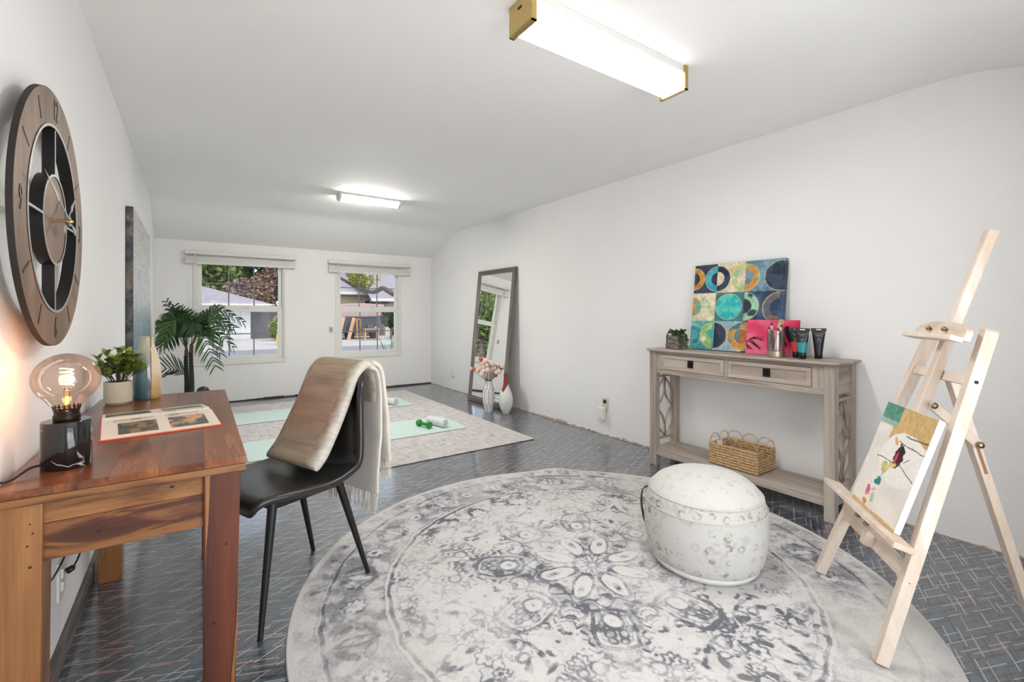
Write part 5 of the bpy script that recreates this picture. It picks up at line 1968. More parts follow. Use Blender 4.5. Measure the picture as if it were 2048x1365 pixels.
for ya in (Y0 + 0.010, Y1 - 0.030):
    MB().b2(K(X0 + LW, ya, 0.668), K(X1 - LW, ya + 0.02, 0.8225)).build('end_panel', M_CWX, con, bevel=0.002)
    yy = ya + 0.010
    MB().b2(K(X0 + LW, ya, 0.628), K(X1 - LW, ya + 0.02, 0.646)).build('end_rail', M_CWX, con, bevel=0.002)
    MB().b2(K(X0 + LW, ya, 0.172), K(X1 - LW, ya + 0.02, 0.190)).build('end_rail', M_CWX, con, bevel=0.002)
    xc, xl, xr = (X0 + X1) / 2, X0 + LW + 0.004, X1 - LW - 0.004
    zt, zb = 0.627, 0.191
    zm = (zt + zb) / 2
    for P0, P1 in (((xc, zt), (xl, zm)), ((xc, zt), (xr, zm)), ((xc, zb), (xl, zm)), ((xc, zb), (xr, zm))):
        dx, dz = P1[0] - P0[0], P1[1] - P0[1]
        L = math.hypot(dx, dz)
        nx, nz = -dz / L, dx / L
        for sg in (-1, 1):
            m = MB()
            q = []
            for k in range(15):
                s = k / 14
                b = sg * 0.036 * math.sin(PI * s)
                x_ = min(xr - 0.001, max(xl + 0.001, P0[0] + dx * s + nx * b))
                q.append(Vector(K(x_, yy, P0[1] + dz * s + nz * b)))
            for k in range(14):
                ext = (q[k + 1] - q[k]).normalized() * 0.0012
                m.bar(q[k] - ext, q[k + 1] + ext, 0.014, 0.010, (0, 1, 0))
            m.build('fret_strip', M_CWZ, con)
ZS = 0.128
MB().b2(K(X0 + 0.012, Y0 + 0.01, ZS - 0.018), K(X1 - 0.005, Y1 - 0.01, ZS)).build('shelf', M_CWY, con, bevel=0.002)
MB().b2(K(X0 + 0.008, Y0 + LW, ZS - 0.050), K(X0 + 0.022, Y1 - LW, ZS - 0.0185)).build('shelf_apron', M_CWY, con, bevel=0.002)
for ya in (Y0 + 0.010, Y1 - 0.030):
    MB().b2(K(X0 + LW, ya, 0.080), K(X1 - LW, ya + 0.02, ZS - 0.0185)).build('end_rail', M_CWX, con, bevel=0.002)

# ------------------------------------------------------------------ wicker basket
M_WICK = plain('water_hyacinth', rgb(192, 158, 116), 0.8, var=0.6, vscale=45, bump=0.5, bscale=200)
M_WIRE = plain('natural_wire', rgb(198, 160, 124), 0.6)
M_WIN_ = plain('basket_inside', rgb(120, 88, 52), 0.9, var=0.4, vscale=70)
bas = thing('wicker_basket', 'woven wicker basket with scalloped wire rim on the console shelf', 'basket', (2.838, 1.560, ZS + 0.0035))
BX, BY, BH = 0.105, 0.150, 0.132
def side_weave(p0, p1, hole=None):
    p0, p1 = Vector(p0), Vector(p1)
    L = (p1 - p0).length
    t = (p1 - p0) / L
    nrm = Vector((t.y, -t.x, 0))
    m = MB()
    rows = 8
    for rw in range(rows):
        z = 0.0095 + (BH - 0.0155) * rw / (rows - 1)
        n = int(L / 0.0175)
        for k in range(n + 1):
            s = (k + (0.5 if rw % 2 else 0.0)) * 0.0175
            if s > L:
                continue
            if hole and hole[0] < s < hole[1] and z > hole[2]:
                continue
            c = p0 + t * min(max(s, 0.004), L - 0.004) + Vector((0, 0, z)) + nrm * rng.uniform(-0.001, 0.0015)
            tl = rng.uniform(0.18, 0.42) * (1 if rw % 2 else -1)
            A = (t + Vector((0, 0, tl))).normalized()
            B = A.cross(nrm).normalized()
            M = Matrix((A, nrm, B)).transposed().to_4x4()
            M.translation = c
            m.ball((0, 0, 0), (rng.uniform(0.0135, 0.0185), 0.0056, rng.uniform(0.0070, 0.0088)), 7, 5, M)
    o = m.build('woven_side', M_WICK, bas, smooth=True, fix=False)
    o['kind'] = 'stuff'
side_weave((-BX, BY, 0), (-BX, -BY, 0))
side_weave((BX, BY, 0), (BX, -BY, 0))
side_weave((-BX, -BY, 0), (BX, -BY, 0), (0.07, 0.145, 0.085))
side_weave((-BX, BY, 0), (BX, BY, 0), (0.07, 0.145, 0.085))
m = MB()
m.b2((-BX, -BY, 0.001), (BX, BY, 0.006))
for sx_ in (-1, 1):
    m.b2((sx_ * BX - 0.0015, -BY, 0.005), (sx_ * BX + 0.0015, BY, BH - 0.006))
for sy in (-1, 1):
    m.b2((-BX, sy * BY - 0.0015, 0.005), (-0.035, sy * BY + 0.0015, BH - 0.006))
    m.b2((0.042, sy * BY - 0.0015, 0.005), (BX, sy * BY + 0.0015, BH - 0.006))
    m.b2((-0.035, sy * BY - 0.0015, 0.005), (0.042, sy * BY + 0.0015, 0.08))
m.build('lining', M_WIN_, bas)
m = MB()
for sx_ in (-1, 1):
    for sy in (-1, 1):
        m.tube([(sx_ * (BX + 0.002), sy * (BY + 0.002), 0.002), (sx_ * (BX + 0.002), sy * (BY + 0.002), BH + 0.002)], 0.0036, 7)
m.tube([(-BX, -BY, BH), (BX, -BY, BH), (BX, BY, BH), (-BX, BY, BH)], 0.0032, 7, closed=True)
m.build('wire_frame', M_WIRE, bas)
def loops(p0, p1, n):
    p0, p1 = Vector(p0), Vector(p1)
    for k in range(n):
        a, b = p0.lerp(p1, k / n), p0.lerp(p1, (k + 1) / n)
        w = (b - a)
        q = []
        for j in range(17):
            an = PI * j / 16
            q.append(a.lerp(b, 0.5) - w * 0.5 * math.cos(an) + Vector((0, 0, BH + 0.052 * math.sin(an) ** 0.85)))
        m = MB()
        m.tube(q, 0.0024, 6)
        m.build('rim_loop', M_WIRE, bas, smooth=True)
loops((-BX, BY, 0), (-BX, -BY, 0), 3)
loops((BX, BY, 0), (BX, -BY, 0), 3)
loops((-BX, -BY, 0), (BX, -BY, 0), 2)
loops((-BX, BY, 0), (BX, BY, 0), 2)

# ------------------------------------------------------------------ canvases on the console
M_PAINT = painted('acrylic_paint', 0.45, 0.10, 90, 0.15)
M_CANV = plain('raw_canvas', (0.55, 0.53, 0.48), 0.9)
vq = VN(41)
def circ_fn(u, v):
    X, Y = u, v
    n, n2 = vq(u * 9, v * 9, 4, 0.6), vq(u * 34 + 7, v * 34, 3, 0.6)
    def A(*c):
        return np.array(c) / 255.0
    ci = np.where(u < 0.28, 0, np.where(u < 0.60, 1, 2))
    ri = np.where(v > 0.66, 0, np.where(v > 0.335, 1, 2))
    cells = [[A(58, 66, 92), A(224, 214, 190), A(118, 150, 164)], [A(222, 212, 184), A(78, 108, 112), A(66, 88, 116)], [A(74, 156, 162), A(168, 186, 196), A(48, 82, 92)]]
    alt = [[A(44, 52, 70), A(206, 178, 140), A(92, 120, 136)], [A(176, 190, 150), A(60, 124, 126), A(44, 60, 84)], [A(104, 176, 170), A(140, 166, 180), A(40, 66, 76)]]
    c = np.zeros((len(u), 3))
    for r_ in range(3):
        for k in range(3):
            q = (ci == k) & (ri == r_)
            f = ss(0.42, 0.66, n[q])[:, None]
            c[q] = cells[r_][k] * (1 - f) + alt[r_][k] * f
    def disc(cu, cv, r0, r1, a, b, half=0, split=None):
        d = np.hypot(u - cu, v - cv) + (n2 - 0.5) * 0.006
        k = (d < r1) & (d >= r0)
        if half < 0:
            k &= u < cu
        if half > 0:
            k &= u >= cu
        f = ss(0.40, 0.62, vq(u * 13 + 3, v * 13 + cu * 9, 3))[:, None]
        col = np.array(a) / 255.0 * (1 - f) + np.array(b) / 255.0 * f
        c[k] = col[k]
        e = np.abs(d - r1) < 0.006
        if half < 0:
            e &= u < cu
        if half > 0:
            e &= u >= cu
        c[e] = c[e] * 0.4 + np.array((0.80, 0.76, 0.56)) * 0.6
    disc(0.0, 0.835, 0.0, 0.075, (44, 50, 64), (60, 64, 78))
    disc(0.0, 0.835, 0.075, 0.13, (206, 142, 62), (176, 112, 48))
    disc(0.285, 0.825, 0.075, 0.145, (52, 148, 168), (84, 178, 184), -1)
    disc(0.285, 0.825, 0.0, 0.082, (224, 212, 184), (206, 190, 158), 1)
    disc(0.285, 0.825, 0.082, 0.150, (34, 46, 62), (52, 68, 84), 1)
    disc(0.60, 0.82, 0.085, 0.148, (150, 186, 140), (196, 200, 150), -1)
    disc(0.60, 0.82, 0.085, 0.150, (198, 138, 66), (142, 172, 130), 1)
    disc(0.965, 0.82, 0.0, 0.160, (36, 48, 64), (56, 74, 92))
    disc(0.0, 0.50, 0.0, 0.115, (112, 158, 140), (206, 150, 70))
    disc(0.435, 0.50, 0.0, 0.145, (46, 168, 172), (84, 194, 186))
    disc(0.605, 0.50, 0.0, 0.085, (44, 56, 70), (60, 74, 90), 1)
    disc(0.605, 0.50, 0.085, 0.155, (152, 196, 164), (48, 70, 84), 1)
    disc(0.965, 0.48, 0.095, 0.165, (160, 96, 52), (92, 98, 110), -1)
    disc(0.03, 0.17, 0.06, 0.12, (92, 178, 176), (58, 140, 150))
    disc(0.265, 0.17, 0.08, 0.145, (222, 216, 176), (150, 186, 120), -1)
    disc(0.265, 0.17, 0.0, 0.08, (52, 168, 168), (130, 180, 110), -1)
    disc(0.285, 0.17, 0.0, 0.150, (34, 44, 60), (58, 66, 82), 1)
    disc(0.60, 0.17, 0.085, 0.155, (52, 118, 138), (206, 140, 70))
    disc(0.60, 0.17, 0.0, 0.085, (178, 106, 58), (90, 130, 140))
    return np.clip(c * (0.86 + 0.30 * n2[:, None]), 0, 1)
def leaning_canvas(name, label, xb, yc_, W, Hh, T, lean_, fn, nu, nv, z=ZC + 0.0006):
    t = thing(name, label, 'painting', (xb, yc_, z + T * math.sin(lean_)))
    t.rotation_euler = (0, lean_, 0)
    MB().b2((0.0008, -W / 2, 0.0), (T, W / 2, Hh)).build('stretcher', M_CANV, t, bevel=0.002)
    panel('painted_face', (0, W / 2, 0), (0, -W, 0), (0, 0, Hh), nu, nv, fn, M_PAINT, t)
    # wrapped edge facing the camera
    panel('painted_edge', (0, -W / 2 - 0.0004, 0), (T, 0, 0), (0, 0, Hh), 6, nv, lambda u, v: fn(0.97 + 0.03 * u, v) * 0.9, M_PAINT, t)
    panel('painted_edge', (0, W / 2, Hh + 0.0004), (0, -W, 0), (T, 0, 0), nu, 4, lambda u, v: fn(u, 0.985 + 0 * v) * 0.95, M_PAINT, t)
    return t
leaning_canvas('circle_painting', 'square canvas of teal, navy and ochre rings leaning on the wall', 2.905, 1.668, 0.62, 0.60, 0.034, R(7.2), circ_fn, 230, 230)
def inpoly(u, v, pts):
    k = np.zeros(len(u), bool)
    n = len(pts)
    j = n - 1
    for i in range(n):
        xi, yi = pts[i]
        xj, yj = pts[j]
        c = ((yi > v) != (yj > v)) & (u < (xj - xi) * (v - yi) / (yj - yi + 1e-12) + xi)
        k ^= c
        j = i
    return k
def pink_fn(u, v):
    n = vq(u * 3 + 1, v * 4 + 2, 3)
    g = np.clip(ss(0.15, 0.9, u * 0.6 + v * 0.55 + (n - 0.5) * 0.7), 0, 1)[:, None]
    c = np.array((0.90, 0.42, 0.55)) * (1 - g) + np.array((0.80, 0.13, 0.28)) * g
    f = ss(0.5, 0.75, vq(u * 2.3 + 9, v * 2 + 4, 3))[:, None]
    c = c * (1 - 0.5 * f) + np.array((0.90, 0.52, 0.62)) * 0.5 * f
    blk = np.array((0.045, 0.03, 0.04))
    k = np.zeros(len(u), bool)
    def stroke(p, q, w0, w1):
        px, py, qx, qy = *p, *q
        L = math.hypot(qx - px, qy - py)
        s = np.clip(((u - px) * (qx - px) + (v - py) * (qy - py)) / L ** 2, 0, 1)
        d = np.hypot(u - px - s * (qx - px), (v - py - s * (qy - py)))
        return d < (w0 + (w1 - w0) * s)
    # palm twigs at the left
    for p, q in (((0.0, 0.36), (0.16, 0.46)), ((0.16, 0.46), (0.33, 0.42)), ((0.0, 0.33), (0.14, 0.36)), ((0.14, 0.36), (0.28, 0.17)), ((0.0, 0.30), (0.08, 0.18))):
        k |= stroke(p, q, 0.012, 0.007)
    for i in range(9):
        s = i / 8
        x, y = 0.06 + 0.24 * s, 0.41 + 0.05 * math.sin(PI * s)
        k |= stroke((x, y), (x + 0.07, y + 0.07), 0.009, 0.003) | stroke((x, y), (x + 0.08, y - 0.02), 0.009, 0.003)
        x, y = 0.08 + 0.19 * s, 0.37 - 0.18 * s
        k |= stroke((x, y), (x + 0.05, y - 0.08), 0.009, 0.003) | stroke((x, y), (x + 0.07, y + 0.01), 0.009, 0.003)
        k |= stroke((0.02 + 0.01 * i, 0.26 - 0.01 * i), (0.03 + 0.016 * i, 0.12), 0.006, 0.003)
    # two perched birds in silhouette
    k |= inpoly(u, v, [(0.735, 0.72), (0.745, 0.80), (0.79, 0.83), (0.835, 0.80), (0.845, 0.74), (0.89, 0.68), (0.925, 0.58), (0.93, 0.48), (0.915, 0.36), (0.89, 0.33), (0.87, 0.40), (0.84, 0.36), (0.82, 0.44), (0.78, 0.52), (0.765, 0.62), (0.75, 0.68)])
    k |= inpoly(u, v, [(0.655, 0.66), (0.69, 0.64), (0.735, 0.55), (0.755, 0.44), (0.80, 0.34), (0.80, 0.27), (0.77, 0.29), (0.79, 0.20), (0.755, 0.25), (0.74, 0.20), (0.715, 0.30), (0.68, 0.38), (0.655, 0.50), (0.64, 0.58)])
    k |= stroke((0.66, 0.40), (0.86, 0.50), 0.008, 0.006) | stroke((0.60, 0.26), (0.70, 0.42), 0.006, 0.006) | (stroke((0.58, 0.02), (0.72, 0.02), 0.02, 0.01))
    c[k] = blk
    return np.clip(c, 0, 1)
leaning_canvas('bird_painting', 'small pink canvas with black bird silhouettes in front of the ring canvas', 2.868, 1.400, 0.305, 0.215, 0.016, R(7.5), pink_fn, 230, 165)

# ------------------------------------------------------------------ trailing plant in cube pot
def stripe_pot():
    t = NT('rough_striped_pot')
    v = t.coord('Object', (1, 1, 9))
    n = t.noise(v, 26, 5, 0.7)
    c = t.ramp(n, [(0.38, (0.05, 0.04, 0.032)), (0.5, (0.17, 0.14, 0.115)), (0.62, (0.45, 0.42, 0.38))])
    t.bump(n, 0.7, 0.004)
    return t.set(c, 0.85)
tp = thing('trailing_plant', 'small trailing green plant in a rough square pot on the console', 'plant', (2.835, 2.035, ZC))
h = 0.052
m = MB()
m.b2((-h, -h, 0), (h, h, 0.006))
for a, b in (((-h, -h), (-h + 0.008, h)), ((h - 0.008, -h), (h, h)), ((-h + 0.008, -h), (h - 0.008, -h + 0.008)), ((-h + 0.008, h - 0.008), (h - 0.008, h))):
    m.b2((a[0], a[1], 0.006), (b[0], b[1], 0.098))
m.build('pot', stripe_pot(), tp)
MB().b2((-h + 0.0085, -h + 0.0085, 0.0065), (h - 0.0085, h - 0.0085, 0.085)).build('soil', M_SOIL, tp)
M_TRAIL = leafmat('trailing_leaf', rgb(38, 72, 32), rgb(66, 104, 48), 0.5)
for k in range(26):
    a = rng.uniform(0, 2 * PI)
    if k < 12:
        a = rng.uniform(R(150), R(300))
    q = Vector((math.cos(a), math.sin(a), 0))
    over = k % 2 == 0
    L = rng.uniform(0.03, 0.085)
    s0 = q * 0.02 + Vector((0, 0, 0.085))
    s1 = q * 0.045 + Vector((0, 0, 0.112 + rng.uniform(0, 0.018)))
    if over:
        s2 = q * rng.uniform(0.068, 0.082) + Vector((0, 0, 0.095))
        s3 = q * rng.uniform(0.072, 0.088) + Vector((rng.uniform(-0.01, 0.01), rng.uniform(-0.01, 0.01), 0.090 - L))
        if k == 4:
            s2, s3 = Vector((-0.035, -0.075, 0.05)), Vector((-0.03, -0.115, 0.012))
        P = smoothpath([s0, s1, s2, s3], 18)
    else:
        P = smoothpath([s0, s1, s1 + q * 0.015 + Vector((0, 0, 0.01))], 12)
    m = MB()
    m.tube(P, 0.0009, 4)
    for p in P[2:]:
        for j in range(4):
            d = Vector((rng.gauss(0, 1), rng.gauss(0, 1), rng.gauss(0.2, 0.8))).normalized()
            sd_ = d.cross(Vector((rng.gauss(0, 1), rng.gauss(0, 1), rng.gauss(0, 1)))).normalized()
            s = rng.uniform(0.005, 0.0085)
            p2 = Vector((p.x, p.y, max(p.z, 0.006)))
            tipz = p2 + d * s * 1.6
            tipz.z = max(tipz.z, 0.003)
            m.add([p2, p2 + d * s * 0.8 + sd_ * s * 0.5, tipz, p2 + d * s * 0.8 - sd_ * s * 0.5], [(0, 1, 2, 3)])
    m.build('trailing_stem', M_TRAIL, tp, fix=False)

# ------------------------------------------------------------------ brush jar, brushes
M_JAR = thinglass('jar_glass', (0.97, 0.97, 0.97), 0.06, 0.02)
M_CHAMP = plain('champagne_metal', (0.50, 0.42, 0.31), 0.35, 0.9)
JX, JY = 2.795, 1.330
jar = thing('brush_jar', 'clear glass jar with a champagne metal base holding brushes', 'jar', (JX, JY, ZC + 0.0004))
MB().lathe([(0, 0), (0.044, 0), (0.046, 0.002), (0.046, 0.034), (0.044, 0.036), (0.0, 0.036)], 40).build('base', M_CHAMP, jar, smooth=True, angle=40)
MB().lathe([(0.0445, 0.036), (0.0445, 0.154), (0.0440, 0.155), (0.0428, 0.154), (0.0428, 0.037)], 40, close=True).build('glass', M_JAR, jar, smooth=True, angle=40)
M_BRH = plain('brush_black', (0.012, 0.012, 0.013), 0.25)
M_FER = plain('brush_ferrule', (0.62, 0.60, 0.57), 0.3, 0.9)
M_BRR = plain('brush_bristle_brown', (0.10, 0.035, 0.02), 0.8)
M_WHT = plain('brush_white', (0.80, 0.79, 0.78), 0.3)
def brush(dx, dy, tl, td, L, kind, label):
    b = Vector((JX + dx, JY + dy, ZC + 0.041))
    ax_ = (LAT * tl + DEP * td + Vector((0, 0, 1))).normalized()
    t = thing('paint_brush', label, 'paint brush', tuple(b), 0, 'brushes in the jar')
    t.rotation_euler = Vector((0, 0, 1)).rotation_difference(ax_).to_euler()
    if kind == 'flat':
        MB().lathe([(0.003, 0), (0.005, 0.02), (0.0055, L * 0.6), (0.004, L * 0.75)], 12).build('handle', M_WHT, t, smooth=True)
        m = MB()
        m.box((0, 0, L * 0.82), (0.004, 0.026, L * 0.16))
        fe = m.build('ferrule', M_FER, t, bevel=0.001)
        fe.rotation_euler = (0, 0, R(0))
        MB().box((0, 0, L * 0.97), (0.005, 0.027, L * 0.14)).build('bristles', plain('brush_bristle_tan', (0.45, 0.30, 0.16), 0.8), t)
    else:
        MB().lathe([(0.0025, 0), (0.0055, 0.03), (0.0068, L * 0.45), (0.0045, L * 0.68)], 12).build('handle', M_BRH if kind == 'black' else M_WHT, t, smooth=True)
        MB().lathe([(0.0046, L * 0.68), (0.0060, L * 0.74), (0.0056, L * 0.88)], 12).build('ferrule', M_FER, t, smooth=True)
        MB().lathe([(0.0052, L * 0.88), (0.0058, L * 0.92), (0.0030, L * 0.98), (0.0, L)], 10).build('bristles', M_BRR, t, smooth=True)
brush(0.004, 0.012, -0.10, 0.0, 0.165, 'black', 'black round paint brush standing upright in the jar')
brush(-0.008, 0.010, -0.20, 0.05, 0.140, 'black', 'short black paint brush leaning left in the jar')
brush(0.010, -0.004, 0.14, -0.05, 0.155, 'black', 'black paint brush crossing behind the others in the jar')
brush(-0.004, -0.012, 0.06, 0.04, 0.130, 'white', 'white-handled paint brush in the jar')
brush(0.0, 0.006, 0.24, 0.02, 0.178, 'flat', 'wide flat brush leaning right out of the jar')

# ------------------------------------------------------------------ paint tubes
M_TBK = plain('tube_black', (0.010, 0.010, 0.012), 0.18)
M_TWH = plain('tube_white_slot', (0.75, 0.75, 0.74), 0.5)
M_TXT = plain('tube_text_grey', (0.30, 0.31, 0.32), 0.5)
def tube(x, y, rz, col, label, colname):
    t = thing('paint_tube', label, 'paint tube', (x, y, ZC + 0.0004), rz)
    # wide axis local x, flat axis local y
    def ringv(z):
        s = min(1, max(0, (z - 0.022) / 0.135))
        w = 0.0195 + (0.0335 - 0.0195) * s ** 1.2
        d = 0.0195 * (1 - s) ** 0.8 + 0.0010
        return w, d
    def section(z0, z1, n, name, mt, g=1.0):
        m = MB()
        NS = 32
        vs = []
        for i in range(n):
            z = z0 + (z1 - z0) * i / (n - 1)
            w, d = ringv(z)
            for k in range(NS):
                a = 2 * PI * k / NS
                vs.append((w * g * math.cos(a), d * g * math.sin(a), z))
        fs = [(i * NS + k, i * NS + (k + 1) % NS, (i + 1) * NS + (k + 1) % NS, (i + 1) * NS + k) for i in range(n - 1) for k in range(NS)]
        fs += [tuple(range(NS - 1, -1, -1)), tuple((n - 1) * NS + k for k in range(NS))]
        m.add(vs, fs)
        return m.build(name, mt, t, smooth=True, angle=50)
    MB().lathe([(0, 0), (0.0185, 0), (0.0195, 0.0015), (0.0195, 0.020), (0.018, 0.0215), (0, 0.0215)], 32).build('cap', M_TBK, t, smooth=True, angle=40)
    b = section(0.0217, 0.160, 22, 'body', M_TBK)
    if colname:
        section(0.036, 0.092, 8, 'colour_band', col, 1.012)
    MB().b2((-0.0365, -0.0016, 0.155), (0.0365, 0.0016, 0.172)).build('crimp', M_TBK, t, bevel=0.0005)
    MB().b2((-0.012, -0.0021, 0.1615), (0.012, -0.0017, 0.1675)).build('hang_slot', M_TWH, t)
    for i, (z, hw, hh) in enumerate(((0.140, 0.020, 0.0016), (0.133, 0.013, 0.0012), (0.127, 0.010, 0.0010), (0.110, 0.004, 0.005), (0.099, 0.013, 0.001))):
        w, d = ringv(z)
        w, d = ringv(z - 0.004)
        MB().box((0, -d - 0.0006, z), (hw * 2, 0.0007, hh * 1.4)).build('print_line', M_TXT, t)
tube(2.800, 1.190, R(-66), plain('tube_teal', rgb(28, 140, 150), 0.18), 'paint tube with a teal colour band on the console', 'teal')
tube(2.838, 1.238, R(-66), plain('tube_red', rgb(196, 58, 48), 0.18), 'paint tube with a red colour band behind the teal one', 'red')
tube(2.880, 1.140, R(-64), None, 'all-black paint tube at the right of the row', None)

# ------------------------------------------------------------------ easel
_pn = [(0.30, rgb(202, 180, 160)), (0.48, rgb(218, 200, 184)), (0.62, rgb(228, 213, 200)), (0.8, rgb(236, 224, 213))]
M_PINE = wood('pale_pine', _pn, 2, 12, 0.06, 0.5, 0.14, 0.8, 0.03)
M_PINH = wood('pale_pine_across', _pn, 0, 12, 0.10, 0.5, 0.14, 0.8, 0.03)
M_KNB = plain('antique_brass', (0.34, 0.26, 0.17), 0.25, 1.0)
M_SCR = plain('dark_screw', (0.02, 0.02, 0.02), 0.4, 0.5)
FR_ = Vector((1.717, 0.534, 0))
EA = Vector((0.781, 0.6245, 0)).normalized()
EB = Vector((EA.y, -EA.x, 0))
tl = R(18)
EU = EB * math.sin(tl) + Vector((0, 0, math.cos(tl)))
EN = EB * math.cos(tl) - Vector((0, 0, math.sin(tl)))     # backwards out of the easel plane
EO = FR_ + EA * 0.266
eas = thing('easel', 'pale pine artist easel with a tall mast at the right', 'easel', (EO.x, EO.y, 0))
def E_(a, hgt, off=0.0):
    return FR_ + EA * a + EU * hgt + EN * off - Vector((EO.x, EO.y, 0))
def ground(p, q):
    """extend segment q->p down to z"""
    return p
for (a0, a1) in ((0.004, 0.118), (0.528, 0.402)):
    m = MB()
    zb = 0.0118 if True else 0
    d0 = (zb + 0.018 * math.sin(tl)) / math.cos(tl)
    p0, p1 = E_(a0, d0 + 0.006, 0.018), E_(a1, 1.098, 0.018)
    m.bar(p0, p1, 0.030, 0.036, EA)
    # rounded head
    fr_ = (p1, EA, (p1 - p0).normalized(), EN)
    m.prism([(0.015 * math.cos(PI * k / 10), 0.012 * math.sin(PI * k / 10)) for k in range(11)], -0.018, 0.018, fr_)
    lg = m.build('front_leg', M_PINE, eas, bevel=0.002)
    for hh in (0.285, 0.938):
        s = hh / 1.11
        sd_ = -1 if a0 < 0.2 else 1
        c = E_(a0 + (a1 - a0) * s, hh, 0.018) + EA * sd_ * 0.0152
        M = Matrix.Translation(c) @ Vector((0, 0, 1)).rotation_difference(EA * sd_).to_matrix().to_4x4()
        MB().lathe([(0.0055, -0.002), (0.0055, 0.0010), (0.0035, 0.0012), (0.0, 0.0004)], 14, M).build('screw', M_SCR, lg)
MB().bar(E_(0.112, 0.938, 0.016), E_(0.412, 0.938, 0.016), 0.032, 0.020, EU).build('upper_bar', M_PINH, eas, bevel=0.002)
MB().bar(E_(0.040, 0.310, 0.014), E_(0.492, 0.310, 0.014), 0.048, 0.022, EU).build('lower_bar', M_PINH, eas, bevel=0.002)
MB().bar(E_(0.245, 0.285, -0.011), E_(0.245, 1.445, -0.011), 0.032, 0.030, EA).build('mast', M_PINE, eas, bevel=0.004)
# ledge with its backing board
MB().bar(E_(-0.035, 0.398, -0.056), E_(0.535, 0.398, -0.056), 0.018, 0.060, EU).build('ledge', M_PINH, eas, bevel=0.003)
m = MB()
m.prism([(0.060, 0.388), (0.075, 0.375), (0.110, 0.366), (0.135, 0.350), (0.395, 0.350), (0.420, 0.366), (0.455, 0.375), (0.470, 0.388)], -0.044, -0.027, (E_(0, 0, 0), EA, EU, EN))
bb = m.build('ledge_board', M_PINH, eas, bevel=0.002)
def knob(p, d, r, parent):
    M = Matrix.Translation(p) @ Vector((0, 0, 1)).rotation_difference(d).to_matrix().to_4x4()
    MB().lathe([(r * 0.4, -0.004), (r * 0.4, 0.003), (r * 0.85, 0.004), (r, 0.008), (r * 0.85, 0.012), (r * 0.4, 0.0145), (0, 0.015)], 18, M).build('knob', M_KNB, parent, smooth=True)
for a in (0.205, 0.275):
    knob(E_(a, 0.368, -0.045), -EN, 0.0088, bb)
# top clamp
m = MB()
out = [(0.100, 1.052), (0.100, 1.078)] + [(0.240 + 0.140 * math.cos(PI * (1 - k / 14)), 1.080 + 0.034 * math.sin(PI * k / 14)) for k in range(15)] + [(0.380, 1.052)]
m.prism(out, -0.046, -0.0265, (E_(0, 0, 0), EA, EU, EN))
cl = m.build('top_clamp', M_PINH, eas, bevel=0.002)
MB().bar(E_(0.100, 1.052, -0.062), E_(0.385, 1.052, -0.062), 0.016, 0.036, EU).build('clamp_lip', M_PINH, cl, bevel=0.002)
for a in (0.200, 0.290):
    knob(E_(a, 1.084, -0.047), -EN, 0.0088, cl)
# rear leg
foot = EB * 0.575
hinge = E_(0.258, 0.935, 0.046)
m = MB()
dirn = (foot - hinge).normalized()
ft = foot + dirn * 0.0
ft = Vector((foot.x, foot.y, 0.006))
m.bar(hinge, ft, 0.036, 0.026, EA)
rl = m.build('rear_leg', M_PINE, eas, bevel=0.002)
q0, q1 = hinge.lerp(ft, 0.25), hinge.lerp(ft, 0.36)
sl = plain('slot_inner_wood', (0.30, 0.16, 0.08), 0.7)
m = MB()
MB().bar(q0 - EA * 0.0182, q1 - EA * 0.0182, 0.0012, 0.009, EA).build('slot', sl, rl)
MB().bar(hinge - EA * 0.05 + Vector((0, 0, 0.004)), hinge + EA * 0.05 + Vector((0, 0, 0.004)), 0.018, 0.018, EU).build('hinge_block', M_PINH, rl, bevel=0.002)
la, lb = E_(0.222, 0.830, 0.005), hinge.lerp(ft, 0.245) - EA * 0.026
m = MB()
m.bar(la, lb, 0.012, 0.030, EA)
lk = m.build('link_arm', M_PINE, eas, bevel=0.004)
knob(la - EA * 0.006, -EA, 0.011, lk)
knob(lb - EA * 0.006, -EA, 0.011, lk)
m = MB()
wp = E_(0.264, 0.842, -0.006)
m.tube([wp, wp + EA * 0.024], 0.003, 8)
for s in (-1, 1):
    m.ball(tuple(wp + EA * 0.026 + EU * 0.010 * s), (0.004, 0.004, 0.008), 8, 6)
m.build('wing_nut', M_KNB, lk, smooth=True)

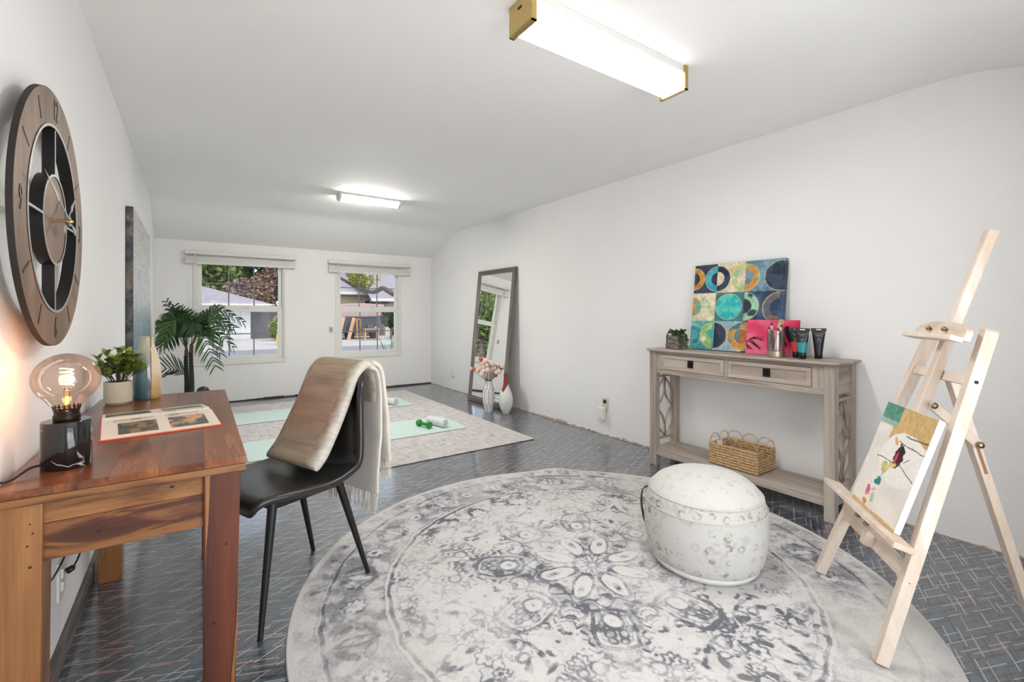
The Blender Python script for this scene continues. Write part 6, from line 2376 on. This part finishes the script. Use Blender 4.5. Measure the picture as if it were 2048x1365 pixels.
# canvas on the easel
def abstract_fn(u, v):
    n, n2 = vq(u * 6 + 11, v * 8 + 3, 4), vq(u * 26, v * 30 + 9, 3)
    c = np.ones((len(u), 3)) * np.array((0.905, 0.880, 0.840))
    c *= (0.94 + 0.10 * n)[:, None]
    def put(k, col, j=0.12):
        c[k] = (np.array(col) * (1 - j + 2 * j * n2)[:, None])[k]
    w = (n - 0.5) * 0.05
    put((v > 0.735 + w) & (u > 0.36 + w * 0.6), (0.80, 0.67, 0.45))
    put((v > 0.70 + w) & (u > 0.30) & (u < 0.44) & (v < 0.9), (0.80, 0.66, 0.44))
    put((v > 0.83 + 0.4 * w) & (u < 0.375), (0.34, 0.56, 0.48), 0.22)
    put((v > 0.80 + 0.4 * w) & (v < 0.85) & (u < 0.375), (0.62, 0.72, 0.66))
    d = np.hypot((u - 0.66) / 0.42, (v - 0.56) / 0.24)
    put((d < 1 + w * 3) & (v < 0.79), (0.925, 0.910, 0.885), 0.03)
    put((v > 0.76 + 0.05 * np.abs(u - 0.7)) & (v < 0.772 + 0.06 * np.abs(u - 0.7)) & (u > 0.6), (0.45, 0.40, 0.28))
    def blob(cu, cv, a, b, rot, col, j=0.15):
        p, q = (u - cu) * math.cos(rot) + (v - cv) * math.sin(rot), -(u - cu) * math.sin(rot) + (v - cv) * math.cos(rot)
        put(((p / a) ** 2 + (q / b) ** 2 + (n - 0.5) * 1.6 + (n2 - 0.5) * 1.6) < 1, col, j)
    blob(0.60, 0.585, 0.075, 0.105, -0.1, (0.30, 0.08, 0.12))
    blob(0.62, 0.63, 0.05, 0.05, 0, (0.12, 0.09, 0.12))
    blob(0.57, 0.56, 0.02, 0.06, -0.2, (0.78, 0.22, 0.32))
    blob(0.55, 0.48, 0.065, 0.025, 0.3, (0.86, 0.74, 0.50))
    blob(0.43, 0.425, 0.07, 0.055, 0, (0.79, 0.77, 0.53))
    blob(0.40, 0.30, 0.085, 0.055, 0.5, (0.15, 0.50, 0.53))
    blob(0.30, 0.16, 0.07, 0.06, 0.2, (0.80, 0.42, 0.53))
    blob(0.38, 0.20, 0.06, 0.02, 0.4, (0.90, 0.70, 0.72))
    blob(0.30, 0.055, 0.045, 0.04, 0, (0.72, 0.52, 0.30))
    blob(0.42, 0.13, 0.04, 0.05, 0, (0.76, 0.80, 0.68))
    blob(0.47, 0.69, 0.05, 0.018, -0.6, (0.88, 0.70, 0.42))
    put((v < 0.015 + 0.025 * n) & (u > 0.02), (0.80, 0.68, 0.48))
    for (a, b, e, f) in ((0.20, 0.50, 0.60, 0.50), (0.62, 0.52, 0.98, 0.44), (0.52, 0.70, 1.0, 0.68), (0.40, 0.40, 0.30, 0.25), (0.60, 0.46, 0.80, 0.60)):
        L2 = (e - a) ** 2 + (f - b) ** 2
        s = np.clip(((u - a) * (e - a) + (v - b) * (f - b)) / L2, 0, 1)
        put(np.hypot(u - a - s * (e - a), v - b - s * (f - b) + (n - 0.5) * 0.03) < 0.004, (0.25, 0.24, 0.24))
    return np.clip(c, 0, 1)
cp = FR_ + EA * 0.210 + EU * 0.4078 + EN * (-0.0275)
ec = thing('easel_canvas', 'abstract cream canvas with ochre and teal patches resting on the easel', 'painting', tuple(cp))
ec.matrix_world = Matrix.Translation(cp) @ Matrix((EN, EA, EU)).transposed().to_4x4()       # local x back, y toward the wall side, z up
ec.rotation_euler = ec.matrix_world.to_euler()
W_, H_ = 0.312, 0.385
MB().b2((-0.0215, -W_ / 2, 0), (-0.0012, W_ / 2, H_)).build('stretcher', plain('primed_canvas', (0.76, 0.74, 0.71), 0.8), ec, bevel=0.003)
panel('painted_face', (-0.0222, W_ / 2, 0), (0, -W_, 0), (0, 0, H_), 200, 240, abstract_fn, M_PAINT, ec)
# ------------------------------------------------------------------ outside the windows
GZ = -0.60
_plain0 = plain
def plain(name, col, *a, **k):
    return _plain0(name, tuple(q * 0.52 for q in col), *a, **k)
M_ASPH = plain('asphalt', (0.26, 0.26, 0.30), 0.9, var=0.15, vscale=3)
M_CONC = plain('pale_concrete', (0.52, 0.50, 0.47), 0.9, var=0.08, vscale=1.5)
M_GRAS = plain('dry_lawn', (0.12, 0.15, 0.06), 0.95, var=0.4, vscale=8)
struct(MB().b2((-60, 6.8, GZ - 0.3), (60, 13.5, GZ + 0.01)).build('ground', _plain0('pale_bounce_ground', (0.55, 0.53, 0.50), 0.9, var=0.06, vscale=2)), 'unseen ground outside the windows, made pale to bounce light indoors')  # hidden below the sills, made pale so sunlight bounces up to the ceiling
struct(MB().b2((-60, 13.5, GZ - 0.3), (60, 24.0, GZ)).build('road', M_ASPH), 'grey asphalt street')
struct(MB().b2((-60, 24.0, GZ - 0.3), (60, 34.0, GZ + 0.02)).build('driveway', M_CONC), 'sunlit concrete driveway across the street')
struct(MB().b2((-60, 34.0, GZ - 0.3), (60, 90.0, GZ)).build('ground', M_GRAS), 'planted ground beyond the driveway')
struct(MB().b2((-40, -30, GZ - 0.3), (40, -0.96, GZ + 0.35)).build('ground', _plain0('near_bounce_ground', (0.5, 0.48, 0.45), 0.9)), 'unseen ground behind the near wall, made pale to bounce light indoors')  # out of view, made pale to throw light up through the rear window

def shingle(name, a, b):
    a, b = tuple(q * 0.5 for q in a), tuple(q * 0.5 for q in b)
    t = NT(name)
    v = t.coord('Object', (1, 1, 1))
    br = t.n('TexBrick')
    t.l(t.coord('Object', (1, 1, 1.6)), br.inputs['Vector'])
    br.inputs['Color1'].default_value = (*a, 1)
    br.inputs['Color2'].default_value = (*b, 1)
    br.inputs['Mortar'].default_value = (*(k * 0.6 for k in a), 1)
    br.inputs['Scale'].default_value = 2.2
    br.inputs['Mortar Size'].default_value = 0.02
    return t.set(t.mix(0.35, br.outputs[0], t.ramp(t.noise(v, 3, 4), [(0.3, a), (0.7, b)])), 0.9)
M_SHIN = shingle('grey_shingles', (0.30, 0.28, 0.33), (0.42, 0.40, 0.45))
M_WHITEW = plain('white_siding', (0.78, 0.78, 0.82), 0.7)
M_BEIGE = plain('beige_siding', rgb(226, 206, 178), 0.8, var=0.04)
M_FASC = plain('white_fascia', (0.75, 0.73, 0.72), 0.6)
M_DKGL = plain('dark_glass', (0.05, 0.075, 0.075), 0.15)
M_DKF = plain('slate_fence', (0.115, 0.105, 0.13), 0.8, var=0.15, vscale=3)

def roofslab(m, pts, th=0.12):
    n = len(pts)
    m.add([Vector(p) for p in pts] + [Vector(p) - Vector((0, 0, th)) for p in pts],
          [tuple(range(n)), tuple(range(2 * n - 1, n - 1, -1))] + [(i, (i + 1) % n, n + (i + 1) % n, n + i) for i in range(n)])

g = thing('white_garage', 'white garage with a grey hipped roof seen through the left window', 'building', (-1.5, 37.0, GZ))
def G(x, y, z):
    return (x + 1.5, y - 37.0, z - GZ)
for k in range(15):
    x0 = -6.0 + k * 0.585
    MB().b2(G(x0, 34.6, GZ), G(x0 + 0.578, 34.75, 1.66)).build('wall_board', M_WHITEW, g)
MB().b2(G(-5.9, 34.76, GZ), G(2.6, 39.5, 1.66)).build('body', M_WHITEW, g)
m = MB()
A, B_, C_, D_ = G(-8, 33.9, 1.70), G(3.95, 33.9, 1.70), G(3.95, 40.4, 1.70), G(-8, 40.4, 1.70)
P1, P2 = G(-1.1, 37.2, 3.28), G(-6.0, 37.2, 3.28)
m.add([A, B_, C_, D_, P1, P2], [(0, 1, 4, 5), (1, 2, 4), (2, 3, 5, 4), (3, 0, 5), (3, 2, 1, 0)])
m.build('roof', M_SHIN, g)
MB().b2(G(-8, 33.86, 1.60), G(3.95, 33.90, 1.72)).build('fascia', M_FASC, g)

f = thing('slate_fence', 'dark slate board fence beside the white garage', 'fence', (3.7, 35.5, GZ))
for k in range(14):
    MB().b2((-0.95 + k * 0.155, -0.02, 0), (-0.95 + k * 0.155 + 0.15, 0.02, 2.15 + rng.uniform(-0.01, 0.01))).build('board', M_DKF, f)
MB().b2((-0.95, 0.025, 1.7), (1.22, 0.06, 1.8)).build('rail', M_DKF, f)

def leaf_blob(m, c, rad, n, s, seed):
    r_ = random.Random(seed)
    for i in range(n):
        while True:
            p = Vector((r_.uniform(-1, 1), r_.uniform(-1, 1), r_.uniform(-1, 1)))
            if 0.35 < p.length < 1:
                break
        p = Vector((c[0] + p.x * rad[0], c[1] + p.y * rad[1], c[2] + p.z * rad[2]))
        a = Vector((r_.gauss(0, 1), r_.gauss(0, 1), r_.gauss(0, 1))).normalized()
        b = a.cross(Vector((r_.gauss(0, 1), r_.gauss(0, 1), r_.gauss(0, 1)))).normalized()
        q = s * r_.uniform(0.6, 1.4)
        m.add([p - a * q, p + b * q * 0.5, p + a * q, p - b * q * 0.5], [(0, 1, 2, 3)])
def foliage(name, a, b):
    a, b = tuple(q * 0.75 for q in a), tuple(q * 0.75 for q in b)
    t = NT(name)
    v = t.coord()
    c = t.ramp(t.noise(v, 1.6, 4, 0.7), [(0.35, a), (0.65, b)])
    c2 = t.mix(t.noise(v, 9, 2), c, tuple(k * 0.4 for k in a))
    return t.set(c2, 0.7, 0, 0.2)
M_TG = foliage('green_foliage', rgb(74, 96, 52), rgb(150, 168, 92))
M_TG2 = foliage('yellow_green_foliage', rgb(110, 130, 56), rgb(190, 200, 110))
M_TD = foliage('dark_foliage', rgb(40, 60, 40), rgb(96, 118, 74))
M_TR = foliage('rusty_foliage', rgb(122, 94, 78), rgb(190, 156, 130))
M_TP = foliage('dusty_pink_foliage', rgb(140, 116, 108), rgb(200, 176, 164))
M_BARK = plain('bark', (0.16, 0.13, 0.115), 0.9, var=0.3, vscale=9, bump=0.6, bscale=14)
M_CORE = plain('foliage_core', (0.03, 0.04, 0.02), 1.0)
def tree(x, y, z0, zc, rad, mat, label, n=2200, s=0.33, seed=1, group='trees behind the garage'):
    t = thing('tree', label, 'tree', (x, y, z0), 0, group)
    m = MB()
    m.tube([(0, 0, 0), (0.1, 0, (zc - z0) * 0.5), (0, 0.1, zc - z0)], [0.28, 0.22, 0.1], 8)
    m.build('trunk', M_BARK, t, smooth=True)
    m = MB()
    r_ = random.Random(seed)
    for k in range(7):
        c = (r_.uniform(-0.5, 0.5) * rad[0], r_.uniform(-0.4, 0.4) * rad[1], zc - z0 + r_.uniform(-0.5, 0.5) * rad[2])
        leaf_blob(m, c, tuple(q * 0.62 for q in rad), n // 7, s, seed * 10 + k)
        m.ball(c, tuple(q * 0.36 for q in rad), 8, 6)
    m.build('crown', mat, t, fix=False)['kind'] = 'stuff'
tree(0.3, 49, GZ, 5.0, (2.7, 2, 3.8), M_TG, 'green tree behind the left end of the garage roof', seed=2, n=3200)
tree(2.6, 57, GZ, 7.5, (5.2, 2.4, 5.4), M_TD, 'dark green tall tree farthest behind the garage', seed=3, n=4200, s=0.4)
tree(4.75, 48.0, GZ, 3.2, (1.7, 1.4, 2.6), M_TR, 'rusty brown tree behind the garage eave', seed=4, n=3000, s=0.20)
tree(9.2, 64, GZ, 8.0, (4.6, 2.4, 5.4), M_TG2, 'yellow-green tree at the right behind the garage', seed=5, n=3200, s=0.4)
tree(2.55, 43.6, GZ, 2.5, (1.25, 1.0, 1.7), M_TP, 'dusty pink-brown tree behind the middle of the garage', seed=6, n=2400, s=0.16)
tree(-1.75, 12.3, GZ, 1.5, (1.05, 0.8, 1.9), M_TG, 'bushy green garden tree near the house, seen only in the mirror', seed=40, n=5200, s=0.075, group='trees near the house')
tree(-5.6, 18.2, GZ, 2.0, (1.8, 1.3, 2.9), M_TG2, 'light green roadside tree seen only in the mirror', seed=41, n=4200, s=0.12, group='trees near the house')

bs = thing('shrub', 'bright green shrub in front of the slate fence', 'shrub', (4.05, 31.3, GZ))
m = MB()
leaf_blob(m, (0, 0, 0.75), (0.62, 0.5, 0.8), 900, 0.085, 71)
m.ball((0, 0, 0.7), (0.4, 0.3, 0.6), 8, 6)
m.build('leaves', M_TG2, bs, fix=False)['kind'] = 'stuff'
ld = thing('orange_ladder', 'orange ladder leaning at the right edge of the left window view', 'ladder', (3.55, 27.0, GZ))
M_OR = plain('safety_orange', rgb(238, 168, 60), 0.5)
for dx in (0, 0.30):
    m = MB()
    m.bar((dx - 0.20, 0, 0.02), (dx + 0.10, 0.5, 2.35), 0.09, 0.05, (1, 0, 0))
    m.build('rail', M_OR, ld)
for k in range(7):
    q = 0.12 + k * 0.125
    m = MB()
    m.bar((-0.20 + 0.30 * q, 0.5 * q, 2.33 * q), (0.10 + 0.30 * q, 0.5 * q, 2.33 * q), 0.04, 0.04, (0, 1, 0))
    m.build('rung', M_OR, ld)

# beige house
h_ = thing('beige_house', 'beige clapboard house with grey roof across the street', 'building', (9.0, 36.0, GZ))
def H_(x, y, z):
    return (x - 9.0, y - 36.0, z - GZ)
for k in range(13):
    z = GZ + k * 0.25
    MB().b2(H_(5.6, 36.0 - 0.012 * (k % 2), z), H_(11.35, 36.1, z + 0.245)).build('clapboard', M_BEIGE, h_)
MB().b2(H_(5.62, 36.1, GZ), H_(11.33, 41, 2.62)).build('body', M_BEIGE, h_)
m = MB()
roofslab(m, [H_(5.0, 35.3, 2.70), H_(11.6, 35.3, 2.70), H_(11.6, 38.8, 4.8), H_(5.0, 38.8, 4.8)])
roofslab(m, [H_(5.0, 38.8, 4.8), H_(11.6, 38.8, 4.8), H_(11.6, 42.4, 2.7), H_(5.0, 42.4, 2.7)])
m.build('roof', M_SHIN, h_)
MB().b2(H_(5.0, 35.24, 2.52), H_(11.6, 35.30, 2.74)).build('gutter', M_FASC, h_)
MB().b2(H_(5.0, 35.3, 2.50), H_(11.6, 36.0, 2.54)).build('soffit', plain('soffit_pink', rgb(216, 190, 178), 0.8), h_)
w = MB().b2(H_(7.0, 35.93, 0.9), H_(7.75, 36.0, 1.75)).build('window', M_FASC, h_)
w = MB().b2(H_(10.55, 35.90, 1.55), H_(11.10, 35.98, 2.15)).build('window', M_FASC, h_)
MB().b2(H_(10.66, 35.88, 1.63), H_(10.99, 35.90, 2.07)).build('pane', M_DKGL, w)
# right wing with big roof
hw = thing('grey_roof_house', 'pale house wing with a broad grey roof at the right of the view', 'building', (13.8, 33.6, GZ))
def V_(x, y, z):
    return (x - 13.8, y - 33.6, z - GZ)
MB().b2(V_(11.5, 33.6, GZ), V_(19, 38, 2.05)).build('wall', plain('pale_wall', (0.62, 0.60, 0.58), 0.8), hw)
m = MB()
roofslab(m, [V_(10.2, 32.9, 2.12), V_(20, 32.9, 2.12), V_(20, 39.5, 6.3), V_(10.2, 39.5, 6.3)])
m.build('roof', M_SHIN, hw)
MB().b2(V_(10.2, 32.84, 1.98), V_(20, 32.9, 2.20)).build('fascia', M_FASC, hw)
m = MB()
m.add([V_(9.4, 33.5, 2.9), V_(10.25, 32.88, 2.1), V_(10.25, 33.0, 2.1), V_(9.4, 33.6, 2.75)], [(0, 1, 2, 3)])
w = MB().b2(V_(12.3, 33.50, 1.05), V_(13.35, 33.6, 1.92)).build('window', M_FASC, hw)
MB().b2(V_(12.42, 33.47, 1.13), V_(13.25, 33.5, 1.84)).build('pane', M_DKGL, w)
w = MB().b2(V_(12.3, 33.50, -0.5), V_(13.35, 33.6, 0.90)).build('door', plain('dark_green_door', (0.03, 0.06, 0.06), 0.4), hw)
for k in range(2):
    MB().b2(V_(10.35 + 0.7 * k, 33.2, 1.80), V_(10.95 + 0.7 * k, 33.3, 1.97)).build('vent', plain('vent_brown', (0.12, 0.07, 0.03), 0.6), hw)

# work trailer with tarp, boards, table
tr = thing('work_trailer', 'dark grey slatted work trailer with a mauve tarp in the driveway', 'trailer', (8.6, 30.6, GZ))
M_TRL = plain('trailer_grey', (0.10, 0.10, 0.12), 0.7, var=0.2, vscale=4)
M_TARP = plain('mauve_tarp', rgb(190, 164, 164), 0.8, var=0.12, vscale=3)
for k in range(13):
    MB().b2((-1.15 + k * 0.21, -0.55, 0.42), (-1.15 + k * 0.21 + 0.195, -0.50, 1.50)).build('slat', M_TRL, tr)
MB().b2((-1.15, -0.49, 0.40), (1.56, 1.2, 0.50)).build('bed', M_TRL, tr)
MB().b2((-1.16, -0.58, 1.40), (1.58, -0.48, 1.50)).build('top_rail', M_TRL, tr)
m = MB()
m.prism([(-1.25, 1.45), (-1.15, 1.40), (1.6, 1.50), (1.62, 2.28), (0.2, 2.36), (-0.75, 2.33), (-1.30, 2.22)], -0.52, 1.2, ((0, 0, 0), (1, 0, 0), (0, 0, 1), (0, 1, 0)))
m.build('tarp', M_TARP, tr, bevel=0.05)
for x in (-0.6, 1.0):
    MB().lathe([(0, -0.1), (0.30, -0.1), (0.33, -0.05), (0.33, 0.05), (0.30, 0.1), (0, 0.1)], 20, Matrix.Translation((x, -0.3, 0.33)) @ Matrix.Rotation(R(90), 4, 'X')).build('wheel', M_BLK, tr)
M_PLY = plain('plywood', rgb(214, 170, 142), 0.7, var=0.1)
for k, (x, l) in enumerate(((6.95, 'widest plywood sheet leaning at the left of the trailer'), (7.75, 'narrow plywood sheet leaning against the trailer'))):
    b = thing('plywood_sheet', l, 'board', (x, 29.6, GZ), 0, 'plywood sheets by the trailer')
    m = MB()
    m.bar((0, 0, 0.01), (0.42 - 0.02 * k, 0.20, 1.50 - 0.1 * k), 0.05, 0.5 - 0.28 * k, (0, 1, 0))
    m.build('sheet', M_PLY, b)
yb = thing('yellow_frame', 'yellow tool frame standing before the trailer', 'frame', (8.25, 29.5, GZ))
for a, b in (((0, 0, 0.75), (0, 0, 1.35)), ((0.22, 0, 0.75), (0.22, 0, 1.35)), ((0, 0, 1.33), (0.22, 0, 1.33)), ((0, 0, 0.02), (0.02, 0, 0.78)), ((0.22, 0, 0.02), (0.20, 0, 0.78))):
    MB().bar(a, b, 0.06, 0.06, (0, 1, 0)).build('bar', M_OR, yb)
ws = thing('work_table', 'small work table with clutter in front of the trailer', 'table', (8.85, 28.6, GZ))
MB().b2((-0.45, -0.25, 0.68), (0.5, 0.25, 0.74)).build('table_top', M_PLY, ws)
for x in (-0.38, 0.42):
    for y in (-0.18, 0.18):
        MB().b2((x - 0.035, y - 0.035, 0), (x + 0.035, y + 0.035, 0.68)).build('leg', M_PLY, ws)
MB().b2((-0.25, -0.15, 0.745), (0.12, 0.15, 1.02)).build('tool_case', M_TRL, ws)
m = MB()
m.ball((0.28, -0.05, 0.80), (0.09, 0.09, 0.06), 8, 6)
m.build('white_bucket', M_WHITEW, ws)

# topiary shrub and hedge by the wing
tp2 = thing('shrub', 'round clipped shrub at the right of the trailer', 'shrub', (10.05, 28.3, GZ))
m = MB()
leaf_blob(m, (0, 0, 1.42), (0.66, 0.6, 0.66), 1100, 0.09, 91)
m.ball((0, 0, 1.42), 0.48, 10, 7)
m.build('leaves', M_TD, tp2, fix=False)['kind'] = 'stuff'
MB().tube([(0, 0, 0), (0.02, 0, 0.5), (0, 0, 1.1)], 0.07, 8).build('trunk', M_BARK, tp2)
for k, x in enumerate((11.3, 12.8)):
    s_ = thing('shrub', ['low dark shrub behind the clipped shrub', 'low dark shrub by the pale house door'][k], 'shrub', (x, 30.4, GZ))
    m = MB()
    leaf_blob(m, (0, 0, 0.45), (0.55, 0.4, 0.5), 500, 0.08, 95 + k)
    m.ball((0, 0, 0.42), (0.42, 0.3, 0.4), 8, 6)
    m.build('leaves', M_TD, s_, fix=False)['kind'] = 'stuff'

# street tree: trunk right of the window, one limb crossing the view
st = thing('street_tree', 'near tree whose grey limb crosses the right window view', 'tree', (5.30, 10.9, GZ))
def Q(p):
    return (p[0] - 5.30, p[1] - 10.9, p[2] - GZ)
m = MB()
m.tube(smoothpath([Q((5.30, 10.9, GZ)), Q((5.28, 10.92, 0.4)), Q((5.2, 10.95, 1.3)), Q((5.25, 10.8, 3.0))], 14), [0.20 - 0.008 * k for k in range(14)], 10)
m.build('trunk', M_BARK, st, smooth=True)
limb = [(5.22, 10.95, 1.10), (4.75, 11.30, 1.42), (4.263, 11.627, 1.588), (4.078, 11.754, 1.700), (3.970, 11.828, 1.765), (3.806, 11.940, 1.670), (3.643, 12.052, 1.680), (3.480, 12.164, 1.722), (3.295, 12.291, 1.852), (3.056, 12.455, 2.036), (2.9, 12.6, 2.2)]
P = smoothpath([Q(p) for p in limb], 50)
m = MB()
m.tube(P, [0.085 - 0.0011 * k for k in range(50)], 9)
m.build('limb', M_BARK, st, smooth=True)
m = MB()
for a, b in (((3.48, 12.16, 1.72), (3.30, 12.25, 2.15)), ((3.30, 12.29, 1.85), (3.15, 12.3, 2.2)), ((3.55, 12.1, 1.71), (3.60, 12.15, 2.25)), ((3.64, 12.05, 1.69), (3.80, 12.0, 2.2))):
    m.tube([Q(a), (Vector(Q(a)) + Vector(Q(b))) / 2 + Vector((0.03, 0, 0)), Q(b)], [0.022, 0.016, 0.008], 6)
m.build('twigs', M_BARK, st, smooth=True)
m = MB()
leaf_blob(m, Q((3.42, 12.15, 2.02)), (0.26, 0.22, 0.20), 420, 0.032, 55)
leaf_blob(m, Q((3.62, 12.05, 1.92)), (0.18, 0.2, 0.20), 260, 0.030, 56)
leaf_blob(m, Q((3.30, 12.22, 2.12)), (0.2, 0.2, 0.18), 200, 0.032, 57)
leaf_blob(m, Q((3.82, 12.0, 2.05)), (0.16, 0.2, 0.22), 120, 0.030, 58)
m.build('leaves', foliage('lime_foliage', rgb(132, 142, 44), rgb(206, 196, 98)), st, fix=False)['kind'] = 'stuff'

# agaves
M_AGA = leafmat('agave_leaf', rgb(84, 116, 96), rgb(140, 166, 140), 0.5)
M_AGD = plain('agave_grey', (0.28, 0.26, 0.26), 0.8)
for k, (x, y, s) in enumerate(((4.52, 12.70, 1.08),)):
    t = thing('agave', ['large spiky agave at the lower right of the right window', 'smaller spiky agave left of the large one'][k], 'plant', (x, y, GZ), 0.4)
    for i in range(22):
        a = 2.4 * i
        el = R(30 + 52 * (i / 22))
        d = Vector((math.cos(a) * math.cos(el), math.sin(a) * math.cos(el), math.sin(el)))
        sdv = Vector((-math.sin(a), math.cos(a), 0))
        up_ = sdv.cross(d) * -1
        m = MB()
        vs = []
        for j in range(5):
            q = j / 4
            c = d * (s * q) + up_ * (-0.06 * s * q * q)
            wv = 0.055 * s * (0.7 + 0.9 * q) * (1 - q) ** 0.6 + 0.002
            vs += [c - sdv * wv + up_ * wv * 0.4, c - up_ * 0.012 * (1 - q), c + sdv * wv + up_ * wv * 0.4]
        m.add(vs, [f_ for j in range(4) for f_ in ((3 * j, 3 * j + 1, 3 * j + 4, 3 * j + 3), (3 * j + 1, 3 * j + 2, 3 * j + 5, 3 * j + 4))])
        m.build('leaf', M_AGA, t, smooth=True, fix=False)
